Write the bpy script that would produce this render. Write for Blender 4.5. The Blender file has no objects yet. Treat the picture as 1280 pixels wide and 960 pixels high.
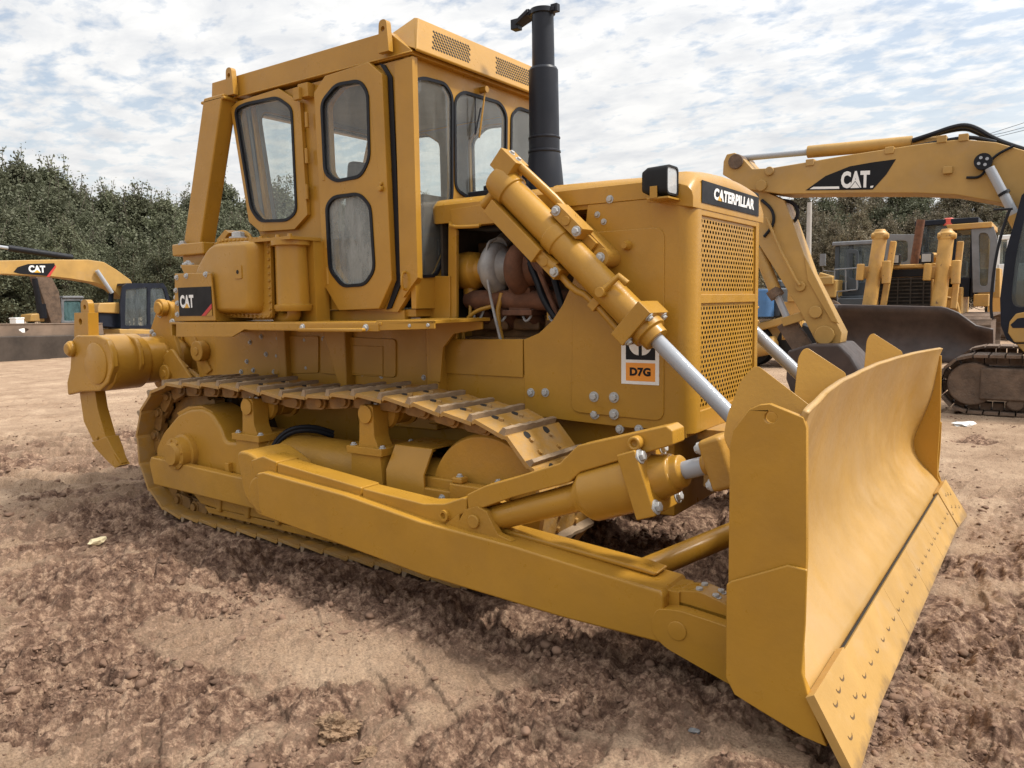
import bpy, bmesh, math, random
import numpy as np
from mathutils import Vector, Matrix
from mathutils.geometry import tessellate_polygon

random.seed(7)
R_ = math.radians
scene = bpy.context.scene
COL = scene.collection

# ------------------------------------------------------------------ camera
CAM = (5.3299, -4.5056, 1.584)
YAW, PITCH, ROLL, FPX = 2.1785, -0.1045, -0.0176, 982.9


def cam_axes():
    cy, sy, cp, sp = math.cos(YAW), math.sin(YAW), math.cos(PITCH), math.sin(PITCH)
    f = np.array([cy * cp, sy * cp, sp]); r = np.array([sy, -cy, 0.0]); u = np.cross(r, f)
    cr, sr = math.cos(ROLL), math.sin(ROLL)
    return cr * r + sr * u, -sr * r + cr * u, f


AX_R, AX_U, AX_F = cam_axes()
cd = bpy.data.cameras.new('camera')
cam = bpy.data.objects.new('camera', cd)
COL.objects.link(cam)
mw = Matrix.Identity(4)
for i in range(3):
    mw[i][0] = AX_R[i]; mw[i][1] = AX_U[i]; mw[i][2] = -AX_F[i]; mw[i][3] = CAM[i]
cam.matrix_world = mw
cd.sensor_width = 36.0
cd.lens = FPX / 1280 * 36
cd.clip_start = 0.05
cd.clip_end = 3000
scene.camera = cam
scene.render.resolution_x, scene.render.resolution_y = 1024, 768

# ------------------------------------------------------------------ sky and sun
SUN_EL, SUN_AZ = R_(54), R_(28)          # azimuth measured from +X towards +Y
world = bpy.data.worlds.new('World')
scene.world = world
world.use_nodes = True
nt = world.node_tree
nt.nodes.clear()


def N(nt, t, **kw):
    n = nt.nodes.new(t)
    for k, v in kw.items():
        setattr(n, k, v)
    return n


wo = N(nt, 'ShaderNodeOutputWorld')
bg = N(nt, 'ShaderNodeBackground')
sky = N(nt, 'ShaderNodeTexSky', sky_type='NISHITA')
sky.sun_disc = False
sky.sun_elevation = SUN_EL
sky.sun_rotation = math.pi / 2 - SUN_AZ
sky.air_density = 1.2
sky.dust_density = 1.5
tc = N(nt, 'ShaderNodeTexCoord')
sep = N(nt, 'ShaderNodeSeparateXYZ')
nt.links.new(tc.outputs['Generated'], sep.inputs[0])
zc = N(nt, 'ShaderNodeMath', operation='MAXIMUM'); zc.inputs[1].default_value = 0.0
nt.links.new(sep.outputs['Z'], zc.inputs[0])
za = N(nt, 'ShaderNodeMath', operation='ADD'); za.inputs[1].default_value = 0.15
nt.links.new(zc.outputs[0], za.inputs[0])
dx = N(nt, 'ShaderNodeMath', operation='DIVIDE'); dy = N(nt, 'ShaderNodeMath', operation='DIVIDE')
nt.links.new(sep.outputs['X'], dx.inputs[0]); nt.links.new(za.outputs[0], dx.inputs[1])
nt.links.new(sep.outputs['Y'], dy.inputs[0]); nt.links.new(za.outputs[0], dy.inputs[1])
cmb = N(nt, 'ShaderNodeCombineXYZ')
nt.links.new(dx.outputs[0], cmb.inputs[0]); nt.links.new(dy.outputs[0], cmb.inputs[1])


def wnoise(scale, detail, rough, dist=0.0, off=(0, 0, 0), sc=(1, 1, 1), rot=0):
    mp = N(nt, 'ShaderNodeMapping')
    mp.inputs['Location'].default_value = off
    mp.inputs['Scale'].default_value = sc
    mp.inputs['Rotation'].default_value = (0, 0, rot)
    nt.links.new(cmb.outputs[0], mp.inputs[0])
    n = N(nt, 'ShaderNodeTexNoise')
    n.inputs['Scale'].default_value = scale
    n.inputs['Detail'].default_value = detail
    n.inputs['Roughness'].default_value = rough
    n.inputs['Distortion'].default_value = dist
    nt.links.new(mp.outputs[0], n.inputs['Vector'])
    return n.outputs['Fac']


def wramp(src, stops):
    r = N(nt, 'ShaderNodeValToRGB')
    el = r.color_ramp.elements
    while len(el) < len(stops):
        el.new(0.5)
    for e, (p, c) in zip(el, stops):
        e.position = p
        e.color = (c, c, c, 1) if not isinstance(c, tuple) else (*c, 1)
    nt.links.new(src, r.inputs[0])
    return r.outputs[0]


big = wramp(wnoise(0.8, 3, 0.5, off=(3.1, 1.7, 0)), [(0.36, 0.0), (0.62, 1.0)])
puff = wnoise(9.5, 7, 0.58, 0.2, off=(0.3, 0.9, 0), sc=(1.0, 1.25, 1), rot=0.5)
# cover = puffs, closed up where the large noise is high
addm = N(nt, 'ShaderNodeMath', operation='MULTIPLY_ADD')
nt.links.new(big, addm.inputs[0]); addm.inputs[1].default_value = 0.16
nt.links.new(puff, addm.inputs[2])
cover = wramp(addm.outputs[0], [(0.42, 0.38), (0.60, 1.0)])
# towards the horizon the layer closes
hz = wramp(sep.outputs['Z'], [(0.10, 1.0), (0.34, 0.0)])
cov2 = N(nt, 'ShaderNodeMath', operation='MAXIMUM')
hz8 = N(nt, 'ShaderNodeMath', operation='MULTIPLY'); hz8.inputs[1].default_value = 0.85
nt.links.new(hz, hz8.inputs[0])
nt.links.new(cover, cov2.inputs[0]); nt.links.new(hz8.outputs[0], cov2.inputs[1])
shade = wramp(wnoise(4.0, 6, 0.6, 0.3, off=(5, 2, 0), sc=(1, 1.5, 1), rot=0.4),
              [(0.30, (0.80, 0.82, 0.85)), (0.62, (1.06, 1.05, 1.03))])
# a bright cloud layer: brighter overhead and around the veiled sun
dt = N(nt, 'ShaderNodeVectorMath', operation='DOT_PRODUCT')
nt.links.new(tc.outputs['Generated'], dt.inputs[0])
dt.inputs[1].default_value = (math.cos(SUN_EL) * math.cos(SUN_AZ), math.cos(SUN_EL) * math.sin(SUN_AZ), math.sin(SUN_EL))
dm = N(nt, 'ShaderNodeMath', operation='MAXIMUM'); dm.inputs[1].default_value = 0.0
nt.links.new(dt.outputs['Value'], dm.inputs[0])
dp = N(nt, 'ShaderNodeMath', operation='POWER'); dp.inputs[1].default_value = 3.0
nt.links.new(dm.outputs[0], dp.inputs[0])
dg = N(nt, 'ShaderNodeMath', operation='MULTIPLY_ADD'); dg.inputs[1].default_value = 0.9; dg.inputs[2].default_value = 0.57
nt.links.new(dp.outputs[0], dg.inputs[0])
dz_ = N(nt, 'ShaderNodeMath', operation='MULTIPLY_ADD'); dz_.inputs[1].default_value = 0.40
nt.links.new(zc.outputs[0], dz_.inputs[0]); nt.links.new(dg.outputs[0], dz_.inputs[2])
shv = N(nt, 'ShaderNodeVectorMath', operation='SCALE')
nt.links.new(shade, shv.inputs[0]); nt.links.new(dz_.outputs[0], shv.inputs['Scale'])
shade = shv.outputs[0]
skm = N(nt, 'ShaderNodeMix', data_type='RGBA')
sks = N(nt, 'ShaderNodeVectorMath', operation='SCALE'); sks.inputs['Scale'].default_value = 0.105
nt.links.new(sky.outputs[0], sks.inputs[0])
nt.links.new(cov2.outputs[0], skm.inputs[0])
nt.links.new(sks.outputs[0], skm.inputs[6])
nt.links.new(shade, skm.inputs[7])
# the sky texture runs at strength 0.105; the cloud layer is scaled with it
gain = N(nt, 'ShaderNodeVectorMath', operation='SCALE'); gain.inputs['Scale'].default_value = 10.0
nt.links.new(skm.outputs[2], gain.inputs[0])
nt.links.new(gain.outputs[0], bg.inputs['Color'])
bg.inputs['Strength'].default_value = 0.1
nt.links.new(bg.outputs[0], wo.inputs[0])

sl = bpy.data.lights.new('sun', 'SUN')
sl.energy = 2.9
sl.angle = R_(8)
sl.color = (1.0, 0.95, 0.87)
sun = bpy.data.objects.new('sun', sl)
COL.objects.link(sun)
sv = Vector((math.cos(SUN_EL) * math.cos(SUN_AZ), math.cos(SUN_EL) * math.sin(SUN_AZ), math.sin(SUN_EL)))
sun.rotation_euler = sv.to_track_quat('Z', 'Y').to_euler()
sun.location = (0, 0, 30)

scene.view_settings.view_transform = 'Standard'
scene.view_settings.look = 'None'
scene.view_settings.exposure = 0.52
scene.view_settings.gamma = 1.0
scene.view_settings.use_curve_mapping = False
scene.render.engine = 'CYCLES'
scene.cycles.max_bounces = 8
scene.cycles.transparent_max_bounces = 16
scene.cycles.use_denoising = True
scene.cycles.caustics_reflective = False
scene.cycles.caustics_refractive = False


# ------------------------------------------------------------------ measuring helper: sight line to a known plane
def Q(px, py, axis, v):
    d = AX_R * (px - 640) / FPX + AX_U * (480 - py) / FPX + AX_F
    i = 'xyz'.index(axis)
    t = (v - CAM[i]) / d[i]
    return Vector((CAM[0] + t * d[0], CAM[1] + t * d[1], CAM[2] + t * d[2]))


def QY(pts, y):
    return [(Q(p[0], p[1], 'y', y).x, Q(p[0], p[1], 'y', y).z) for p in pts]


def QX(pts, x):
    return [(Q(p[0], p[1], 'x', x).y, Q(p[0], p[1], 'x', x).z) for p in pts]


# ------------------------------------------------------------------ materials
def srgb(r, g, b):
    def f(c):
        c /= 255
        return c / 12.92 if c <= 0.04045 else ((c + 0.055) / 1.055) ** 2.4
    return (f(r), f(g), f(b))


def newmat(name):
    m = bpy.data.materials.new(name)
    m.use_nodes = True
    nt = m.node_tree
    b = nt.nodes['Principled BSDF']
    return m, nt, b


def noise(nt, scale, detail=4, rough=0.55, vec=None, dist=0.0):
    n = N(nt, 'ShaderNodeTexNoise')
    n.inputs['Scale'].default_value = scale
    n.inputs['Detail'].default_value = detail
    n.inputs['Roughness'].default_value = rough
    n.inputs['Distortion'].default_value = dist
    if vec is not None:
        nt.links.new(vec, n.inputs['Vector'])
    return n.outputs['Fac']


def ramp(nt, src, stops):
    r = N(nt, 'ShaderNodeValToRGB')
    el = r.color_ramp.elements
    while len(el) < len(stops):
        el.new(0.5)
    for e, (p, c) in zip(el, stops):
        e.position = p
        e.color = (c, c, c, 1) if not isinstance(c, tuple) else (*c, 1)
    nt.links.new(src, r.inputs[0])
    return r.outputs[0]


def mixc(nt, fac, a, b):
    m = N(nt, 'ShaderNodeMix', data_type='RGBA')
    for s, i in ((fac, 0), (a, 6), (b, 7)):
        if isinstance(s, (int, float)):
            m.inputs[i].default_value = s
        elif isinstance(s, tuple):
            m.inputs[i].default_value = (*s, 1)
        else:
            nt.links.new(s, m.inputs[i])
    return m.outputs[2]


def bump(nt, b, h, strength, dist=0.01):
    n = N(nt, 'ShaderNodeBump')
    n.inputs['Strength'].default_value = strength
    n.inputs['Distance'].default_value = dist
    nt.links.new(h, n.inputs['Height'])
    nt.links.new(n.outputs[0], b.inputs['Normal'])


def objco(nt):
    return N(nt, 'ShaderNodeTexCoord').outputs['Object']


def surf(name, col, rough=0.5, wavy=0.0, metal=0.0, var=0.0, varscale=3.0, dust=0.0, dustcol=(0.36, 0.26, 0.17),
         dscale=2.2, dlo=0.5, dhi=0.72, bstr=0.0, bscale=60.0, bdist=0.004, coat=0.0, spec=0.5, rvar=0.12, wear=None):
    m, nt, b = newmat(name)
    oc = objco(nt)
    c = col
    if var > 0:
        n = noise(nt, varscale, 5, 0.6, oc)
        lo = tuple(x * (1 - var) for x in col); hi = tuple(min(1, x * (1 + var)) for x in col)
        c = ramp(nt, n, [(0.3, lo), (0.7, hi)])
    if dust > 0:
        n = noise(nt, dscale, 8, 0.68, oc, 0.4)
        f = ramp(nt, n, [(dlo, 0.0), (dhi, dust)])
        c = mixc(nt, f, c, dustcol)
    if wear:
        n = noise(nt, wear[0], 10, 0.75, oc, 0.2)
        f = ramp(nt, n, [(wear[1], 0.0), (wear[1] + 0.05, 1.0)])
        c = mixc(nt, f, c, wear[2])
    if isinstance(c, tuple):
        b.inputs['Base Color'].default_value = (*c, 1)
    else:
        nt.links.new(c, b.inputs['Base Color'])
    n = noise(nt, 7, 5, 0.6, oc)
    rr = ramp(nt, n, [(0.3, max(0.03, rough - rvar)), (0.7, min(1, rough + rvar))])
    nt.links.new(rr, b.inputs['Roughness'])
    b.inputs['Metallic'].default_value = metal
    b.inputs['Specular IOR Level'].default_value = spec
    b.inputs['Coat Weight'].default_value = coat
    b.inputs['Coat Roughness'].default_value = 0.15
    if bstr > 0:
        h = noise(nt, bscale, 4, 0.6, oc)
        if wavy > 0:        # hand-beaten unevenness of big plates
            w = noise(nt, 3.2, 3, 0.5, oc)
            a = N(nt, 'ShaderNodeMath', operation='MULTIPLY_ADD')
            nt.links.new(w, a.inputs[0]); a.inputs[1].default_value = wavy; nt.links.new(h, a.inputs[2])
            h = a.outputs[0]
        bump(nt, b, h, bstr, bdist)
    return m


YEL = (0.405, 0.210, 0.026)
M = {}
M['paint'] = surf('yellow_paint', YEL, 0.35, wavy=3.0, var=0.09, varscale=1.6, dust=0.35, dustcol=(0.27, 0.14, 0.03), dscale=3.5, dlo=0.46, dhi=0.76,
                  bstr=0.16, bscale=45, bdist=0.006, coat=0.08, spec=0.35, wear=(15, 0.725, (0.13, 0.085, 0.045)))
M['paint_dust_sheen'] = surf('yellow_paint_dust_sheen', (0.41, 0.23, 0.05), 0.40, wavy=4.0, var=0.10, varscale=1.3, dust=0.5, dustcol=(0.43, 0.29, 0.15), dscale=2.0,
                        dlo=0.36, dhi=0.70, bstr=0.16, bscale=45, bdist=0.006, coat=0.1, wear=(3.5, 0.66, (0.33, 0.20, 0.085)))  # paler blade paint: dust, plus the sky sheen put into the colour
M['paint_rough'] = surf('yellow_paint_castings', YEL, 0.48, spec=0.35, var=0.12, varscale=4, dust=0.40, dustcol=(0.28, 0.165, 0.07), dlo=0.45,
                        dhi=0.75, bstr=0.35, bscale=55, bdist=0.006)
M['shoe'] = surf('yellow_shoes_dusty', (0.38, 0.20, 0.035), 0.6, var=0.15, varscale=6, dust=0.75, dustcol=(0.31, 0.205, 0.10),
                 dscale=7, dlo=0.42, dhi=0.62, bstr=0.5, bscale=45, bdist=0.006)
M['grouser'] = surf('worn_grouser_steel', (0.27, 0.19, 0.115), 0.7, var=0.25, varscale=14, bstr=0.6, bscale=60, bdist=0.006)
M['link'] = surf('chain_link_paint', (0.24, 0.125, 0.03), 0.6, var=0.3, varscale=8, dust=0.6, dustcol=(0.10, 0.07, 0.045), dscale=6,
                 bstr=0.5, bscale=50)
M['bolt'] = surf('zinc_bolts', (0.42, 0.42, 0.41), 0.38, 0.9, var=0.2, varscale=20)
M['chrome'] = surf('chrome_rod', (0.34, 0.36, 0.39), 0.05, 1.0, rvar=0.03)
M['black'] = surf('black_rubber', (0.009, 0.010, 0.014), 0.5, var=0.2, spec=0.25)
M['recess'] = surf('brown_bolt_recess', (0.12, 0.07, 0.028), 0.8)  # flat brown of the crescent marks at the edge bolts
M['hole'] = surf('dark_recess', (0.02, 0.017, 0.014), 0.9)
M['interior'] = surf('cab_lining_grey', (0.20, 0.20, 0.195), 0.8, var=0.15)
M['dark'] = surf('bay_grime_and_shade', (0.045, 0.035, 0.026), 0.75, var=0.4, varscale=9)
M['stack'] = surf('exhaust_black_enamel', (0.010, 0.012, 0.019), 0.42, var=0.2, spec=0.3)
M['alu'] = surf('cast_aluminium', (0.30, 0.30, 0.30), 0.48, 0.8, var=0.2, varscale=15, bstr=0.3, bscale=80)
M['rust'] = surf('rusty_cast_iron', (0.125, 0.052, 0.026), 0.8, var=0.35, varscale=12, bstr=0.5, bscale=70)
M['enginepaint'] = surf('oily_engine_paint', (0.15, 0.075, 0.025), 0.55, var=0.4, varscale=9, dust=0.6, dustcol=(0.03, 0.02, 0.014),
                        dscale=8, bstr=0.4, bscale=50)
M['decalblack'] = surf('decal_black', (0.008, 0.008, 0.010), 0.5, spec=0.22)
M['white'] = surf('decal_white', (0.78, 0.78, 0.76), 0.45, var=0.04)
M['red'] = surf('decal_red', (0.48, 0.035, 0.03), 0.45)
M['orange'] = surf('decal_orange', (0.80, 0.30, 0.03), 0.45)
M['logoyellow'] = surf('decal_yellow', (0.62, 0.33, 0.03), 0.45)
M['seat'] = surf('seat_grey_fabric', (0.10, 0.10, 0.10), 0.7, var=0.2)
M['lens'] = surf('lamp_lens', (0.42, 0.44, 0.45), 0.15, 0.6, bstr=0.5, bscale=60)
M['plastic'] = surf('black_plastic', (0.010, 0.010, 0.011), 0.5, spec=0.25)
M['tipsteel'] = surf('bare_tip_steel', (0.30, 0.20, 0.12), 0.5, 0.3, var=0.3, varscale=15)
M['edgepaint'] = surf('cutting_edge_paint', (0.43, 0.25, 0.07), 0.42, var=0.1, dust=0.6, dustcol=(0.44, 0.31, 0.18), dscale=5,
                      dlo=0.5, dhi=0.8, bstr=0.3, bscale=30)
# scraped edge: bare steel and soil along the lowest few centimetres
_m = M['edgepaint']; _nt = _m.node_tree; _b = _nt.nodes['Principled BSDF']
_src = _b.inputs['Base Color'].links[0].from_socket
_oc = objco(_nt); _sp = N(_nt, 'ShaderNodeSeparateXYZ'); _nt.links.new(_oc, _sp.inputs[0])
_nz = noise(_nt, 9, 8, 0.7, _oc)
_ma = N(_nt, 'ShaderNodeMath', operation='MULTIPLY_ADD'); _ma.inputs[1].default_value = 0.16
_nt.links.new(_nz, _ma.inputs[0]); _nt.links.new(_sp.outputs['Z'], _ma.inputs[2])
_f = ramp(_nt, _ma.outputs[0], [(0.095, 0.6), (0.13, 0.0)])
_nt.links.new(mixc(_nt, _f, _src, (0.15, 0.095, 0.05)), _b.inputs['Base Color'])
M['exc'] = surf('weathered_yellow', (0.40, 0.235, 0.06), 0.52, var=0.18, varscale=1.2, dust=0.55, dustcol=(0.33, 0.22, 0.11), dscale=1.6,
                wear=(7, 0.665, (0.10, 0.06, 0.035)))
M['exc_far'] = surf('faded_orange_yellow', (0.52, 0.27, 0.06), 0.55, var=0.2, varscale=1.2, dust=0.4, dustcol=(0.35, 0.23, 0.12),
                    wear=(5, 0.66, (0.10, 0.055, 0.03)))
M['dozer_far'] = surf('orange_yellow_old_paint', (0.48, 0.27, 0.065), 0.55, var=0.22, varscale=2.5, dust=0.6, dustcol=(0.35, 0.2, 0.1),
                      wear=(6, 0.60, (0.12, 0.06, 0.03)))
M['bladebrown'] = surf('dark_brown_rusty_steel', (0.045, 0.029, 0.024), 0.55, 0.2, var=0.35, varscale=2.5, dust=0.4,
                       dustcol=(0.10, 0.065, 0.05), dscale=2)
M['mudsteel'] = surf('mud_caked_steel', (0.13, 0.086, 0.058), 0.85, var=0.4, varscale=5, bstr=0.7, bscale=25, bdist=0.02)
M['navy'] = surf('dark_navy_cab_paint', (0.008, 0.011, 0.020), 0.45, var=0.3, spec=0.25)
M['bluegrey'] = surf('faded_blue_grey_paint', (0.042, 0.052, 0.062), 0.5, var=0.2, varscale=2)
M['greypaint'] = surf('cab_grey_paint', (0.16, 0.165, 0.175), 0.5, var=0.25, varscale=3)
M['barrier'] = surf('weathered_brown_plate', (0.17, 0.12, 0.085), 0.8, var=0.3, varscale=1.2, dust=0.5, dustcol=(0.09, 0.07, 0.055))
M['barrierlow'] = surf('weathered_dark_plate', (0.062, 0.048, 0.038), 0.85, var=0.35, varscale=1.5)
M['blue'] = surf('blue_drum_plastic', (0.06, 0.16, 0.34), 0.45, var=0.15)
M['beacon'] = surf('red_beacon_plastic', (0.60, 0.09, 0.06), 0.35)
M['concrete'] = surf('pole_concrete', (0.42, 0.40, 0.37), 0.85, var=0.1)
M['paper'] = surf('crumpled_paper', (0.68, 0.58, 0.36), 0.8, var=0.15, varscale=9)
M['litterwhite'] = surf('white_plastic_scrap', (0.7, 0.7, 0.68), 0.6, var=0.15, varscale=9)
M['trunk'] = surf('bark', (0.10, 0.08, 0.06), 0.9, var=0.3, varscale=3)


def glassmat(name, tint, dirt, dirtcol, dirtscale=3.0):
    m, nt, b = newmat(name)
    nt.nodes.remove(b)
    out = [n for n in nt.nodes if n.type == 'OUTPUT_MATERIAL'][0]
    tr = N(nt, 'ShaderNodeBsdfTransparent'); tr.inputs[0].default_value = (*tint, 1)
    gl = N(nt, 'ShaderNodeBsdfGlossy'); gl.inputs['Roughness'].default_value = 0.03
    df = N(nt, 'ShaderNodeBsdfDiffuse'); df.inputs[0].default_value = (*dirtcol, 1)
    lw = N(nt, 'ShaderNodeLayerWeight'); lw.inputs[0].default_value = 0.5
    pw = N(nt, 'ShaderNodeMath', operation='POWER'); pw.inputs[1].default_value = 5.0
    nt.links.new(lw.outputs['Facing'], pw.inputs[0])
    fr = N(nt, 'ShaderNodeMath', operation='MULTIPLY_ADD'); fr.inputs[1].default_value = 0.9; fr.inputs[2].default_value = 0.035
    nt.links.new(pw.outputs[0], fr.inputs[0])
    oc = objco(nt)
    mp = N(nt, 'ShaderNodeMapping'); mp.inputs['Scale'].default_value = (2.0, 2.0, 0.5)
    nt.links.new(oc, mp.inputs[0])
    nz = noise(nt, dirtscale, 9, 0.75, mp.outputs[0], 0.3)
    d = ramp(nt, nz, [(0.35, dirt * 0.5), (0.68, dirt * 1.5)])
    m1 = N(nt, 'ShaderNodeMixShader'); m2 = N(nt, 'ShaderNodeMixShader')
    nt.links.new(fr.outputs[0], m1.inputs[0]); nt.links.new(tr.outputs[0], m1.inputs[1]); nt.links.new(gl.outputs[0], m1.inputs[2])
    nt.links.new(d, m2.inputs[0]); nt.links.new(m1.outputs[0], m2.inputs[1]); nt.links.new(df.outputs[0], m2.inputs[2])
    nt.links.new(m2.outputs[0], out.inputs[0])
    return m


M['glass'] = glassmat('dusty_cab_glass', (0.93, 0.95, 0.94), 0.06, (0.68, 0.68, 0.65))
M['glass_film'] = glassmat('cab_glass_behind_film', (0.75, 0.78, 0.76), 0.38, (0.46, 0.47, 0.45), 6)
M['glass_far'] = glassmat('tinted_cab_glass', (0.55, 0.60, 0.60), 0.12, (0.35, 0.40, 0.42))
M['glass_teal'] = glassmat('teal_cab_glass', (0.25, 0.42, 0.42), 0.45, (0.16, 0.27, 0.28))


# ------------------------------------------------------------------ mesh builder
def rpoly(pts, r, n=5):
    """Round the corners of a 2-D polygon."""
    out = []
    L = len(pts)
    for i in range(L):
        p = Vector(pts[i]); a = Vector(pts[i - 1]) - p; b = Vector(pts[(i + 1) % L]) - p
        rr = r[i] if isinstance(r, (list, tuple)) else r
        rr = min(rr, a.length * 0.48, b.length * 0.48)
        if rr < 1e-4:
            out.append(tuple(p)); continue
        p0 = p + a.normalized() * rr; p1 = p + b.normalized() * rr
        for k in range(n + 1):
            t = k / n
            q = (1 - t) ** 2 * p0 + 2 * t * (1 - t) * p + t * t * p1
            out.append((q.x, q.y))
    return out


def grow(pts, d):
    """Offset a polygon outward (d > 0) by moving along vertex normals."""
    L = len(pts)
    area = sum(pts[i][0] * pts[(i + 1) % L][1] - pts[(i + 1) % L][0] * pts[i][1] for i in range(L))
    s = 1 if area > 0 else -1
    out = []
    for i in range(L):
        p = Vector(pts[i]); a = Vector(pts[i - 1]); b = Vector(pts[(i + 1) % L])
        e1 = (p - a); e2 = (b - p)
        if e1.length < 1e-9: e1 = e2
        if e2.length < 1e-9: e2 = e1
        e1.normalize(); e2.normalize()
        n1 = Vector((e1.y, -e1.x)) * s; n2 = Vector((e2.y, -e2.x)) * s
        n = n1 + n2
        if n.length < 1e-6: n = n1
        n.normalize()
        k = 1 / max(0.5, n.dot(n1))
        q = p + n * d * k
        out.append((q.x, q.y))
    return out


BOLTS = {}


class MB:
    def __init__(self):
        self.v = []; self.f = []; self.mi = []; self.bl = []

    def add(self, vs, fs, mi=0):
        o = len(self.v)
        self.v += [tuple(v) for v in vs]
        for f in fs:
            self.f.append(tuple(o + i for i in f)); self.mi.append(mi)
        return self

    def box(self, x0, x1, y0, y1, z0, z1, mi=0):
        vs = [(x, y, z) for x in (x0, x1) for y in (y0, y1) for z in (z0, z1)]
        return self.add(vs, [(0, 1, 3, 2), (4, 6, 7, 5), (0, 4, 5, 1), (2, 3, 7, 6), (0, 2, 6, 4), (1, 5, 7, 3)], mi)

    def obox(self, c, ax, ay, az, mi=0):
        c = Vector(c); ax = Vector(ax); ay = Vector(ay); az = Vector(az)
        vs = [c + ax * i + ay * j + az * k for i in (-1, 1) for j in (-1, 1) for k in (-1, 1)]
        return self.add(vs, [(0, 1, 3, 2), (4, 6, 7, 5), (0, 4, 5, 1), (2, 3, 7, 6), (0, 2, 6, 4), (1, 5, 7, 3)], mi)

    def bar(self, p, q, w, h, up=(0, 0, 1), mi=0):
        p = Vector(p); q = Vector(q); d = (q - p); l = d.length; d.normalize()
        s = d.cross(Vector(up)).normalized(); u = s.cross(d)
        return self.obox((p + q) / 2, d * l / 2, s * w / 2, u * h / 2, mi)

    def prism(self, pts, vec, mi=0):
        n = len(pts); vec = Vector(vec)
        vs = [Vector(p) for p in pts] + [Vector(p) + vec for p in pts]
        fs = [tuple(range(n)), tuple(range(2 * n - 1, n - 1, -1))] + [(i, (i + 1) % n, n + (i + 1) % n, n + i) for i in range(n)]
        return self.add(vs, fs, mi)

    def xz(self, pts, y0, y1, mi=0):
        return self.prism([(x, y0, z) for x, z in pts], (0, y1 - y0, 0), mi)

    def yz(self, pts, x0, x1, mi=0):
        return self.prism([(x0, y, z) for y, z in pts], (x1 - x0, 0, 0), mi)

    def xy(self, pts, z0, z1, mi=0):
        return self.prism([(x, y, z0) for x, y in pts], (0, 0, z1 - z0), mi)

    def holed(self, outer, holes, fn, w0, w1, mi=0):
        """Plate with openings; fn(u, v, w) gives the 3-D point."""
        loops = [outer] + holes
        flat = [p for l in loops for p in l]
        tris = tessellate_polygon([[Vector((p[0], p[1], 0)) for p in l] for l in loops])
        n = len(flat)
        vs = [fn(p[0], p[1], w0) for p in flat] + [fn(p[0], p[1], w1) for p in flat]
        fs = [tuple(t) for t in tris] + [tuple(n + i for i in reversed(t)) for t in tris]
        o = 0
        for l in loops:
            k = len(l)
            fs += [(o + i, o + (i + 1) % k, n + o + (i + 1) % k, n + o + i) for i in range(k)]
            o += k
        return self.add(vs, fs, mi)

    def ring(self, p, d, prof, n=24, mi=0, closed=True):
        """Lathe: prof = [(distance along d, radius)]."""
        p = Vector(p); d = Vector(d).normalized()
        a = d.orthogonal().normalized(); b = d.cross(a)
        vs = []; fs = []
        for t, r in prof:
            for k in range(n):
                an = 2 * math.pi * k / n
                vs.append(p + d * t + (a * math.cos(an) + b * math.sin(an)) * r)
        for i in range(len(prof) - 1):
            for k in range(n):
                k2 = (k + 1) % n
                fs.append((i * n + k, i * n + k2, (i + 1) * n + k2, (i + 1) * n + k))
        if closed:
            fs.append(tuple(range(n - 1, -1, -1)))
            fs.append(tuple((len(prof) - 1) * n + k for k in range(n)))
        return self.add(vs, fs, mi)

    def tube(self, p, q, r, r2=None, n=20, mi=0):
        p = Vector(p); q = Vector(q)
        return self.ring(p, q - p, [(0, r), ((q - p).length, r if r2 is None else r2)], n, mi)

    def path(self, pts, r, n=10, mi=0, smooth=0):
        pts = [Vector(p) for p in pts]
        if smooth:
            for _ in range(smooth):
                o = [pts[0]]
                for a, b in zip(pts, pts[1:]):
                    o += [a * 0.75 + b * 0.25, a * 0.25 + b * 0.75]
                pts = o + [pts[-1]]
        vs = []; fs = []
        t0 = (pts[1] - pts[0]).normalized()
        a = t0.orthogonal().normalized()
        for i, p in enumerate(pts):
            if i == 0: t = t0
            elif i == len(pts) - 1: t = (pts[i] - pts[i - 1]).normalized()
            else: t = ((pts[i + 1] - p).normalized() + (p - pts[i - 1]).normalized()).normalized()
            a = (a - t * a.dot(t)).normalized(); b = t.cross(a)
            for k in range(n):
                an = 2 * math.pi * k / n
                vs.append(p + (a * math.cos(an) + b * math.sin(an)) * r)
        for i in range(len(pts) - 1):
            for k in range(n):
                k2 = (k + 1) % n
                fs.append((i * n + k, i * n + k2, (i + 1) * n + k2, (i + 1) * n + k))
        fs.append(tuple(range(n - 1, -1, -1))); fs.append(tuple((len(pts) - 1) * n + k for k in range(n)))
        return self.add(vs, fs, mi)

    def bolt(self, p, d, r=0.02, mi=0):
        r = r * 0.88
        self.bl.append((Vector(p), Vector(d).normalized(), r))
        return self

    def bolt_geo(self, p, d, r=0.02, mi=0):
        h = r * 0.9
        self.ring(p, d, [(-0.01, r * 1.45), (r * 0.22, r * 1.45)], 14, mi)
        self.ring(p, d, [(r * 0.2, r), (h, r), (h + r * 0.15, r * 0.8)], 6, mi)
        return self

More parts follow.
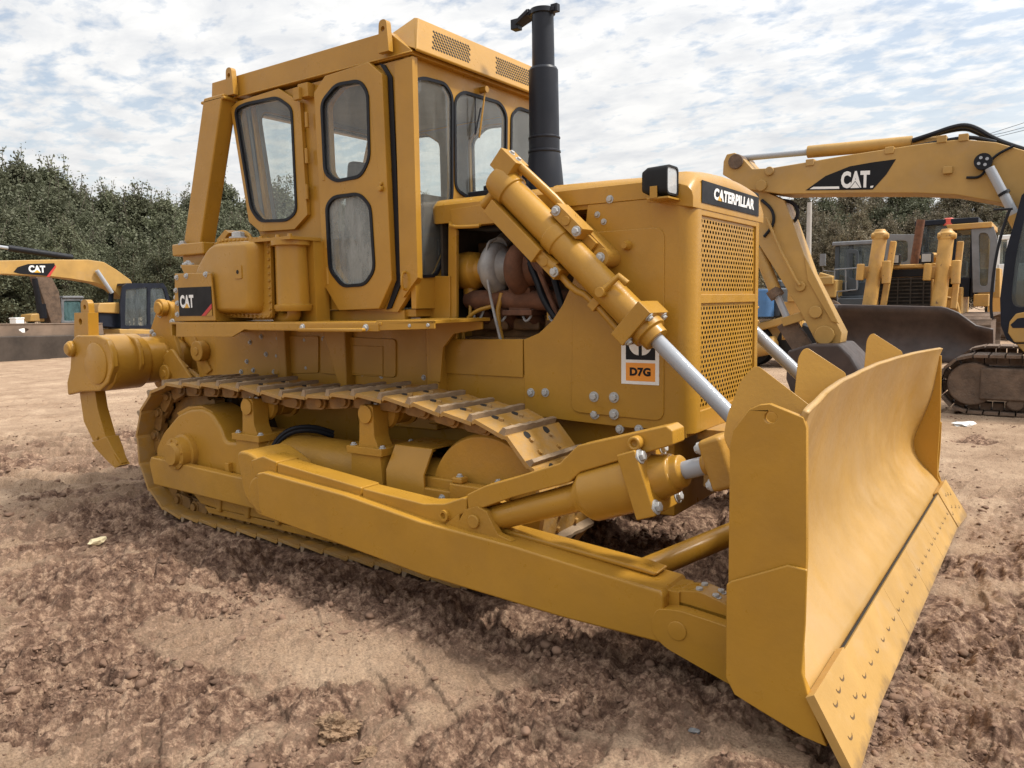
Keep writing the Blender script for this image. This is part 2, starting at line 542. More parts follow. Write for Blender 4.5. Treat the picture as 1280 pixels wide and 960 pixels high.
    def build(self, name, mats, parent=None, bevel=0.0, seg=2, ang=38, mirror=False, weld=True):
        if self.bl and not self.f:          # bolts: each an object of its own, one shared mesh per size
            for p, d, r in self.bl:
                if mirror:
                    p = Vector((p.x, -p.y, p.z)); d = Vector((d.x, -d.y, d.z))
                key = round(r, 4)
                if key not in BOLTS:
                    b = MB(); b.bolt_geo((0, 0, 0), (0, 0, 1), r)
                    o = b.build('bolt', mats, parent, bevel=0.0015, seg=1)
                    BOLTS[key] = o
                else:
                    o = BOLTS[key].copy(); o.name = name[:-1] if name == 'bolts' else name
                    COL.objects.link(o)
                    adopt(o, parent)
                o.location = p
                o.rotation_mode = 'QUATERNION'
                o.rotation_quaternion = d.to_track_quat('Z', 'Y') @ Vector((0, 0, 1)).rotation_difference(Vector((0, 0, 1)))
                if name != 'bolts': o.name = name
            return None
        for p, d, r in self.bl:
            self.bolt_geo(p, d, r)
        self.bl = []
        me = bpy.data.meshes.new(name)
        vs = self.v if not mirror else [(v[0], -v[1], v[2]) for v in self.v]
        me.from_pydata(vs, [], self.f)
        if not isinstance(mats, (list, tuple)):
            mats = [mats]
        for m in mats:
            me.materials.append(M[m] if isinstance(m, str) else m)
        me.polygons.foreach_set('material_index', self.mi)
        bm = bmesh.new(); bm.from_mesh(me)
        if weld:
            bmesh.ops.remove_doubles(bm, verts=bm.verts, dist=1e-5)
        bmesh.ops.recalc_face_normals(bm, faces=bm.faces)
        bm.to_mesh(me); bm.free()
        for p in me.polygons:
            p.use_smooth = True
        me.set_sharp_from_angle(angle=R_(ang))
        o = bpy.data.objects.new(name, me)
        COL.objects.link(o)
        if bevel > 0:
            b = o.modifiers.new('bevel', 'BEVEL')
            b.width = bevel; b.segments = seg; b.limit_method = 'ANGLE'; b.angle_limit = R_(40)
            b.use_clamp_overlap = True
            b.harden_normals = True
        if parent is not None:
            adopt(o, parent)
        return o


def adopt(o, parent):
    o.parent = parent
    o.matrix_parent_inverse = Matrix.Identity(4)
    if parent.type == 'EMPTY':
        o.matrix_parent_inverse = Matrix.Translation(-parent.location)


def thing(name, label, cat, loc=(0, 0, 0), group=None):
    o = bpy.data.objects.new(name, None)
    COL.objects.link(o)
    o.empty_display_size = 0.3
    o.location = loc
    return tag(o, label, cat, group)


def tag(o, label, cat, group=None):
    o['label'] = label; o['category'] = cat
    if group: o['group'] = group
    return o


def kind(o, k):
    o['kind'] = k
    return o


def pair(mb, name, mats, parent, **kw):
    a = mb.build(name, mats, parent, **kw)
    b = mb.build(name, mats, parent, mirror=True, **kw)
    return a, b


def lettering(mb, text, o, ex, ey, width, height, depth=0.003, bold=0.02, shear=0.0, mi=0):
    """Adds raised letters to a builder: o = lower left corner, ex / ey unit vectors."""
    cu = bpy.data.curves.new('letters', 'FONT')
    cu.body = text
    cu.size = 1.0
    cu.offset = bold
    cu.shear = shear
    cu.resolution_u = 3
    cu.space_character = 1.04
    ob = bpy.data.objects.new('letters', cu)
    COL.objects.link(ob)
    dg = bpy.context.evaluated_depsgraph_get()
    me = bpy.data.meshes.new_from_object(ob.evaluated_get(dg))
    vs = [v.co.copy() for v in me.vertices]
    fs = [tuple(p.vertices) for p in me.polygons]
    bpy.data.objects.remove(ob); bpy.data.curves.remove(cu); bpy.data.meshes.remove(me)
    x0 = min(v.x for v in vs); x1 = max(v.x for v in vs); y0 = min(v.y for v in vs); y1 = max(v.y for v in vs)
    o = Vector(o); ex = Vector(ex).normalized(); ey = Vector(ey).normalized(); nz = ex.cross(ey)
    P = [o + ex * (v.x - x0) / (x1 - x0) * width + ey * (v.y - y0) / (y1 - y0) * height + nz * depth for v in vs]
    mb.add(P, fs, mi)
    return mb


def flat(mb, pts, o, ex, ey, depth, thick=0.003, mi=0):
    o = Vector(o); ex = Vector(ex).normalized(); ey = Vector(ey).normalized(); nz = ex.cross(ey)
    return mb.prism([o + ex * u + ey * v + nz * depth for u, v in pts], nz * thick, mi)
# ================================================================== THE YELLOW BULLDOZER
# +X is the way it drives, +Z up; the side with the cab door faces -Y.
dz = thing('bulldozer', 'freshly painted yellow crawler bulldozer with wide front blade and rear ripper, nearest the viewer', 'bulldozer',
           (1.4, 0, 0))
YT = -0.99      # centre line of the near track

# ---------------------------------------------------------------- tracks
path = []


def arc(cx, cz, r, a0, a1, n=24):
    for k in range(n + 1):
        a = R_(a0 + (a1 - a0) * k / n)
        path.append((cx + r * math.cos(a), cz + r * math.sin(a)))


path += [(0.02 + 2.76 * k / 30, 0.03 - 0.008 * k / 30) for k in range(31)]
arc(2.78, 0.492, 0.47, -88, 86)
path += [(2.60, 0.985), (2.40, 1.020), (2.18, 1.045), (1.95, 1.058), (1.75, 1.05), (1.55, 1.028), (1.35, 1.012), (1.15, 1.015),
         (0.95, 1.038), (0.74, 1.052), (0.5, 1.048), (0.25, 1.040)]
arc(0.02, 0.53, 0.505, 88, 268)
path = np.array(path)
seg = np.linalg.norm(np.diff(np.vstack([path, path[:1]]), axis=0), axis=1)
cum = np.concatenate([[0], np.cumsum(seg)])
PL = np.vstack([path, path[:1]])
NSHOE = int(round(cum[-1] / 0.218))


def on_path(s):
    s = s % cum[-1]
    return np.array([np.interp(s, cum, PL[:, 0]), np.interp(s, cum, PL[:, 1])])


pitch = cum[-1] / NSHOE
frames = []
for k in range(NSHOE):
    a = on_path(k * pitch + 0.03); b = on_path((k + 1) * pitch + 0.03)
    t = (b - a) / np.linalg.norm(b - a)
    frames.append(((a + b) / 2, t, np.array([t[1], -t[0]])))      # middle, direction of travel, outward normal

# chain links: one mesh per side (the track itself), shoes are its sub-parts
mb = MB()
for c, t, n in frames:
    for yc in (-0.085, 0.085):
        for sgn, dd in ((-1, 0.026), (1, 0.0)):
            ctr = c - n * 0.060 + t * 0.045 * sgn
            yy = YT + yc + (dd if yc > 0 else -dd) * 1.0
            lk = [(-0.075, -0.045), (0.075, -0.045), (0.085, 0.0), (0.07, 0.045), (-0.07, 0.045), (-0.085, 0.0)]
            pts = [(ctr[0] + t[0] * u + n[0] * w, yy - 0.018, ctr[1] + t[1] * u + n[1] * w) for u, w in rpoly(lk, 0.02, 2)]
            mb.prism(pts, (0, 0.036, 0))
    p = c - n * 0.060 - t * pitch / 2
    mb.tube((p[0], YT - 0.155, p[1]), (p[0], YT + 0.155, p[1]), 0.030, n=12)
    mb.tube((p[0], YT - 0.135, p[1]), (p[0], YT - 0.118, p[1]), 0.046, n=14)
tracks = pair(mb, 'track', 'link', dz, bevel=0.004, seg=1)

# one track shoe in its own space: x along the track, z outward
sh = MB()
prof = [(-0.106, -0.022), (0.086, -0.022), (0.102, -0.036), (0.110, -0.020), (0.094, 0.0), (-0.106, 0.0)]
sh.xz(prof, -0.254, 0.254, 0)
gr = [(-0.108, -0.004), (-0.105, 0.040), (-0.084, 0.041), (-0.066, -0.004)]
rr = random.Random(3)
NS = 14
tops = [rr.uniform(-0.006, 0.002) for _ in range(NS + 1)]
vs = []; fs = []
for i in range(NS + 1):
    y = -0.252 + 0.504 * i / NS
    for u, w in gr:
        vs.append((u, y, w + (tops[i] if w > 0.01 else 0)))
for i in range(NS):
    for k in range(4):
        k2 = (k + 1) % 4
        fs.append((i * 4 + k, i * 4 + k2, (i + 1) * 4 + k2, (i + 1) * 4 + k))
fs.append((0, 1, 2, 3)); fs.append(tuple(NS * 4 + k for k in (3, 2, 1, 0)))
sh.add(vs, fs, 1)
for yb in (-0.095, 0.095):
    for xb in (-0.045, 0.035):
        sh.ring((xb, yb, 0), (0, 0, 1), [(-0.002, 0.017), (0.014, 0.016)], 6, 0)
    sh.ring((0.070, yb, 0), (0, 0, 1), [(-0.001, 0.026), (0.0012, 0.026)], 12, 2)
proto = None
for si, tr in enumerate(tracks):
    for c, t, n in frames:
        if proto is None:
            o = proto = sh.build('track_shoe', ['shoe', 'grouser', 'hole'], None, bevel=0.003, seg=1)
        else:
            o = proto.copy(); COL.objects.link(o)
        ysgn = 1 if si == 0 else -1
        ax = Vector((t[0], 0, t[1])); az = Vector((n[0], 0, n[1])); ay = az.cross(ax)
        m = Matrix.Identity(4)
        for i in range(3):
            m[i][0] = ax[i]; m[i][1] = ay[i]; m[i][2] = az[i]
        jit = rr.uniform(-0.006, 0.006)
        m.translation = Vector((c[0], YT * ysgn, c[1]))
        o.parent = tr
        o.matrix_basis = m @ Matrix.Rotation(R_(-5.5) + jit, 4, 'Y') @ Matrix.Rotation(jit * 3, 4, 'X')

# ---------------------------------------------------------------- track frames
mb = MB()
mb.xz([(-0.18, 0.46), (1.1, 0.41), (1.6, 0.40), (2.55, 0.38), (2.75, 0.40), (2.75, 0.30), (2.5, 0.24), (1.1, 0.255), (-0.02, 0.285)], -1.215, -0.80)
mb.xz(QY([(188, 571), (330, 604), (330, 640), (192, 606), (186, 580)], -1.29), -1.29, -1.225)         # outer beam, end bearing carrier
mb.tube((0.95, YT, 0.53), (2.20, YT, 0.53), 0.178, n=36)                                           # recoil spring housing
mb.tube((0.93, YT, 0.53), (0.965, YT, 0.53), 0.195, n=36)
mb.tube((2.2, YT, 0.53), (2.62, YT, 0.53), 0.145, n=32)
mb.box(0.5, 0.95, -1.18, -0.80, 0.38, 0.56)
# roller guard with scalloped lower edge
mb.xz([(0.10, 0.235), (0.30, 0.26), (2.45, 0.225), (2.60, 0.205), (2.55, 0.135), (0.45, 0.135), (0.22, 0.15)], -1.185, -1.150)
for k in range(7):
    x = 0.45 + k * 0.32
    mb.xz([(x - 0.05, 0.25), (x + 0.05, 0.25), (x + 0.02, 0.12), (x - 0.02, 0.12)], -1.20, -1.15)
fr = pair(mb, 'track_frame', 'paint_rough', dz, bevel=0.012)


def both_sub(mb, name, mats, parents, **kw):
    mb.build(name, mats, parents[0], **kw)
    mb.build(name, mats, parents[1], mirror=True, **kw)


# lower rollers
for k in range(7):
    x = 0.33 + k * 0.37
    mb = MB()
    mb.ring((x, YT - 0.15, 0.165), (0, 1, 0), [(0, 0.05), (0.02, 0.085), (0.06, 0.095), (0.065, 0.075), (0.235, 0.075), (0.24, 0.095), (0.28, 0.085), (0.3, 0.05)], 24)
    both_sub(mb, 'track_roller', 'link', fr)
# guard strip near the ground
mb = MB()
mb.xz([(0.25, 0.135), (2.55, 0.12), (2.55, 0.075), (0.30, 0.09)], -1.175, -1.155)
both_sub(mb, 'roller_guard', 'paint_rough', fr, bevel=0.005)

# sprocket guard cover, its hub
mb = MB()
cov = QY([(197, 580), (194, 561), (203, 541), (222, 518), (236, 511), (252, 510), (264, 517), (275, 535), (281, 552), (301, 553), (301, 595), (262, 588), (225, 583)], -1.19)
mb.xz(rpoly(cov, 0.04, 3), -1.19, -0.93)
both_sub(mb, 'sprocket_cover', 'paint', fr, bevel=0.035, seg=3)
mb = MB()
lip = QY([(222, 516), (236, 508), (253, 507), (266, 514), (278, 533), (285, 552), (280, 553), (272, 537), (262, 520), (250, 513), (237, 514), (225, 520)], -1.16)
mb.xz(lip, -1.17, -0.92)
for px, py in ((287, 585), (309, 589)):
    q = Q(px, py, 'y', -1.2)
    mb.box(q.x - 0.02, q.x + 0.02, -1.225, -1.185, q.z - 0.03, q.z + 0.04)
both_sub(mb, 'cover_rim', 'paint_rough', fr, bevel=0.006)
mb = MB()
h = Q(212, 568, 'y', -1.32)
mb.ring((h.x + .02, -1.18, h.z), (0, -1, 0), [(0, 0.135), (0.05, 0.135), (0.055, 0.118), (0.12, 0.115), (0.125, 0.085), (0.155, 0.075)], 28)
for k in range(8):
    a = k * math.pi / 4 + 0.2
    mb.bolt((h.x + .02 + 0.10 * math.cos(a), -1.298, h.z + 0.10 * math.sin(a)), (0, -1, 0), 0.013)
both_sub(mb, 'bearing_hub', 'paint_rough', fr, bevel=0.005)

# sprockets
mb = MB()
pts = []
NT = 26
for k in range(NT * 4):
    a = 2 * math.pi * k / (NT * 4)
    r = (0.40, 0.43, 0.43, 0.40)[k % 4]
    pts.append((0.02 + r * math.cos(a), 0.53 + r * math.sin(a)))
mb.xz(pts, YT - 0.045, YT + 0.045)
mb.tube((0.02, YT - 0.14, 0.53), (0.02, YT + 0.36, 0.53), 0.22, n=32)
sp = pair(mb, 'drive_sprocket', 'link', dz, bevel=0.004, seg=1)

# final drive case and sprocket rim showing past the cover
mb = MB()
pts = []
for k in range(26 * 4):
    a = 2 * math.pi * k / (26 * 4)
    r = (0.395, 0.435, 0.435, 0.395)[k % 4]
    pts.append((0.06 + r * math.cos(a), 0.53 + r * math.sin(a)))
mb.xz(pts, -0.92, -0.86)
mb.tube((0.06, -0.86, 0.53), (0.06, -0.60, 0.53), 0.36, n=40)
both_sub(mb, 'final_drive', 'dark', sp, bevel=0.004, seg=1)  # dark material carries the shade between cover and chain in its colour
# idlers
mb = MB()
mb.ring((2.80, YT - 0.15, 0.47), (0, 1, 0), [(0, 0.385), (0.03, 0.40), (0.10, 0.40), (0.105, 0.36), (0.195, 0.36), (0.20, 0.40), (0.27, 0.40), (0.30, 0.385)], 56)
mb.tube((2.80, YT - 0.21, 0.47), (2.80, YT + 0.21, 0.47), 0.075, n=24)
idl = pair(mb, 'idler', 'paint_rough', dz, bevel=0.006)
# idler yoke, bearing cap
mb = MB()
mb.box(2.28, 2.98, -1.21, -1.175, 0.37, 0.545)
mb.box(2.62, 2.98, -1.235, -1.16, 0.40, 0.60)
mb.box(2.20, 2.62, -1.17, -1.10, 0.42, 0.60)
for x in (2.67, 2.93):
    mb.box(x - 0.035, x + 0.035, -1.23, -1.165, 0.60, 0.635)
both_sub(mb, 'idler_yoke', 'paint_rough', fr, bevel=0.01)
mb = MB()
for x in (2.67, 2.93):
    mb.bolt((x, -1.198, 0.635), (0, 0, 1), 0.016)
mb.bolt((2.55, -1.21, 0.50), (0, -1, 0), 0.018)
mb.build('bolts', 'bolt', fr[0])
# strap cover over the recoil housing
mb = MB()
st = [(-1.215, 0.36), (-1.215, 0.62), (-1.13, 0.755), (-0.86, 0.755), (-0.80, 0.62), (-0.80, 0.58), (-0.845, 0.735), (-1.12, 0.735), (-1.195, 0.615), (-1.195, 0.36)]
mb.yz(st, 2.13, 2.42)
both_sub(mb, 'recoil_cover', 'paint', fr, bevel=0.005)

# carrier rollers with their brackets
for xc, zb, zt in ((0.83, 0.72, 0.905), (1.955, 0.735, 0.93)):
    mb = MB()
    mb.prism([(xc - 0.135, -1.207, 0.40), (xc + 0.145, -1.207, 0.40), (xc + 0.125, -1.207, zb - 0.04), (xc - 0.115, -1.207, zb - 0.04)], (0, 0.287, 0))
    mb.box(xc - 0.14, xc + 0.15, -1.222, -0.91, zb - 0.045, zb)
    mb.xz(rpoly([(xc - 0.075, zb - .01), (xc + 0.095, zb - .01), (xc + 0.06, zb + 0.06), (xc + 0.055, zt + 0.055), (xc - 0.055, zt + 0.055), (xc - 0.065, zb + 0.05)], 0.02, 3), -1.185, -1.06)
    mb.tube((xc, -1.20, zt), (xc, -1.05, zt), 0.055, n=20)
    both_sub(mb, 'roller_bracket', 'paint_rough', fr, bevel=0.012)
    mb = MB()
    for dx_, dy_ in ((-0.115, -1.185), (0.125, -1.185), (0.125, -0.935)):
        mb.bolt((xc + dx_, dy_, zb), (0, 0, 1), 0.017)
    for dx_ in (-0.03, 0.03):
        mb.bolt((xc + dx_, -1.13, zt + 0.05), (0, 0, 1), 0.015)
    mb.build('bolts', 'bolt', fr[0])
    mb = MB()
    mb.ring((xc, -1.055, zt), (0, 1, 0), [(0, 0.07), (0.01, 0.105), (0.035, 0.112), (0.04, 0.085), (0.10, 0.08), (0.105, 0.09), (0.20, 0.09), (0.205, 0.112), (0.24, 0.105), (0.25, 0.07)], 32)
    both_sub(mb, 'carrier_roller', 'paint_rough', fr)
mb = MB()
for off in (0, 0.025):
    mb.path([(1.02, -1.17, 0.46 + off), (1.00, -1.15, 0.60 + off), (1.08, -1.07, 0.73 + off), (1.2, -0.95, 0.745 + off), (1.3, -0.85, 0.69 + off)], 0.016, 8, smooth=2)
both_sub(mb, 'hose', 'black', fr)

# ---------------------------------------------------------------- main body
mb = MB()
mb.box(-0.35, 1.30, -0.60, 0.60, 0.42, 1.44)
mb.box(1.28, 3.60, -0.44, 0.44, 0.36, 1.02)
mb.box(1.28, 2.02, -0.615, 0.615, 0.75, 1.44)
mb.xz([(1.05, 1.44), (1.05, 1.36), (1.22, 0.9), (1.26, 0.9), (1.26, 1.44)], -0.68, 0.68)
mb.xz([(0.50, 1.44), (0.52, 1.00), (0.60, 1.00), (0.60, 1.44)], -0.66, 0.66)
mb.box(-0.42, -0.30, -0.45, 0.45, 0.50, 1.30)
mb.xz([(1.98, 1.46), (2.08, 1.46), (2.08, 0.80), (1.98, 0.80)], -0.66, 0.66)
body = mb.build('body', 'paint', dz, bevel=0.012)
mb = MB()
for px, py in ((310, 428), (324, 421), (330, 443), (306, 452), (314, 463), (299, 465), (345, 423), (344, 445), (358, 421), (381, 460), (340, 465), (404, 460),
               (402, 424), (379, 425), (434, 434), (440, 434), (434, 448), (440, 448), (450, 435), (473, 435), (476, 470), (486, 440), (488, 468), (452, 467), (529, 472)):
    q = Q(px, py, 'y', -0.62)
    mb.bolt((q.x, -0.612 if q.x > 1.28 else -0.60, q.z), (0, -1, 0), 0.016)
mb.build('bolts', 'bolt', body)
mb = MB()
a = QY([(405, 424), (478, 430), (480, 470), (402, 464)], -0.62)
mb.xz(rpoly(QY([(348, 420), (398, 420), (398, 466), (342, 468)], -0.61), 0.02, 3), -0.612, -0.598)
mb.xz(rpoly(QY([(403, 420), (494, 424), (494, 472), (400, 467)], -0.63), 0.03, 3), -0.627, -0.612)
mb.xz(QY([(440, 432), (478, 433), (478, 470), (440, 467)], -0.635), -0.633, -0.626)
mb.build('access_plate', 'paint', body, bevel=0.004)

# fenders (decks over the tracks)
mb = MB()
mb.box(0.0, 2.12, -1.20, -0.55, 1.462, 1.478)
mb.xz(QY([(220, 404), (290, 404), (372, 404), (372, 412), (305, 412), (290, 421), (220, 421)], -1.205), -1.205, -1.190)
mb.box(0.9, 2.10, -1.204, -1.189, 1.425, 1.470)
mb.xy([(2.08, -1.20), (2.46, -1.13), (2.46, -0.60), (2.08, -0.60)], 1.468, 1.488)
mb.prism([(2.08, -1.20, 1.43), (2.46, -1.13, 1.44), (2.46, -1.13, 1.486), (2.08, -1.20, 1.47)], (0, 0.012, 0))
mb.box(0.0, 0.02, -1.20, -0.55, 1.38, 1.465)
mb.box(-0.35, 2.12, -0.62, -0.40, 1.43, 1.46)
mb.xz([(2.02, 1.465), (2.44, 1.465), (2.44, 1.42), (2.22, 1.39), (2.13, 1.30), (2.10, 1.08), (2.02, 1.08)], -0.665, -0.645)
mb.path([(1.45, -1.215, 1.43), (1.45, -1.235, 1.43), (2.0, -1.235, 1.435), (2.0, -1.215, 1.435)], 0.012, 8)
fd = pair(mb, 'fender', 'paint', dz, bevel=0.005)
mb = MB()
for x in (1.45, 2.0):
    mb.bolt((x, -1.205, 1.447), (0, -1, 0), 0.017)
mb.bolt((2.42, -1.13, 1.46), (0, -1, 0), 0.014); mb.bolt((2.3, -1.15, 1.458), (0, -1, 0), 0.014)
mb.build('bolts', 'bolt', fd[0])

# hydraulic tank on the near fender: domed lid, riveted flange
def domed(mb, outline, y0, depth, inset, n=6):
    """A pressed lid rising from y0 towards -Y."""
    loops = []
    cx = sum(p[0] for p in outline) / len(outline); cz = sum(p[1] for p in outline) / len(outline)
    for k in range(n + 1):
        a = k / n * math.pi / 2
        kk = 1 - inset * (1 - math.cos(a))
        loops.append(([(cx + (u - cx) * kk, cz + (v - cz) * kk) for u, v in outline], y0 - depth * math.sin(a)))
    L = len(outline)
    vs = []; fs = []
    for pts, y in loops:
        vs += [(x, y, z) for x, z in pts]
    for i in range(len(loops) - 1):
        for k in range(L):
            k2 = (k + 1) % L
            fs.append((i * L + k, i * L + k2, (i + 1) * L + k2, (i + 1) * L + k))
    fs.append(tuple((len(loops) - 1) * L + k for k in range(L)))
    mb.add(vs, fs)


mb = MB()
yt = -1.06
tk = rpoly(QY([(254, 392), (255, 340), (276, 303), (331, 300), (330, 392)], yt), [0.06, 0.10, 0.10, 0.06, 0.06], 5)
domed(mb, tk, yt, 0.10, 0.17, 7)
fl = rpoly(QY([(250, 396), (251, 338), (272, 298), (338, 296), (341, 398)], yt), [0.03, 0.10, 0.08, 0.07, 0.03], 4)
mb.xz(fl, yt - 0.004, yt + 0.02)
mb.xz(grow(fl, -0.03), yt + 0.02, -0.80)
tank = mb.build('hydraulic_tank', 'paint', dz, ang=50, bevel=0.004)
mb = MB()
for i in range(len(fl)):
    p = Vector(fl[i]); q = Vector(fl[(i + 1) % len(fl)])
    L = (q - p).length
    k = int(L / 0.045)
    for j in range(max(1, k)):
        w = p.lerp(q, (j + 0.5) / max(1, k))
        c = Vector((sum(a for a, b in fl) / len(fl), sum(b for a, b in fl) / len(fl)))
        w = w + (c - w).normalized() * 0.018
        mb.ring((w.x, yt - 0.003, w.y), (0, -1, 0), [(0, 0.011), (0.008, 0.010), (0.012, 0.006)], 8)
mb.build('rivet_row', 'paint_rough', tank)
mb = MB()
q = Q(298, 340, 'y', -1.16)
mb.xz(rpoly([(q.x - 0.04, q.z - 0.045), (q.x + 0.04, q.z - 0.045), (q.x + 0.04, q.z + 0.045), (q.x - 0.04, q.z + 0.045)], 0.012, 2), -1.167, -1.150)
mb.tube((q.x, -1.1665, q.z), (q.x, -1.1685, q.z), 0.014, n=12, mi=1)
mb.build('drain_boss', ['paint', 'hole'], tank, bevel=0.003)
mb = MB()
mb.bolt(Q(298, 298, 'y', -0.98), (0, 0, 1), 0.05)
mb.build('filler_cap', 'bolt', tank)
mb = MB()
mb.prism([Vector(Q(270, 300, 'y', -0.9)), Vector(Q(281, 287, 'y', -0.9)), Vector(Q(286, 291, 'y', -0.9)), Vector(Q(276, 304, 'y', -0.9))], (0, 0.2, 0))
mb.path([Q(290, 300, 'y', -0.9), Q(296, 291, 'y', -0.9), Q(308, 290, 'y', -0.9), Q(314, 300, 'y', -0.9)], 0.018, 8, smooth=2)
mb.build('bracket', 'paint', tank, bevel=0.004)

# filter canister beside it
mb = MB()
fp = Q(367, 385, 'y', -1.0)
mb.ring((fp.x, -1.0, fp.z), (0, 0, 1), [(-0.02, 0.115), (0.0, 0.125), (0.02, 0.125), (0.025, 0.108), (0.405, 0.102), (0.41, 0.13), (0.44, 0.13)], 32)
mb.box(fp.x - 0.28, fp.x + 0.14, -1.12, -0.86, fp.z + 0.44, fp.z + 0.46)
mb.path([(fp.x, -1.0, fp.z - 0.01), (fp.x, -1.0, fp.z - 0.06), (fp.x - 0.08, -0.98, fp.z - 0.075), (fp.x - 0.22, -0.95, fp.z - 0.06)], 0.045, 14, smooth=2)
mb.path([(fp.x - 0.18, -0.95, fp.z + 0.1), (fp.x - 0.2, -0.95, fp.z + 0.3), (fp.x - 0.22, -0.9, fp.z + 0.42)], 0.03, 10, smooth=1)
for dx_ in (-0.2, -0.03, 0.09):
    mb.ring((fp.x + dx_, -1.08, fp.z + 0.46), (0, 0, 1), [(0, 0.016), (0.02, 0.014)], 6)
mb.box(fp.x - 0.12, fp.x + 0.13, -0.92, -0.80, fp.z - 0.10, fp.z + 0.44)
flt = mb.build('filter_canister', 'paint', dz, bevel=0.004)

# step box with the maker's plate, at the rear corner of the fender
mb = MB()
pb = QY([(218, 402), (218, 342), (263, 341), (269, 401)], -1.19)
mb.xz(pb, -1.19, -1.175)
mb.xz([(pb[0][0] + 0.01, 1.48), (pb[1][0] + 0.01, 1.80), (pb[2][0] - 0.02, 1.80), (pb[3][0] - 0.02, 1.48)], -1.172, -0.86)
mb.xz(QY([(234, 345), (228, 331), (262, 331), (262, 345)], -1.02), -1.04, -0.80)
bx = mb.build('step_box', 'paint', dz, bevel=0.006)
mb = MB()
for px, py in ((221, 347), (233, 345), (257, 343), (220, 363), (222, 379), (222, 393)):
    mb.bolt(Q(px, py, 'y', -1.19), (0, -1, 0), 0.016)
for px in (232, 239):
    mb.bolt(Q(px, 333, 'y', -1.0), (0, 0, 1), 0.028)
mb.build('bolts', 'bolt', bx)
def cat_plate(mb, o, ex, ey, w, h, mi_black, mi_white, mi_yel, mi_red, tx, ty, tw, th, stripe=True, outline=None):
    """Black maker's plate with white CAT, yellow triangle and red corner stripe."""
    flat(mb, outline or [(0, 0), (w, 0), (w, h), (0, h)], o, ex, ey, 0.001, 0.003, mi_black)
    O = Vector(o) + Vector(ex).normalized() * tx + Vector(ey).normalized() * ty
    lettering(mb, 'CAT', O, ex, ey, tw, th, 0.0055, 0.045, 0, mi_white)
    flat(mb, [(tw * 0.32, -0.0), (tw * 0.68, -0.0), (tw * 0.50, th * 0.36)], O, ex, ey, 0.0065, 0.001, mi_yel)
    if stripe:
        flat(mb, [(w * 0.68, 0), (w * 0.80, 0), (w, h * 0.26), (w, h * 0.42)], o, ex, ey, 0.0045, 0.001, mi_red)
        flat(mb, [(w * 0.815, 0), (w, 0), (w, h * 0.235)], o, ex, ey, 0.0045, 0.0012, 4)


mb = MB()
o0 = Q(225, 395, 'y', -1.19); o1 = Q(264, 358, 'y', -1.19)
w_, h_ = o1.x - o0.x, o1.z - o0.z
cat_plate(mb, (o0.x, -1.19, o0.z), (1, 0, 0), (0, 0, 1), w_, h_, 0, 1, 2, 3, w_ * 0.05, h_ * 0.28, w_ * 0.42, h_ * 0.46)
mb.build('nameplate', ['decalblack', 'white', 'logoyellow', 'red', 'paint'], bx)

# ---------------------------------------------------------------- cab
CY = -0.78
cab_mb = MB()
side_out = QY([(300, 128), (516, 70), (523, 348), (497, 390), (389, 386), (389, 300), (326, 296), (322, 285)], CY)
W1 = rpoly(QY([(299, 138), (312, 131), (352, 123), (370, 136), (376, 266), (364, 276), (330, 277), (319, 262)], CY), 0.05, 4)
D1 = rpoly(QY([(410, 130), (428, 108), (458, 103), (468, 118), (470, 200), (459, 222), (427, 228), (414, 218)], CY), 0.05, 4)
D2 = rpoly(QY([(416, 258), (425, 247), (457, 243), (471, 258), (476, 338), (464, 356), (436, 358), (420, 338)], CY), 0.05, 4)
sidefn = lambda u, v, w: (u, w, v)
cab_mb.holed(side_out, [W1, D1, D2], sidefn, CY, CY + 0.04)
# far side wall: the same openings
cab_mb.holed(side_out, [W1, D1, D2], sidefn, -CY, -CY - 0.04)
# front wall
FX = 1.995
F1 = rpoly(QX([(513, 101), (526, 98), (553, 105), (562, 120), (562, 240), (556, 312), (542, 345), (522, 346), (516, 300)], FX), 0.04, 4)
F2 = rpoly(QX([(565, 124), (575, 115), (622, 129), (630, 143), (629, 252), (622, 257), (577, 245), (566, 236)], FX), 0.05, 4)
F3 = [(a + 0.0, b) for a, b in rpoly(QX([(636, 144), (645, 135), (664, 142), (668, 152), (668, 236), (664, 239), (640, 234), (635, 228)], FX), 0.04, 4)]
front_out = [(-0.775, 3.08), (0.775, 3.08), (0.775, 1.55), (-0.775, 1.55)]
F1 = [(max(-0.745, a), b) for a, b in F1]
cab_mb.holed(front_out, [F1, F2, F3], lambda u, v, w: (w, u, v), FX + 0.02, FX - 0.02)
# rear wall
xr_t, xr_b = side_out[0][0] + 0.02, side_out[6][0] + 0.02
rear_out = [(-0.73, 3.06), (0.73, 3.06), (0.73, 2.06), (-0.73, 2.06)]
RW = rpoly([(-0.66, 3.0), (0.66, 3.0), (0.66, 2.16), (-0.66, 2.16)], 0.08, 4)
cab_mb.holed(rear_out, [RW], lambda u, v, w: (xr_b + (xr_t - xr_b) * (v - 2.06) / 1.0 + w, u, v), 0.0, 0.04)
cab_mb.box(1.06, 1.10, -0.735, 0.735, 1.56, 2.06)
cab_mb.box(xr_b, 1.10, -0.735, 0.735, 2.03, 2.06)
cab_mb.box(1.02, 1.98, -0.74, 0.74, 1.50, 1.545)
# corner post strip at the front
cab_mb.xz(QY([(493, 78), (515, 70), (522, 347), (504, 372), (500, 340)], -0.80), -0.800, -0.777)
cab_mb.box(1.0, 1.90, -0.76, -0.70, 1.478, 1.54)
cab_mb.box(1.0, 1.90, 0.70, 0.76, 1.478, 1.54)
cab = cab_mb.build('cab', 'paint', dz, bevel=0.004, seg=1)

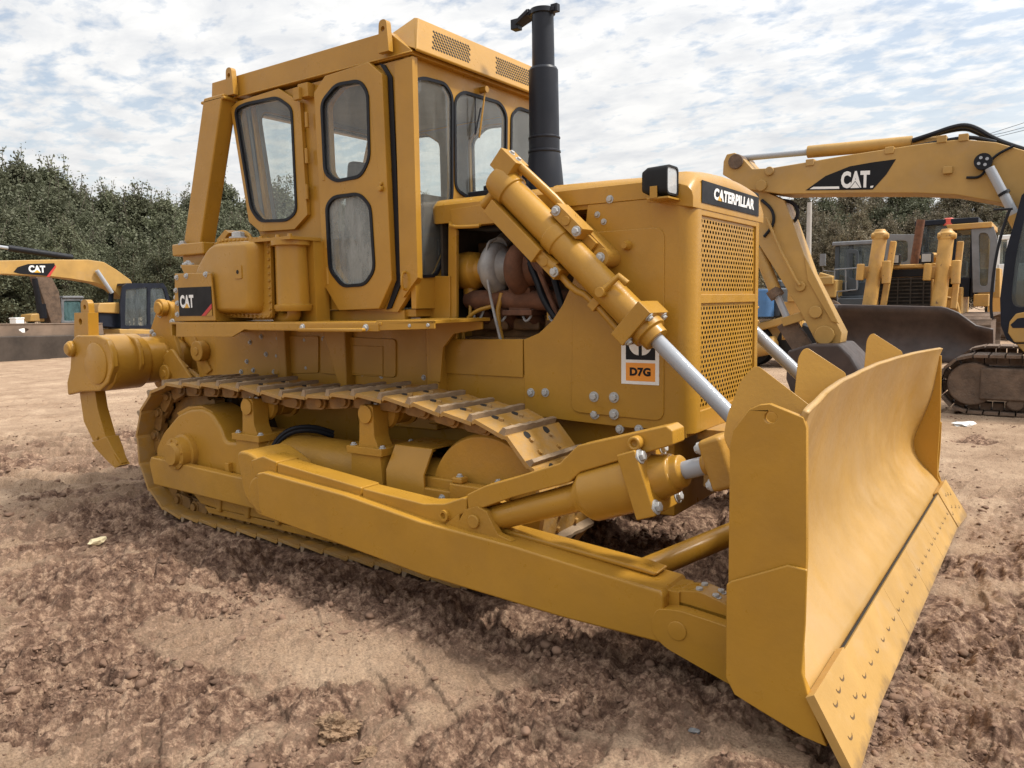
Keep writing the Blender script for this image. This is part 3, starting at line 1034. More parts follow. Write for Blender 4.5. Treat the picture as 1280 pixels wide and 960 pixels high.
mb = MB()           # grey lining just inside the walls, with the same openings
g = 0.012
inner_side = grow(side_out, -0.03)
mb.holed(inner_side, [grow(W1, g), grow(D1, g), grow(D2, g)], sidefn, CY + 0.045, CY + 0.052)
mb.holed(inner_side, [grow(W1, g), grow(D1, g), grow(D2, g)], sidefn, -CY - 0.045, -CY - 0.052)
mb.holed([(-0.72, 3.06), (0.72, 3.06), (0.72, 1.56), (-0.72, 1.56)], [grow(F1, g) if min(a for a, b in grow(F1, g)) > -0.715 else [(max(a, -0.712), b) for a, b in grow(F1, g)], grow(F2, g), grow(F3, g)],
         lambda u, v, w: (w, u, v), FX - 0.025, FX - 0.032)
mb.holed([(-0.70, 3.05), (0.70, 3.05), (0.70, 2.08), (-0.70, 2.08)], [grow(RW, g)],
         lambda u, v, w: (xr_b + (xr_t - xr_b) * (v - 2.06) / 1.0 + w, u, v), 0.045, 0.052)
mb.box(0.45, 1.96, -0.72, 0.72, 3.04, 3.05)
mb.build('lining', 'interior', cab)


def window(outline, fn, w_out, w_in, glass='glass', name='window', parent=None, mirror=False):
    mb = MB()
    mb.holed(grow(outline, 0.009), [grow(outline, -0.011)], fn, w_out, w_in, 1)
    mid = (w_out + w_in) / 2
    s = 0.003 if w_in > w_out else -0.003
    mb.holed(grow(outline, -0.006), [], fn, mid - s / 2, mid + s / 2, 0)
    return mb.build(name, [glass, 'black'], parent or cab, weld=False)


for s, y0 in ((1, CY),):
    pass
PO = CY - 0.035          # outer face of the raised panels
window(W1, sidefn, PO - 0.007, CY - 0.005)
window(D1, sidefn, PO - 0.027, CY - 0.02)
window(D2, sidefn, PO - 0.027, CY - 0.02, 'glass_film')
for wl, gm in ((W1, 'glass'), (D1, 'glass'), (D2, 'glass_film')):
    window(wl, sidefn, -CY + 0.014, -CY - 0.01, gm)
ffn = lambda u, v, w: (w, u, v)
window(F1, ffn, FX + 0.028, FX + 0.005); window(F2, ffn, FX + 0.028, FX + 0.005); window(F3, ffn, FX + 0.028, FX + 0.005)
window(RW, lambda u, v, w: (xr_b + (xr_t - xr_b) * (v - 2.06) / 1.0 + w, u, v), -0.012, 0.03)

# raised side window panel and the door
mb = MB()
P1 = QY([(293, 136), (302, 128), (353, 112), (380, 129), (389, 269), (373, 287), (330, 290), (316, 278)], CY)
mb.holed(P1, [grow(W1, 0.006)], sidefn, PO, CY - 0.002)
for py in (150, 195, 240):
    q = Q(384, py, 'y', PO)
    mb.tube((q.x, PO - 0.004, q.z - 0.05), (q.x, PO - 0.004, q.z + 0.05), 0.013, n=10)
mb.build('window_panel', 'paint', cab, bevel=0.005)
mb = MB()
PD = QY([(400, 118), (414, 97), (468, 80), (485, 95), (497, 350), (481, 386), (431, 388), (412, 356)], CY)
mb.holed(PD, [grow(D1, 0.006), grow(D2, 0.006)], sidefn, PO - 0.02, CY - 0.002)
for py in (140, 215, 300, 345):
    q = Q(404 + (py - 120) * 0.035, py, 'y', PO)
    mb.tube((q.x, PO - 0.012, q.z - 0.06), (q.x, PO - 0.012, q.z + 0.06), 0.014, n=10)
q = Q(477, 236, 'y', PO - 0.02)
mb.tube((q.x, PO - 0.02, q.z), (q.x, PO - 0.045, q.z), 0.018, n=12)
mb.tube((q.x, PO - 0.02, q.z + 0.03), (q.x, PO - 0.035, q.z + 0.03), 0.012, n=10)
mb.build('door', 'paint', cab, bevel=0.006)
mb = MB()
mb.xz(QY([(474, 79), (481, 81), (490, 96), (502, 352), (489, 385), (483, 387), (496, 350), (485, 96)], CY - 0.01), CY - 0.012, CY - 0.001)
mb.build('door_seal', 'black', cab)
mb = MB()
q = Q(507, 352, 'y', -0.80)
mb.path([(q.x, -0.80, q.z + 0.06), (q.x, -0.835, q.z + 0.05), (q.x, -0.835, q.z - 0.04), (q.x, -0.80, q.z - 0.05)], 0.009, 8, smooth=1)
mb.build('handle', 'paint', cab)
mb = MB()
q = Q(387, 115, 'y', CY)
mb.box(q.x - 0.05, q.x + 0.05, CY - 0.06, CY + 0.0, q.z - 0.045, q.z + 0.045)
mb.box(q.x - 0.07, q.x - 0.01, CY - 0.085, CY - 0.055, q.z - 0.06, q.z + 0.02)
mb.build('hinge', 'paint_rough', cab, bevel=0.004)
# wiper
mb = MB()
a = Q(606, 112, 'x', 2.05); b = Q(599, 172, 'x', 2.055)
mb.path([(2.02, a.y, a.z), (2.055, a.y, a.z), b], 0.007, 8, mi=0)
c1 = Q(601, 135, 'x', 2.045); c2 = Q(594, 168, 'x', 2.045)
mb.path([c1, c2], 0.006, 6, mi=1)
c3 = Q(594, 121, 'x', 2.045)
mb.path([c3, c2], 0.004, 6, mi=1)
mb.tube((2.01, a.y, a.z), (2.07, a.y, a.z), 0.022, n=14, mi=0)
mb.build('wiper', ['paint', 'black'], cab)

# seat and levers inside
mb = MB()
mb.box(0.95, 1.42, -0.27, 0.27, 1.85, 2.0)
mb.obox((0.93, 0, 2.28), (0.07, 0, -0.012), (0, 0.27, 0), (0.05, 0, 0.36))
mb.box(1.0, 1.35, -0.22, 0.22, 1.55, 1.86)
mb.box(0.95, 1.4, 0.34, 0.62, 1.55, 2.10); mb.box(0.95, 1.4, -0.64, -0.36, 1.55, 2.06)
mb.build('seat', 'seat', cab, bevel=0.04, seg=3)
mb = MB()
mb.box(1.72, 1.95, -0.60, 0.60, 1.6, 2.28)
for y in (-0.3, 0.15, 0.3):
    mb.path([(1.6, y, 1.6), (1.55, y, 2.0), (1.5, y + 0.02, 2.3)], 0.012, 8)
    mb.ring((1.5, y + 0.02, 2.28), (0, 0, 1), [(0, 0.012), (0.03, 0.028), (0.06, 0.012)], 10)
mb.build('dashboard', 'dark', cab, bevel=0.02)

# roof
mb = MB()
mb.prism([(0.07, CY - 0.02, 3.085), (2.06, CY - 0.02, 3.075), (2.06, CY - 0.02, 3.10), (1.87, CY - 0.02, 3.245), (0.09, CY - 0.02, 3.235)], (0, -2 * CY + 0.04, 0))
vis = [(1.80, 3.22), (2.085, 3.10), (2.09, 3.085), (2.10, 3.10), (2.005, 3.33), (1.97, 3.342), (1.80, 3.26)]
n = len(vis)
vs = []
for y, k in ((-0.80, 1), (0.80, 1)):
    for (x, z) in vis:
        t = max(0, (z - 3.10) / 0.24)
        vs.append((x, y * (1 - 0.17 * t), z))
fs = [tuple(range(n)), tuple(range(2 * n - 1, n - 1, -1))] + [(i, (i + 1) % n, n + (i + 1) % n, n + i) for i in range(n)]
mb.add(vs, fs)
mb.box(0.06, 2.07, CY - 0.032, CY - 0.015, 3.082, 3.094)
mb.box(0.06, 2.07, -CY + 0.015, -CY + 0.032, 3.082, 3.094)
roof = mb.build('roof', 'paint', cab, bevel=0.010)
# perforated vents on the roof visor
def visor(px, py):
    # the sloping face between (2.10, 3.10) and (2.005, 3.33)
    for k in range(30):
        pass
    d = AX_R * (px - 640) / FPX + AX_U * (480 - py) / FPX + AX_F
    nrm = np.array([0.23, 0, 0.095]); p0 = np.array([2.10, 0, 3.10])
    t = nrm @ (p0 - np.array(CAM)) / (nrm @ d)
    return np.array(CAM) + t * d


ez = Vector((-0.095, 0, 0.23)).normalized(); ey_ = Vector((0, 1, 0)); en = ey_.cross(ez)
for (xa, ya), (xb, yb) in (((517, 52), (588, 74)), ((621, 92), (660, 103))):
    mb = MB()
    a = visor(xa, ya); b = visor(xb, yb)
    yc0, yc1 = max(a[1], -0.625), (b[1] if xb < 600 else -a[1] + 0.06 + 0.0)
    if xb > 600: yc1 = 0.62
    zmid = 0.125
    rows = 7
    for r in range(rows):
        zz = 0.052 + r * 0.0225
        cols = int((yc1 - yc0) / 0.027)
        for k in range(cols):
            y = yc0 + (k + 0.5 * (r % 2)) * 0.027 + (zz - 0.05) * 0.55
            p = Vector((2.10, y, 3.10)) + ez * zz
            mb.ring(p, en, [(-0.004, 0.0105), (0.0016, 0.0105)], 6)
    mb.build('vent', 'hole', roof, weld=False)
for px, py in ((485, 48), (293, 104)):
    mb = MB()
    q = Q(px, py, 'y', CY - 0.03)
    lug = rpoly([(q.x - 0.045, q.z - 0.09), (q.x + 0.045, q.z - 0.09), (q.x + 0.03, q.z + 0.10), (q.x - 0.03, q.z + 0.10)], [0.0, 0.0, 0.03, 0.03], 4)
    hole = [(q.x + 0.016 * math.cos(a), q.z + 0.045 + 0.016 * math.sin(a)) for a in np.linspace(0, 2 * math.pi, 13)[:-1]]
    mb.holed(lug, [hole], sidefn, CY - 0.075, CY - 0.035)
    mb.box(q.x - 0.03, q.x + 0.03, CY - 0.04, CY - 0.015, q.z - 0.07, q.z - 0.0)
    mb.build('lifting_lug', 'paint', roof, bevel=0.006)

# rollover posts at the rear
mb = MB()
yA, yB = -0.90, -0.77
T0, T1 = (0.12, 3.10), (0.35, 3.10)
B0, B1 = (-0.24, 2.06), (-0.02, 2.06)
mb.xz([T0, T1, B1, B0], yA, yB)
mb.box(-0.30, 0.10, yA - 0.06, yB + 0.02, 1.975, 2.065)
mb.xz([(-0.25, 1.985), (0.04, 1.985), (0.16, 1.48), (-0.18, 1.48)], yA - 0.01, yB)
ps = pair(mb, 'roll_bar', 'paint', dz, bevel=0.012)
mb = MB()
mb.bolt((-0.2, yA - 0.03, 2.065), (0, 0, 1), 0.025); mb.bolt((-0.08, yA - 0.075, 1.90), (0, -1, 0), 0.028); mb.bolt((0.0, yA - 0.04, 1.80), (0, 0, 1), 0.03)
mb.build('bolts', 'bolt', ps[0])
mb = MB()
mb.box(0.08, 0.36, -0.9, 0.9, 3.06, 3.084)
mb.box(-0.22, 0.0, -0.72, 0.72, 1.46, 1.66)
mb.build('cross_member', 'paint', dz, bevel=0.01)
# ---------------------------------------------------------------- hood and engine side panels
HY = -0.576
mb = MB()
# top: slightly arched sheet with rounded shoulders
def arch(x, zt, y):
    k = min(1, abs(y) / 0.576)
    return zt - 0.03 * k ** 2 - (0.05 * max(0, (k - 0.88) / 0.12) ** 2)


ys = [-0.576, -0.570, -0.555, -0.53, -0.50, -0.4, -0.2, 0, 0.2, 0.4, 0.5, 0.53, 0.555, 0.570, 0.576]
xs = [2.0, 2.4, 2.88, 2.885, 3.2, 3.56]
zt = {2.0: 2.265, 2.4: 2.265, 2.88: 2.268, 2.885: 2.276, 3.2: 2.272, 3.56: 2.262}
vs = []; fs = []
for x in xs:
    for y in ys:
        vs.append((x, y, arch(x, zt[x], y)))
    for y in reversed(ys):
        vs.append((x, y * 0.985, arch(x, zt[x], y) - 0.014 if abs(y) < 0.57 else 2.09))
L = len(ys) * 2
for i in range(len(xs) - 1):
    for k in range(L):
        k2 = (k + 1) % L
        fs.append((i * L + k, i * L + k2, (i + 1) * L + k2, (i + 1) * L + k))
fs.append(tuple(range(L))); fs.append(tuple((len(xs) - 1) * L + k for k in reversed(range(L))))
mb.add(vs, fs)
for s in (-1, 1):
    y0, y1 = sorted((s * 0.576, s * 0.560))
    mb.box(2.02, 2.90, y0, y1, 2.085, 2.20)
    y0, y1 = sorted((s * 0.584, s * 0.572))
    mb.box(2.88, 3.56, y0, y1, 2.115, 2.205)
hood = mb.build('hood', 'paint', dz, bevel=0.004)
mb = MB()
for px, py in ((762, 249),):
    q = Q(px, py, 'y', HY - 0.01)
    mb.bolt((q.x, -0.583, q.z), (0, -1, 0), 0.018)
mb.build('bolts', 'bolt', hood)

mb = MB()
front = [(2.690, 0.90), (2.690, 1.357), (2.70, 1.358), (2.80, 1.395), (2.895, 1.470), (2.965, 1.560), (3.03, 1.68), (3.08, 1.82), (3.115, 1.96), (3.136, 2.115),
         (3.60, 2.115), (3.64, 2.08), (3.64, 0.885), (3.40, 0.872), (3.0, 0.885)]
mb.xz(front, HY - 0.004, HY + 0.022)
mb.xz(rpoly([(3.02, 0.94), (3.60, 0.925), (3.60, 1.96), (3.06, 1.96)], 0.06, 4), HY - 0.014, HY - 0.003)
mb.xz(QY([(543, 424), (654, 424), (654, 472), (543, 466)], HY), HY - 0.006, HY + 0.022)
mb.xz([(1.96, 1.14), (2.70, 1.14), (2.70, 0.88), (1.96, 0.90)], HY + 0.004, HY + 0.024)
mb.xz(QY([(561, 276), (571, 288), (571, 424), (560, 424)], HY), HY - 0.005, HY + 0.022)
mb.xz(QY([(522, 345), (562, 345), (562, 424), (540, 424), (522, 392)], HY - 0.02), HY - 0.018, HY + 0.01)
pan = pair(mb, 'engine_side_panel', 'paint', dz, bevel=0.004)
mb = MB()
for px, py, r in ((662, 491, .021), (680, 491, .021), (742, 496, .024), (767, 497, .024), (742, 518, .024), (767, 518, .024), (773, 537, .02), (797, 537, .02), (745, 268, .014), (753, 277, .014)):
    q = Q(px, py, 'y', HY - 0.02)
    mb.bolt((q.x, HY - (0.0145 if q.x > 3.03 and q.z > 0.94 and q.z < 1.95 else 0.005), q.z), (0, -1, 0), r)
q = Q(786, 307, 'y', HY)
mb.build('bolts', 'bolt', pan[0])
mb = MB()
mb.ring((q.x, HY - 0.012, q.z), (0, -1, 0), [(0, 0.028), (0.02, 0.026), (0.03, 0.02), (0.05, 0.018)], 14)
both_sub(mb, 'latch_boss', 'paint_rough', pan)
# shroud, step plate with grab handle at the cab corner
mb = MB()
mb.xz(QY([(563, 262), (600, 256), (650, 262), (650, 276), (565, 284)], HY - 0.01), HY - 0.012, HY + 0.15)
mb.path([Q(600, 281, 'y', HY - 0.01), Q(597, 283, 'y', HY - 0.05), Q(563, 284, 'y', HY - 0.05), Q(563, 278, 'y', HY)], 0.012, 8, smooth=1)
mb.build('grab_bracket', 'paint', dz, bevel=0.003)

# number plate decal on the near panel
mb = MB()
d0 = Q(779, 480, 'y', HY); dw, dh = 0.225, 0.335
O = Vector((d0.x - 0.003, HY - 0.0145, d0.z + 0.004)); EX, EZ = (1, 0, 0), (0, 0, 1)
flat(mb, [(0, 0), (dw, 0), (dw, dh), (0, dh)], O, EX, EZ, 0, 0.002, 0)
flat(mb, [(0.028, 0.018), (dw - 0.022, 0.018), (dw - 0.022, 0.118), (0.028, 0.118)], O, EX, EZ, 0.0015, 0.0012, 2)
flat(mb, [(0.028, 0.135), (dw - 0.022, 0.135), (dw - 0.022, dh - 0.018), (0.028, dh - 0.018)], O, EX, EZ, 0.0015, 0.0012, 1)
lettering(mb, 'D7G', O + Vector((0.052, 0, 0.045)), EX, EZ, 0.125, 0.048, 0.004, 0.055, 0, 1)
cx_, cz_ = 0.028 + (dw - 0.05) / 2, 0.135 + (dh - 0.153) / 2
for s in (-1, 1):
    half = [(cx_ + s * (0.010 + 0.060 * math.cos(a)), cz_ + 0.066 * math.sin(a)) for a in np.linspace(-math.pi / 2, math.pi / 2, 14)]
    flat(mb, half, O, EX, EZ, 0.003, 0.001, 0)
mb.build('model_plate', ['white', 'decalblack', 'orange'], dz)

# ---------------------------------------------------------------- radiator guard with perforated front
GX = 3.755
mb = MB()
ringo = rpoly([(3.54, -0.583), (GX, -0.583), (GX, 0.583), (3.54, 0.583)], [0, 0.085, 0.085, 0], 7)
ringi = [(3.54, 0.545), (3.70, 0.545), (3.70, -0.545), (3.54, -0.545)]
# side/corner skins as U shaped prism pieces
for s in (-1, 1):
    u = [(3.52, s * 0.583)] + [(GX - 0.085 + 0.085 * math.sin(a), s * (0.498 + 0.085 * math.cos(a))) for a in np.linspace(0, math.pi / 2, 9)] + [(GX, s * 0.455), (GX - 0.03, s * 0.455), (GX - 0.10, s * 0.545), (3.52, s * 0.555)]
    mb.xy(u, 0.86, 2.14)
# top cap: arched, with a rounded front lip
nose = []
for k in range(15):
    y = -0.587 + 1.174 * k / 14
    nose.append((y, 2.285 - 0.045 * (abs(y) / 0.583) ** 2 - 0.06 * max(0, (abs(y) - 0.50) / 0.087) ** 2))
vs = []; fs = []
prof_x = [(3.50, -0.012), (3.60, 0.0), (3.68, -0.003), (3.725, -0.018), (3.750, -0.045), (3.758, -0.075)]
for x, dz_ in prof_x:
    for y, z in nose:
        vs.append((x, y, z + dz_))
Ln = len(nose)
for i in range(len(prof_x) - 1):
    for k in range(Ln - 1):
        fs.append((i * Ln + k, i * Ln + k + 1, (i + 1) * Ln + k + 1, (i + 1) * Ln + k))
base = len(vs)
for x in (3.50, 3.758):
    for y, z in nose:
        vs.append((x, y, 2.05 if x > 3.6 else 2.10))
for k in range(Ln - 1):
    fs.append((k, base + k, base + k + 1, k + 1))
    a = (len(prof_x) - 1) * Ln
    fs.append((a + k, a + k + 1, base + Ln + k + 1, base + Ln + k))
    fs.append((base + k, base + Ln + k, base + Ln + k + 1, base + k + 1))
for e in (0, Ln - 1):
    fs.append(tuple([i * Ln + e for i in range(len(prof_x))] + [base + Ln + e, base + e]))
mb.add(vs, fs)
mb.box(3.70, GX - 0.001, -0.456, 0.456, 1.555, 1.605)      # bar between the two screens
mb.box(3.70, GX - 0.001, -0.456, 0.456, 2.02, 2.055)
mb.box(3.70, GX - 0.001, -0.456, 0.456, 0.86, 0.975)
mb.box(3.50, 3.72, -0.57, 0.57, 0.84, 0.88)
guard = mb.build('radiator_guard', 'paint', dz, bevel=0.004)
# perforated sheets: every hole is cut
for z0, z1 in ((1.603, 2.022), (0.973, 1.557)):
    mb = MB()
    ncol = 21
    nrow = max(2, int(round((z1 - z0 - 0.03) / 0.0262)))
    py_, pz_ = 0.90 / ncol, (z1 - z0 - 0.03) / nrow
    for r in range(nrow):
        odd = r % 2
        zc = z0 + 0.015 + (r + 0.5) * pz_
        a, b = py_ / 2, pz_ / 2
        for c in range(ncol - odd):
            yc = -0.45 + (c + 0.5 + 0.5 * odd) * py_
            outer = [(yc - a, zc - b), (yc, zc - b), (yc + a, zc - b), (yc + a, zc), (yc + a, zc + b), (yc, zc + b), (yc - a, zc + b), (yc - a, zc)]
            hole = []
            for k in range(8):
                an = math.pi * 1.25 + k * math.pi / 4
                hole.append((yc + 0.0128 * math.cos(an), zc + 0.0098 * math.sin(an)))
            vs = [(GX - 0.012, u, v) for u, v in outer] + [(GX - 0.012, u, v) for u, v in hole]
            mb.add(vs, [(k, (k + 1) % 8, 8 + (k + 1) % 8, 8 + k) for k in range(8)])
        if odd:
            for ya in (-0.45, 0.45 - a):
                mb.add([(GX - 0.012, ya, zc - b), (GX - 0.012, ya + a, zc - b), (GX - 0.012, ya + a, zc + b), (GX - 0.012, ya, zc + b)], [(0, 1, 2, 3)])
    for za, zb in ((z0, z0 + 0.015), (z1 - 0.015, z1)):
        mb.add([(GX - 0.012, -0.45, za), (GX - 0.012, 0.45, za), (GX - 0.012, 0.45, zb), (GX - 0.012, -0.45, zb)], [(0, 1, 2, 3)])
    mb.build('grille_screen', 'paint', guard)
mb = MB()
mb.box(3.56, 3.60, -0.54, 0.54, 0.90, 2.06)
mb.build('radiator_core', 'hole', guard)
mb = MB()
so = Vector((3.7585, -0.475, 2.085))
flat(mb, [(0, 0), (0.95, 0), (0.95, 0.115), (0, 0.115)], so, (0, 1, 0), (0, 0, 1), 0.0, 0.004, 0)
lettering(mb, 'CATERPILLAR', so + Vector((0, 0.17, 0.03)), (0, 1, 0), (0, 0, 1), 0.68, 0.064, 0.0055, 0.05, 0.12, 1)
flat(mb, [(0.225, 0.03), (0.285, 0.03), (0.255, 0.058)], so, (0, 1, 0), (0, 0, 1), 0.006, 0.001, 2)
mb.build('nameplate', ['decalblack', 'white', 'logoyellow'], guard)

# headlights
mb = MB()
q = Q(828, 227, 'y', -0.62)
c = Vector(Q(827, 227, 'y', -0.665))
lb = rpoly([(-0.074, -0.074), (0.074, -0.074), (0.074, 0.074), (-0.074, 0.074)], 0.028, 3)
vs = []; fs = []
for x, k in ((-0.085, 0.72), (-0.05, 0.95), (0.05, 1.0), (0.062, 1.0), (0.062, 0.86), (0.050, 0.84)):
    for u, v in lb:
        vs.append((c.x + x, c.y + u * k, c.z + v * k))
n = len(lb)
for i in range(5):
    for k in range(n):
        k2 = (k + 1) % n
        fs.append((i * n + k, i * n + k2, (i + 1) * n + k2, (i + 1) * n + k))
fs.append(tuple(range(n)))
mb.add(vs, fs)
hl = pair(mb, 'headlight', 'plastic', dz, ang=45)
mb = MB()
mb.yz([(c.y + u * 0.86, c.z + v * 0.86) for u, v in lb], c.x + 0.050, c.x + 0.057)
both_sub(mb, 'lens', 'lens', hl)
mb = MB()
mb.box(c.x - 0.05, c.x + 0.07, -0.74, -0.57, c.z - 0.095, c.z - 0.085)
mb.box(c.x - 0.03, c.x + 0.01, -0.745, -0.738, c.z - 0.09, c.z - 0.03)
both_sub(mb, 'bracket', 'paint', hl, bevel=0.002)

# ---------------------------------------------------------------- exhaust stack
mb = MB()
ex = 2.49
mb.ring((ex, 0, 2.22), (0, 0, 1), [(0, 0.128), (0.08, 0.128), (0.20, 0.118), (0.30, 0.108), (0.33, 0.103), (0.335, 0.108), (0.345, 0.108), (0.35, 0.102), (0.42, 0.102), (0.425, 0.106), (0.433, 0.106), (0.438, 0.100),
                                   (0.86, 0.096), (0.875, 0.088), (0.88, 0.074), (1.205, 0.071), (1.21, 0.082), (1.24, 0.082), (1.242, 0.06), (1.0, 0.058)], 40, closed=False)
st = mb.build('exhaust_stack', 'stack', dz, ang=25)
mb = MB()
mb.box(ex - 0.1, ex + 0.1, -0.03, 0.03, 3.43, 3.455)
mb.tube((ex - 0.085, -0.05, 3.45), (ex - 0.085, 0.05, 3.45), 0.022, n=12)
mb.prism([(ex - 0.085, -0.06, 3.47), (ex - 0.085, 0.06, 3.47), (ex - 0.20, 0.04, 3.42), (ex - 0.20, -0.04, 3.42)], (0.01, 0, -0.025))
mb.box(ex - 0.235, ex - 0.18, -0.03, 0.03, 3.375, 3.44)
mb.box(ex + 0.07, ex + 0.12, -0.02, 0.02, 3.425, 3.475)
mb.build('rain_cap', 'stack', st, bevel=0.004)
mb = MB()
mb.box(2.2, 2.42, -0.30, -0.1, 2.27, 2.34); mb.box(2.12, 2.38, -0.36, 0.05, 2.262, 2.30)
mb.ring((2.25, 0.28, 2.26), (0, 0, 1), [(0, 0.11), (0.10, 0.11), (0.14, 0.13), (0.22, 0.13), (0.27, 0.06)], 24)
mb.build('air_intake', 'stack', dz, bevel=0.01)

# ---------------------------------------------------------------- engine behind the open side
mb = MB()
mb.box(2.05, 3.45, -0.30, 0.30, 0.95, 1.62)
mb.box(2.10, 3.15, -0.24, 0.24, 1.60, 1.98)
for k in range(4):
    x = 2.22 + k * 0.24
    mb.box(x, x + 0.20, -0.36, -0.28, 1.40, 1.48)
    mb.box(x + 0.02, x + 0.18, -0.34, -0.28, 1.05, 1.30)
mb.box(2.05, 3.2, -0.42, -0.28, 1.30, 1.36)
eng = mb.build('engine', 'enginepaint', dz, bevel=0.015)
mb = MB()
mb.box(2.03, 2.05, -0.54, 0.54, 0.95, 2.20)
mb.box(3.44, 3.47, -0.55, 0.55, 0.95, 2.20)
mb.box(2.05, 3.45, -0.55, 0.55, 0.94, 0.96)
mb.yz(rpoly([(-0.52, 1.0), (0.52, 1.0), (0.52, 2.12), (-0.52, 2.12)], 0.3, 6), 3.16, 3.44)
mb.build('fan_shroud', 'dark', dz)
mb = MB()
mb.path([(2.15, -0.40, 1.60), (2.25, -0.42, 1.60), (3.0, -0.42, 1.58), (3.1, -0.38, 1.56)], 0.062, 14)
for k in range(5):
    x = 2.24 + k * 0.185
    mb.path([(x, -0.42, 1.59), (x + 0.01, -0.40, 1.52), (x + 0.015, -0.30, 1.45)], 0.045, 12, smooth=1)
mb.build('exhaust_manifold', 'rust', eng)


def snail(mb, c, r0, r1, w, mi=0, n=36):
    """Volute housing about the X axis."""
    pts = []
    for k in range(n + 1):
        a = 2 * math.pi * k / n - math.pi / 2
        t = k / n
        pts.append((a, r1 * (0.72 + 0.28 * t)))
    m = 14
    vs = []; fs = []
    for a, rr in pts:
        for j in range(m):
            b = 2 * math.pi * j / m
            rad = r0 + rr * math.cos(b) * 1.0
            vs.append((c[0] + w * math.sin(b) * rr / r1, c[1] + rad * math.cos(a), c[2] + rad * math.sin(a)))
    for i in range(n):
        for j in range(m):
            j2 = (j + 1) % m
            fs.append((i * m + j, i * m + j2, (i + 1) * m + j2, (i + 1) * m + j))
    mb.add(vs, fs, mi)


tc_ = Q(620, 335, 'y', -0.42)
tx, tz = tc_.x, tc_.z
mb = MB()
snail(mb, (tx, -0.40, tz), 0.105, 0.068, 0.062)
mb.ring((tx - 0.10, -0.40, tz), (1, 0, 0), [(0, 0.085), (0.06, 0.095), (0.08, 0.14), (0.13, 0.145), (0.17, 0.10), (0.22, 0.075)], 28)
mb.path([(tx - 0.01, -0.36, tz + 0.15), (tx - 0.02, -0.26, tz + 0.2), (tx - 0.03, -0.12, tz + 0.2)], 0.05, 14, smooth=1)
turbo = mb.build('turbocharger', 'alu', eng)
mb = MB()
snail(mb, (tx + 0.20, -0.40, tz - 0.01), 0.10, 0.080, 0.075)
mb.ring((tx + 0.12, -0.40, tz - 0.01), (1, 0, 0), [(0, 0.07), (0.06, 0.13), (0.12, 0.13), (0.19, 0.10), (0.25, 0.095), (0.26, 0.115), (0.29, 0.115)], 28)
mb.box(tx + 0.12, tx + 0.28, -0.46, -0.32, tz - 0.28, tz - 0.13)
mb.box(tx + 0.09, tx + 0.31, -0.49, -0.30, tz - 0.30, tz - 0.265)
mb.build('turbine_housing', 'rust', eng, bevel=0.006)
mb = MB()
mb.ring((tx - 0.33, -0.40, tz - 0.01), (1, 0, 0), [(0, 0.05), (0.01, 0.09), (0.04, 0.118), (0.10, 0.125), (0.17, 0.118), (0.20, 0.085), (0.25, 0.080)], 30)
mb.tube((tx - 0.22, -0.40, tz - 0.11), (tx - 0.22, -0.40, tz - 0.2), 0.05, n=18)
mb.path([(tx - 0.19, -0.43, tz - 0.2), (tx - 0.19, -0.45, tz - 0.24), (tx - 0.19, -0.46, tz - 0.35)], 0.012, 8)
mb.path([(tx - 0.0, -0.46, tz - 0.24), (tx - 0.12, -0.50, tz - 0.27), (tx - 0.22, -0.50, tz - 0.36), (tx - 0.22, -0.50, tz - 0.72)], 0.014, 8, smooth=2)
mb.path([(tx + 0.07, -0.46, tz - 0.16), (tx + 0.055, -0.50, tz - 0.30), (tx + 0.12, -0.50, tz - 0.55), (tx + 0.15, -0.50, tz - 0.72)], 0.016, 8, smooth=1)
mb.box(tx + 0.40, tx + 0.58, -0.46, -0.36, tz - 0.33, tz - 0.28)
mb.build('air_duct', 'paint', eng, bevel=0.003)
mb = MB()
mb.path([(tx + 0.02, -0.44, tz + 0.18), (tx + 0.0, -0.52, tz + 0.15), (tx + 0.01, -0.54, tz - 0.05), (tx + 0.08, -0.54, tz - 0.35), (tx + 0.17, -0.52, tz - 0.70)], 0.009, 8, smooth=2)
mb.bolt((tx + 0.16, -0.53, tz - 0.66), (0, -1, 0), 0.02)
for k in range(4):
    x = 2.22 + k * 0.19
    mb.path([(x, -0.45, 1.50), (x + 0.03, -0.47, 1.46), (x + 0.06, -0.47, 1.47), (x + 0.08, -0.45, 1.53)], 0.008, 6, smooth=1)
mb.build('oil_line', 'alu', eng)
rh = random.Random(12)
for k, (x0, z0, x1, z1) in enumerate(((tx - 0.25, tz - 0.45, tx + 0.55, tz - 0.52), (tx - 0.3, tz - 0.62, tx + 0.5, tz - 0.66), (tx + 0.25, tz + 0.1, tx + 0.62, tz - 0.45), (tx + 0.32, tz + 0.2, tx + 0.55, tz - 0.4),
                                     (tx - 0.42, tz + 0.2, tx - 0.38, tz - 0.7), (tx - 0.34, tz + 0.28, tx + 0.5, tz + 0.30))):
    mb = MB()
    pts = [Vector((x0 + (x1 - x0) * t + rh.uniform(-.03, .03), -0.47 - 0.04 * math.sin(t * 3.1), z0 + (z1 - z0) * t - 0.05 * math.sin(t * 3.1) + rh.uniform(-.02, .02))) for t in (0, .25, .5, .75, 1)]
    mb.path(pts, (0.013, 0.010, 0.022, 0.016, 0.014, 0.02)[k], 8, smooth=2)
    mb.build('hose', 'black' if k % 3 else 'rust', eng)
mb = MB()
for k in range(6):
    x = tx - 0.36 + k * 0.17
    mb.box(x, x + 0.06, -0.44, -0.40, tz - 0.60, tz - 0.54)
    mb.tube((x + 0.1, -0.43, tz - 0.57), (x + 0.1, -0.38, tz - 0.57), 0.022, n=10)
    mb.tube((x + 0.03, -0.455, tz - 0.645), (x + 0.03, -0.40, tz - 0.645), 0.016, n=8)
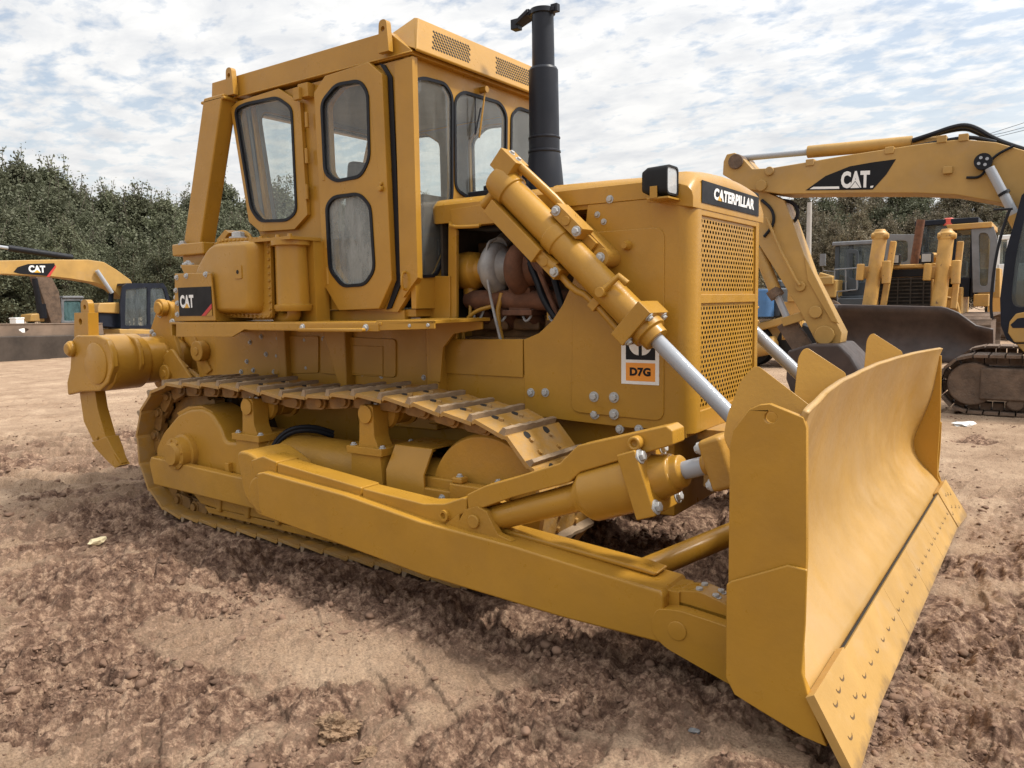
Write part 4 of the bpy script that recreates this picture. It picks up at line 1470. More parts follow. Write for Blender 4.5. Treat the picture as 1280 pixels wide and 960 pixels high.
mb.build('injector_row', 'enginepaint', eng, bevel=0.004)

# ---------------------------------------------------------------- lift cylinders
LY = -0.76
pA = Q(622, 222, 'y', LY); pB = Q(812, 416, 'y', LY); pC = Q(912, 523, 'y', LY)
ax = (pB - pA).normalized()
pE = pA + ax * ((4.31 - pA.x) / ax.x)
up = Vector((0, 1, 0)).cross(ax) * -1        # perpendicular in the XZ plane
if up.z < 0: up = -up
side = Vector((0, -1, 0))
mb = MB()
Lc = (pB - pA).length
mb.ring(pA, ax, [(-0.02, 0.05), (0.0, 0.085), (0.05, 0.098), (0.14, 0.098), (0.145, 0.085), (0.50, 0.085), (0.505, 0.092), (0.58, 0.092), (0.585, 0.083), (Lc - 0.07, 0.083)], 36)
mb.ring(pA + ax * (Lc - 0.055), ax, [(0, 0.095), (0.06, 0.095), (0.065, 0.075), (0.11, 0.072)], 32)
mb.obox(pA + ax * (Lc - 0.075), ax * 0.045, side * 0.115, up * 0.115)
mb.obox(pA + ax * 0.02 + up * 0.10, ax * 0.07, side * 0.065, up * 0.06)
mb.path([pA + ax * 0.06 + up * 0.14, pA + ax * 0.22 + up * 0.13 + Vector((0, 0.05, 0)), pA + ax * 0.40 + up * 0.12 + Vector((0, 0.10, 0)), pA + ax * 0.52 + up * 0.07 + Vector((0, 0.15, 0))], 0.026, 12, smooth=2)
# side line guard channel and the lower line along the barrel
g0 = pA + ax * 0.10 - up * 0.13 + side * 0.03
mb.obox(g0 + ax * 0.22, ax * 0.22, side * 0.055, up * 0.045)
mb.path([g0 + ax * 0.42, g0 + ax * 0.56 + up * 0.02], 0.036, 12)
mb.path([pA + ax * 0.66 - up * 0.13, pA + ax * 0.80 - up * 0.14, pA + ax * 0.90 - up * 0.10, pA + ax * (Lc - 0.09) - up * 0.115], 0.020, 10, smooth=1)
mb.obox(pA + ax * 0.96 - up * 0.10, ax * 0.025, side * 0.03, up * 0.035)
mb.path([pA + ax * 0.06 - up * 0.05 + side * 0.02, pA + ax * 0.03 - up * 0.16, pA + ax * 0.02 - up * 0.18], 0.03, 10)
# fitting on the barrel
mb.tube(pA + ax * 0.98 + side * 0.08, pA + ax * 0.98 + side * 0.12, 0.028, n=14)
mb.path([pA + ax * 0.98 + side * 0.10, pA + ax * 0.99 + up * 0.12 + side * 0.07, pA + ax * 1.05 + up * 0.12 + side * 0.06], 0.02, 8)
lift = pair(mb, 'lift_cylinder', 'paint', dz, bevel=0.006)
mb = MB()
mb.tube(pA + ax * (Lc + 0.04), pE, 0.040, n=28)
both_sub(mb, 'piston_rod', 'chrome', lift)
# trunnion caps bolted on both sides of the barrel
mb = MB()
tq = pA + ax * 0.53
for sgn in (1, -1):
    cpos = tq + up * (0.125 * sgn) + ax * (0.02 if sgn > 0 else 0.06)
    mb.obox(cpos, ax * 0.11, side * 0.06, up * 0.035)
    mb.tube(cpos + side * 0.062, cpos + side * 0.068, 0.026, n=14)
kb = Q(733, 298, 'y', -0.66); ke = Q(752, 322, 'y', -0.72)
mb.obox(kb, ax * 0.10, Vector((0, 0.075, 0)), up * 0.045)
mb.tube((ke.x, -0.735, ke.z), (ke.x, -0.57, ke.z), 0.050, n=22)
mb.obox((kb + Vector((ke.x, -0.64, ke.z))) / 2, ax * 0.09, Vector((0, 0.06, 0)), up * 0.05)
mb.tube(tq + up * 0.12, kb + Vector((0, 0, -0.02)), 0.05, n=18)
both_sub(mb, 'trunnion', 'paint_rough', lift, bevel=0.008)
mb = MB()
for sgn in (1, -1):
    cpos = tq + up * (0.125 * sgn) + ax * (0.02 if sgn > 0 else 0.06)
    for k in (-0.085, 0.085):
        mb.bolt(cpos + ax * k + side * 0.06, side, 0.022)
mb.bolt(kb - ax * 0.05 + Vector((0, -0.076, 0)), (0, -1, 0), 0.022)
mb.bolt((ke.x, -0.736, ke.z), (0, -1, 0), 0.022)
e = pA + ax * (Lc - 0.03)
for a, b in ((0.085, 0.085), (-0.085, 0.085), (0.085, -0.085), (-0.085, -0.085)):
    mb.bolt(e + side * a + up * b, ax, 0.020)
for k in (-0.03, 0.03):
    mb.bolt(pA + ax * (0.02 + k) + up * 0.16, up, 0.016)
mb.build('bolts', 'bolt', lift[0])
for s in (-1, 1):
    mb = MB()
    mb.path([(2.75, s * 0.42, 1.95), (2.85, s * 0.50, 1.75), (2.95, s * 0.53, 1.50), (3.0, s * 0.53, 1.35)], 0.02, 8, smooth=2)
    mb.build('hose', 'black', dz)
# ---------------------------------------------------------------- blade
BY = 1.83
prof_in = [(4.555, 1.215), (4.522, 1.12), (4.478, 0.98), (4.446, 0.82), (4.438, 0.66), (4.455, 0.50), (4.530, 0.37), (4.640, 0.262), (4.725, 0.13)]
prof_in = [tuple(p) for p in prof_in]


def sstep1(a, b, x):
    t = max(0.0, min(1.0, (x - a) / (b - a)))
    return t * t * (3 - 2 * t)


def smoothcurve(pts, n=4):
    P = [Vector((p[0], p[1])) for p in pts]
    for _ in range(2):
        o = [P[0]]
        for a, b in zip(P, P[1:]):
            o += [a * 0.75 + b * 0.25, a * 0.25 + b * 0.75]
        P = o + [P[-1]]
    return [(p.x, p.y) for p in P]


mold = smoothcurve(prof_in)
mb = MB()
NYB = 60
vs = []; fs = []
rb = random.Random(5)
for i in range(NYB + 1):
    y = -BY + 0.012 + (2 * BY - 0.024) * i / NYB
    t = abs(y) / BY
    crown = 0.010 * (1 - t ** 4) - 0.012
    bow = -0.025 + 0.125 * t ** 2
    for k, (x, z) in enumerate(mold):
        w = max(0, (z - 0.9) / 0.3)
        dent = sstep1(0.25, 0.5, z) * 0.7 * 0.006 * math.sin(y * 5.1 + z * 3) * math.sin(z * 7 + y * 1.3) + sstep1(0.25, 0.5, z) * 0.0015 * math.sin(y * 13 + 2 * z)
        x = x + dent + bow * sstep1(0.45, 1.15, z)
        wing = sstep1(1.42, 1.83, abs(y)) ** 2 * 0.75 * sstep1(0.30, 0.95, z)
        vs.append((x + max(0, 4.635 - x) * wing, y, z + crown * w))
K = len(mold)
for i in range(NYB):
    for k in range(K - 1):
        fs.append((i * K + k, i * K + k + 1, (i + 1) * K + k + 1, (i + 1) * K + k))
mb.add(vs, fs)
moldboard = mb.build('blade', 'paint_dust_sheen', dz, ang=60)
so_ = moldboard.modifiers.new('thick', 'SOLIDIFY'); so_.thickness = 0.022; so_.offset = 0.0
# back structure
mb = MB()
mb.xz([(4.42, 1.08), (4.36, 0.95), (4.31, 0.75), (4.31, 0.40), (4.40, 0.22), (4.55, 0.22), (4.475, 0.36), (4.41, 0.50), (4.39, 0.66), (4.40, 0.82), (4.445, 0.98)], -1.42, 1.42)
mb.build('back_box', 'paint', moldboard, bevel=0.01)
# end plates
epo = QY([(912, 556), (916, 538), (936, 512), (949, 506), (962, 505), (1004, 522), (1008, 535), (1008, 700), (1003, 800), (1004, 850), (1010, 864), (1034, 932), (1004, 918), (948, 884), (920, 866), (908, 845), (910, 740)], -BY)
hc = Q(963, 522, 'y', -BY)
hole = [(hc.x + 0.021 * math.cos(a), hc.z + 0.021 * math.sin(a)) for a in np.linspace(0, 2 * math.pi, 21)[:-1]]
mb = MB()
mb.holed(epo, [hole], sidefn, -BY, -BY + 0.030)
ep0 = mb.build('end_plate', 'paint', moldboard, bevel=0.005)
mb = MB()
mb.holed([(x, min(z, 1.15)) for x, z in epo], [], sidefn, BY, BY - 0.030)
ep1 = mb.build('end_plate', 'paint', moldboard, bevel=0.005)
mb = MB()
wp = QY([(908, 730), (914, 726), (985, 706), (1009, 712), (1007, 780), (1003, 840), (1010, 866), (1034, 934), (1004, 921), (948, 887), (918, 868), (907, 846)], -BY - 0.012)
mb.xz(wp, -BY - 0.016, -BY - 0.001)
for o in pair(mb, 'wear_plate', 'paint', moldboard, bevel=0.006): pass
# gussets rising above the top edge, leaning inward
for yb in (-1.775, -0.80, 0.80):
    y0 = yb
    big_ = abs(yb) > 1
    A = [(4.375, 1.03), (4.345, 1.08), (4.350, 1.16), (4.385, 1.285), (4.425, 1.335), (4.445, 1.335), (4.645, 1.195), (4.56, 1.13), (4.47, 1.00)]
    if not big_:
        A = [(4.33, 0.95), (4.33, 1.30), (4.345, 1.335), (4.365, 1.345), (4.535, 1.225), (4.47, 1.09), (4.42, 0.95)]
    pts = [(x, y0 + (z - 1.0) * 0.30 + (x - 4.33) * (0.45 if not big_ else 0.12), z) for x, z in rpoly(A, 0.02, 3)]
    mb = MB()
    mb.prism(pts, (0, 0.016, -0.012))
    mb.build('gusset', 'paint', moldboard, bevel=0.003)
# cutting edge and end bits
ez0, ez1 = (4.818, 0.0), (4.682, 0.232)
ed = Vector((ez1[0] - ez0[0], ez1[1] - ez0[1])); ed.normalize(); en2 = Vector((-ed.y, ed.x))
if en2.x < 0: en2 = -en2
def epnt(y, t, w): return (ez1[0] + (ez0[0] - ez1[0]) * t + en2.x * w, y, ez1[1] + (ez0[1] - ez1[1]) * t + en2.y * w)


def cres(mb, y, t, w, r=0.023):
    pts = []
    for a in np.linspace(-1.9, 1.2, 9):
        pts.append((y + r * math.sin(a) * 0.95, t + r * math.cos(a) * 2.6))
    for a in np.linspace(1.2, -1.9, 9):
        pts.append((y + r * 0.95 * math.sin(a) * 0.95 + 0.004, t + (r * 0.62 * math.cos(a) - 0.003) * 2.6))
    mb.prism([epnt(a, b, w) for a, b in pts], (en2.x * 0.0012, 0, en2.y * 0.0012), 1)


mb = MB()
ysec = [-1.42, -0.62, 0.02, 0.66, 1.42]
for a, b in zip(ysec, ysec[1:]):
    pts = [epnt(a + 0.001, 0.05, 0), epnt(b - 0.001, 0.05, 0), epnt(b - 0.002, 0.96, 0), epnt(a + 0.002, 0.96, 0)]
    mb.prism(pts, (en2.x * 0.026, 0, en2.y * 0.026))
for k in range(22):
    cres(mb, -1.36 + 2.72 * k / 21, 0.50, 0.0262)
edge = mb.build('cutting_edge', ['edgepaint', 'recess'], moldboard, bevel=0.002, seg=1, weld=False)
mb = MB()
bits = [(-BY - 0.035, 0.00), (-1.424, -0.0), (-1.424, 0.96), (-1.55, 0.985), (-BY - 0.01, 1.06), (-BY - 0.045, 1.02)]
pts = [epnt(y, t, 0.0) for y, t in bits]
mb.prism(pts, (en2.x * 0.032, 0, en2.y * 0.032))
for y, t in ((1.76, 0.70), (1.66, 0.60), (1.55, 0.50), (1.74, 0.30), (1.66, 0.24), (1.58, 0.20), (1.47, 0.62)):
    cres(mb, -y, t, 0.0322)
pair(mb, 'end_bit', ['edgepaint', 'recess'], moldboard, bevel=0.005, weld=False)
mb = MB()
for a, b in zip(ysec, ysec[1:]):
    pts = [epnt(a, 0.018, 0.012), epnt(b, 0.018, 0.012), epnt(b, 0.052, 0.008), epnt(a, 0.052, 0.008)]
    mb.prism(pts, (en2.x * 0.008, 0, en2.y * 0.008))
mb.build('seam', 'hole', moldboard)

# ---------------------------------------------------------------- push arms
AY0, AY1 = -1.62, -1.37
top = QY([(322, 592), (400, 625), (505, 660), (640, 697), (826, 744)], AY0)
bot = QY([(845, 745), (846, 800), (826, 809), (700, 772), (560, 733), (449, 690), (327, 646)], AY0)
arm_out = [(1.47, 0.60), (1.53, 0.613), (2.2, 0.565), (2.75, 0.497), (3.3, 0.465), (4.04, 0.395), (4.055, 0.38), (4.055, 0.185), (4.04, 0.175), (3.56, 0.180), (2.763, 0.218), (2.307, 0.265), (1.50, 0.345), (1.47, 0.40)]
mb = MB()
mb.xz(arm_out, AY0, AY1)
mb.xz([(3.05, 0.478), (3.96, 0.405), (3.98, 0.425), (3.90, 0.437), (3.12, 0.498)], -1.50, -1.385)
arms = pair(mb, 'push_arm', 'paint', dz, bevel=0.022, seg=3)
mb = MB()
mb.xz(rpoly([(1.20, 0.70), (1.32, 0.705), (1.55, 0.61), (1.55, 0.36), (1.40, 0.30), (1.25, 0.42)], 0.05, 3), -1.56, -1.24)
mb.tube((1.42, -1.245, 0.45), (1.42, -1.565, 0.45), 0.12, n=28)
both_sub(mb, 'arm_bearing', 'paint_rough', arms, bevel=0.02)
# line guard lying on the arm, in three lengths
mb = MB()
def strip(pts_px, y0, y1, y):
    mb.xz(QY(pts_px, y), y0, y1)


strip([(314, 575), (329, 570), (346, 577), (346, 601), (327, 603), (318, 594)], -1.565, -1.39, -1.56)
strip([(347, 578), (452, 609), (451, 630), (347, 602)], -1.565, -1.42, -1.56)
strip([(454, 610), (530, 629), (556, 629), (578, 622), (584, 622), (584, 640), (556, 655), (536, 652), (512, 645), (453, 631)], -1.565, -1.44, -1.56)
both_sub(mb, 'line_guard', 'paint', arms, bevel=0.010)
mb = MB()
for px, py in ((349, 583), (366, 586), (452, 612), (469, 614)):
    q = Q(px, py, 'y', -1.5)
    mb.ring((q.x, -1.50, q.z - 0.01), (0, 0, 1), [(0, 0.035), (0.016, 0.035), (0.017, 0.022), (0.008, 0.020)], 16)
q = Q(556, 644, 'y', -1.57)
mb.ring((q.x, -1.56, q.z), (0, -1, 0), [(0, 0.028), (0.025, 0.028), (0.025, 0.016), (0.01, 0.014)], 16)
both_sub(mb, 'fitting', 'paint_rough', arms)
# clevis on the arm, pin
mb = MB()
cl = rpoly(QY([(575, 663), (577, 645), (588, 634), (604, 635), (615, 648), (624, 668), (640, 672), (560, 668), (562, 655)], -1.57), 0.01, 2)
for y0 in (-1.575, -1.42):
    mb.xz([a for a in QY([(572, 668), (574, 650), (581, 637), (596, 633), (608, 640), (615, 655), (622, 668), (640, 677)], -1.575)], y0, y0 + 0.04)
mb.xz(QY([(556, 655), (574, 642), (574, 668), (555, 661)], -1.57), -1.57, -1.40)
q = Q(592, 652, 'y', -1.58)
mb.ring((q.x, -1.576, q.z), (0, -1, 0), [(0, 0.034), (0.010, 0.034), (0.014, 0.030)], 20)
both_sub(mb, 'clevis', 'paint_rough', arms, bevel=0.010)

# tilt cylinder (near side) and plain strut (far side)
TY = -1.49
tA = Q(604, 651, 'y', TY); tB = Q(895, 578, 'y', TY)
tx_ = (tB - tA).normalized(); tu = Vector((-tx_.z, 0, tx_.x)); ts = Vector((0, -1, 0))
def on(px, py):
    return (Q(px, py, 'y', TY) - tA).dot(tx_)


l1 = on(722, 620); l2 = on(738, 616); l3 = on(803, 600); l4 = on(832, 592); l5 = on(856, 588); l6 = on(890, 579)
mb = MB()
mb.ring(tA, tx_, [(-0.05, 0.05), (0.0, 0.060), (l1 - 0.02, 0.066), (l1 + 0.01, 0.070), (l2, 0.118), (l2 + 0.015, 0.124), (l3, 0.124)], 40)
mb.ring(tA + tx_ * l3, tx_, [(0.06, 0.105), (0.10, 0.092), (l5 - l3 - 0.045, 0.083), (l5 - l3 - 0.04, 0.070), (l5 - l3 - 0.005, 0.068), (l5 - l3, 0.050)], 36)
mb.obox(tA + tx_ * (l3 + 0.035), tx_ * 0.045, ts * 0.14, tu * 0.14)
tilt = mb.build('tilt_cylinder', 'paint', dz, bevel=0.012, seg=3)
mb = MB()
for a in (-1, 1):
    for b in (-1, 1):
        mb.bolt(tA + tx_ * (l3 + 0.08) + ts * 0.108 * a + tu * 0.108 * b, tx_, 0.025)
for p in ((0.075, 0.075), (0.075, -0.075), (-0.075, 0.075)):
    mb.bolt(tA + tx_ * (l6 + 0.0) + ts * p[0] + tu * p[1], -tx_, 0.020)
mb.build('bolts', 'bolt', tilt)
mb = MB()
mb.tube(tA + tx_ * (l5 - 0.01), tA + tx_ * (l6 - 0.0), 0.038, n=28)
mb.build('piston_rod', 'chrome', tilt)
mb = MB()
mb.tube(tA + tx_ * (l6 - 0.045), tA + tx_ * (l6 + 0.03), 0.043, n=24)
mb.obox(tA + tx_ * (l6 + 0.055), tx_ * 0.05, ts * 0.105, tu * 0.105)
mb.tube(tA + tx_ * (l6 + 0.1), Vector((4.38, TY, (tA + tx_ * (l6 + 0.2)).z)), 0.06, n=20)
mb.build('rod_eye', 'paint_rough', tilt, bevel=0.02, seg=3)
# guard over the tilt cylinder
mb = MB()
gp = QY([(584, 618), (607, 607), (640, 598), (700, 579), (722, 557), (833, 532), (841, 538), (842, 556), (726, 590), (712, 603), (640, 622), (586, 641)], TY - 0.07)
mb.xz(gp, TY - 0.075, TY + 0.05)
q = Q(797, 553, 'y', TY - 0.08)
mb.ring((q.x, TY - 0.07, q.z), (0, -1, 0), [(0, 0.030), (0.05, 0.030), (0.05, 0.016), (0.03, 0.014)], 18)
mb.obox(tA + tx_ * (l3 + 0.02) + tu * 0.13, tx_ * 0.06, ts * 0.07, tu * 0.05)
mb.build('cylinder_guard', 'paint', tilt, bevel=0.010, seg=3)
mb = MB()
mb.tube((tA.x, 1.49, tA.z), (4.40, 1.49, tB.z + 0.03), 0.06, n=24)
mb.build('tilt_strut', 'paint', dz)
# diagonal braces from the arms to the middle of the blade
mb = MB()
mb.tube((3.78, -1.42, 0.34), (4.34, -0.15, 0.52), 0.055, n=28)
mb.box(4.28, 4.34, -0.26, -0.06, 0.40, 0.64)
pair(mb, 'brace_tube', 'paint', dz)
mb = MB()
mb.tube((4.27, -1.3, 0.98), (4.27, 1.3, 0.98), 0.05, n=24)
mb.build('back_tube', 'paint', moldboard)
mb = MB()
mb.box(3.76, 3.90, -0.42, 0.42, 0.55, 0.80)
mb.box(3.70, 3.90, -0.36, 0.36, 0.80, 0.86)
for y in (-0.33, -0.20, 0.0, 0.2):
    for z in (0.62, 0.73):
        mb.tube((3.895, y, z), (3.903, y, z), 0.016, n=10, mi=1)
mb.build('front_hitch', ['shoe', 'hole'], dz, bevel=0.008)
# arm front joint
mb = MB()
mb.xz(rpoly([(4.02, 0.32), (4.00, 0.22), (4.06, 0.165), (4.40, 0.06), (4.40, 0.30), (4.30, 0.315), (4.12, 0.335)], 0.035, 4), -1.625, -1.56)
mb.xz(rpoly([(4.02, 0.32), (4.00, 0.22), (4.06, 0.165), (4.40, 0.06), (4.40, 0.30), (4.30, 0.315), (4.12, 0.335)], 0.035, 4), -1.42, -1.37)
mb.box(4.04, 4.30, -1.54, -1.44, 0.19, 0.37)
mb.box(4.0, 4.10, -1.56, -1.40, 0.20, 0.385)
mb.xz(rpoly([(4.06, 0.34), (4.08, 0.385), (4.18, 0.40), (4.31, 0.365), (4.31, 0.32)], 0.02, 3), -1.55, -1.43)
q = Q(846, 789, 'y', -1.63)
mb.ring((q.x, -1.624, q.z), (0, -1, 0), [(0, 0.040), (0.006, 0.040), (0.007, 0.034)], 24)
joint = pair(mb, 'arm_joint', 'paint', arms[0], bevel=0.012)
mb = MB()
for dx_ in (0.0, 0.07):
    for y in (-1.52, -1.46):
        mb.bolt((4.17 + dx_, y, 0.392 - dx_ * 0.2), (0, 0, 1), 0.018)
mb.build('bolts', 'bolt', arms[0])

# ---------------------------------------------------------------- ripper at the rear
RX, RZ = -1.25, 1.13
mb = MB()
mb.ring((RX, -1.10, RZ), (0, 1, 0), [(0.02, 0.215), (0.04, 0.235), (0.33, 0.235), (0.36, 0.215), (0.37, 0.205), (1.83, 0.205), (1.84, 0.215), (1.87, 0.235), (2.18, 0.235), (2.20, 0.215)], 56)
mb.ring((RX, -1.10, RZ), (0, -1, 0), [(-0.01, 0.175), (0.020, 0.175), (0.026, 0.163)], 48)
rip = mb.build('ripper', 'paint', dz, bevel=0.004)
mb = MB()
pk = QY([(92, 424), (97, 419), (122, 419), (134, 424), (141, 440), (143, 458), (137, 478), (126, 489), (102, 490), (86, 494), (85, 478), (89, 460), (90, 440)], -1.1)
mb.xz(pk, -1.112, -1.055)
mb.xz(pk, -0.875, -0.83)
mb.xz([(-1.70, 1.30), (-1.45, 1.33), (-1.45, 0.90), (-1.72, 0.88)], -1.06, -0.86)
q = Q(92, 436, 'y', -1.1)
mb.ring((q.x, -1.09, q.z), (0, -1, 0), [(0, 0.055), (0.02, 0.07), (0.05, 0.07), (0.06, 0.055), (0.075, 0.05)], 20)
rp = pair(mb, 'shank_pocket', 'paint', rip, bevel=0.015)
mb = MB()
sy0, sy1 = -1.035, -0.945
shk = QY([(92, 420), (92, 391), (109, 391), (110, 424), (118, 490), (121, 510), (131, 545), (145, 575), (149, 582), (143, 585), (134, 577), (115, 550), (104, 527), (99, 492)], -1.04)
hc = Q(99, 402, 'y', -1.045)
hole = [(hc.x + 0.028 * math.cos(a), hc.z + 0.028 * math.sin(a)) for a in np.linspace(0, 2 * math.pi, 17)[:-1]]
mb.holed(shk[:10] + shk[10:], [hole], sidefn, sy0, sy1)
h2 = Q(105, 384, 'y', -1.0)
hole = [(h2.x + 0.022 * math.cos(a), h2.z + 0.022 * math.sin(a)) for a in np.linspace(0, 2 * math.pi, 17)[:-1]]
mb.holed(rpoly([(h2.x - 0.065, h2.z - 0.07), (h2.x + 0.065, h2.z - 0.07), (h2.x + 0.065, h2.z + 0.065), (h2.x - 0.065, h2.z + 0.065)], [0, 0, 0.06, 0.06], 6), [hole], sidefn, -0.995, -0.945)
shank = mb.build('ripper_shank', 'paint', rip, bevel=0.015)
mb = MB()
tipo = QY([(113, 553), (132, 546), (139, 562), (147, 580), (143, 585), (131, 577), (119, 562)], -1.05)
tk_ = [0.055, 0.055, 0.048, 0.028, 0.028, 0.040, 0.052]
n_ = len(tipo); ym = (sy0 + sy1) / 2
mb.add([(x, ym - t, z) for (x, z), t in zip(tipo, tk_)] + [(x, ym + t, z) for (x, z), t in zip(tipo, tk_)],
       [tuple(range(n_)), tuple(range(2 * n_ - 1, n_ - 1, -1))] + [(i, (i + 1) % n_, n_ + (i + 1) % n_, n_ + i) for i in range(n_)])
mb.tube((Q(120, 548, 'y', -1.05).x, sy0 - 0.014, Q(120, 548, 'y', -1.05).z), (Q(120, 548, 'y', -1.05).x, sy0 - 0.004, Q(120, 548, 'y', -1.05).z), 0.016, n=12)
tip = mb.build('ripper_tip', ['paint', 'tipsteel'], rip, bevel=0.010)
# linkage between beam and tractor
mb = MB()
br = rpoly([(-1.40, 1.36), (-1.22, 1.62), (-1.12, 1.66), (-1.02, 1.60), (-1.05, 1.45), (-1.0, 1.30), (-0.93, 1.15), (-0.95, 0.95), (-1.10, 0.86), (-1.35, 0.86), (-1.48, 1.10)], 0.06, 4)
for y0 in (-0.54, -0.36, 0.32, 0.50):
    mb.xz(br, y0, y0 + 0.04)
lo = rpoly([(-1.12, 1.08), (-1.02, 1.16), (-0.62, 1.0), (-0.35, 0.92), (-0.35, 0.78), (-0.7, 0.80), (-1.05, 0.94)], 0.04, 3)
for y0 in (-0.60, 0.55):
    mb.xz(lo, y0, y0 + 0.05)
upk = rpoly([(-1.18, 1.64), (-1.08, 1.67), (-0.40, 1.42), (-0.38, 1.32), (-0.50, 1.32), (-1.15, 1.55)], 0.03, 3)
for y0 in (-0.455, 0.405):
    mb.xz(upk, y0, y0 + 0.05)
for z, x in ((1.58, -1.12), (0.98, -1.02)):
    mb.tube((x, -0.62, z), (x, 0.62, z), 0.055, n=20)
fp_ = rpoly([(-0.70, 1.30), (-0.52, 1.42), (-0.38, 1.40), (-0.28, 1.20), (-0.28, 0.75), (-0.55, 0.80), (-0.62, 1.0)], 0.06, 4)
for y0 in (-0.58, -0.33, 0.29, 0.54):
    mb.xz(fp_, y0, y0 + 0.04)
mb.tube((-0.55, -0.63, 1.20), (-0.55, 0.63, 1.20), 0.06, n=20)
mb.obox((-0.90, -0.62, 1.06), (0.12, 0, -0.07), (0, 0.03, 0), (0.05, 0, 0.09))
for y0 in (-0.66,):
    mb.xz(rpoly([(-1.02, 1.16), (-0.88, 1.24), (-0.60, 0.98), (-0.62, 0.86), (-0.80, 0.90)], 0.03, 3), y0, y0 + 0.03)
mb.tube((-0.98, -0.68, 1.02), (-0.98, -0.60, 1.02), 0.075, n=22)
mb.tube((-0.98, -0.69, 1.02), (-0.98, -0.67, 1.02), 0.035, n=16)
mb.tube((-1.13, -0.60, 1.585), (-1.13, -0.54, 1.585), 0.075, n=22)
mb.tube((-0.52, -0.66, 1.22), (-0.52, -0.58, 1.22), 0.085, n=24)
mb.tube((-0.52, -0.67, 1.22), (-0.52, -0.65, 1.22), 0.035, n=16)
mb.prism([(-0.78, -0.60, 1.38), (-0.70, -0.60, 1.42), (-0.42, -0.60, 1.06), (-0.50, -0.60, 1.02)], (0, 0.03, 0))
lk = mb.build('ripper_linkage', 'paint_rough', rip, bevel=0.012)
mb = MB()
for s in (-1, 1):
    mb.tube((-0.90, s * 0.46, 1.36), (-0.45, s * 0.46, 1.05), 0.075, n=24)
    mb.tube((-1.12, s * 0.46, 1.52), (-0.90, s * 0.46, 1.36), 0.03, n=18, mi=1)
    mb.tube((-0.90, s * 0.46, 1.36), (-0.87, s * 0.46, 1.34), 0.09, n=24)
mb.build('ripper_cylinder', ['paint', 'chrome'], rip, bevel=0.005)
mb = MB()
for px, py in ((199, 394), (214, 402), (204, 390), (189, 415), (192, 419), (219, 372), (270, 430), (248, 437)):
    q = Q(px, py, 'y', -0.55)
    mb.bolt((q.x, -0.542, q.z), (0, -1, 0), 0.02)
mb.build('bolts', 'bolt', rip)
# ================================================================== GROUND
def hash2(ix, iy, seed):
    h = (ix * 374761393 + iy * 668265263 + seed * 974711) & 0x7fffffff
    h = ((h ^ (h >> 13)) * 1274126177) & 0x7fffffff
    h = h ^ (h >> 16)
    return (h & 0xffff) / 65535.0


def vnoise(x, y, seed):
    ix = np.floor(x).astype(np.int64); iy = np.floor(y).astype(np.int64)
    fx = x - ix; fy = y - iy
    fx = fx * fx * fx * (fx * (fx * 6 - 15) + 10); fy = fy * fy * fy * (fy * (fy * 6 - 15) + 10)
    a = hash2(ix, iy, seed); b = hash2(ix + 1, iy, seed); c = hash2(ix, iy + 1, seed); d = hash2(ix + 1, iy + 1, seed)
    return (a * (1 - fx) + b * fx) * (1 - fy) + (c * (1 - fx) + d * fx) * fy


def fbm(x, y, seed, oct_=5, gain=0.5):
    s = np.zeros_like(x); a = 1.0; tot = 0
    for o in range(oct_):
        c, q = math.cos(0.6 * o), math.sin(0.6 * o)
        s += a * vnoise((x * c - y * q) * 2 ** o + 17.3 * o, (x * q + y * c) * 2 ** o - 9.1 * o, seed + o)
        tot += a; a *= gain
    return s / tot


def sstep(a, b, x):
    t = np.clip((x - a) / (b - a), 0, 1)
    return t * t * (3 - 2 * t)


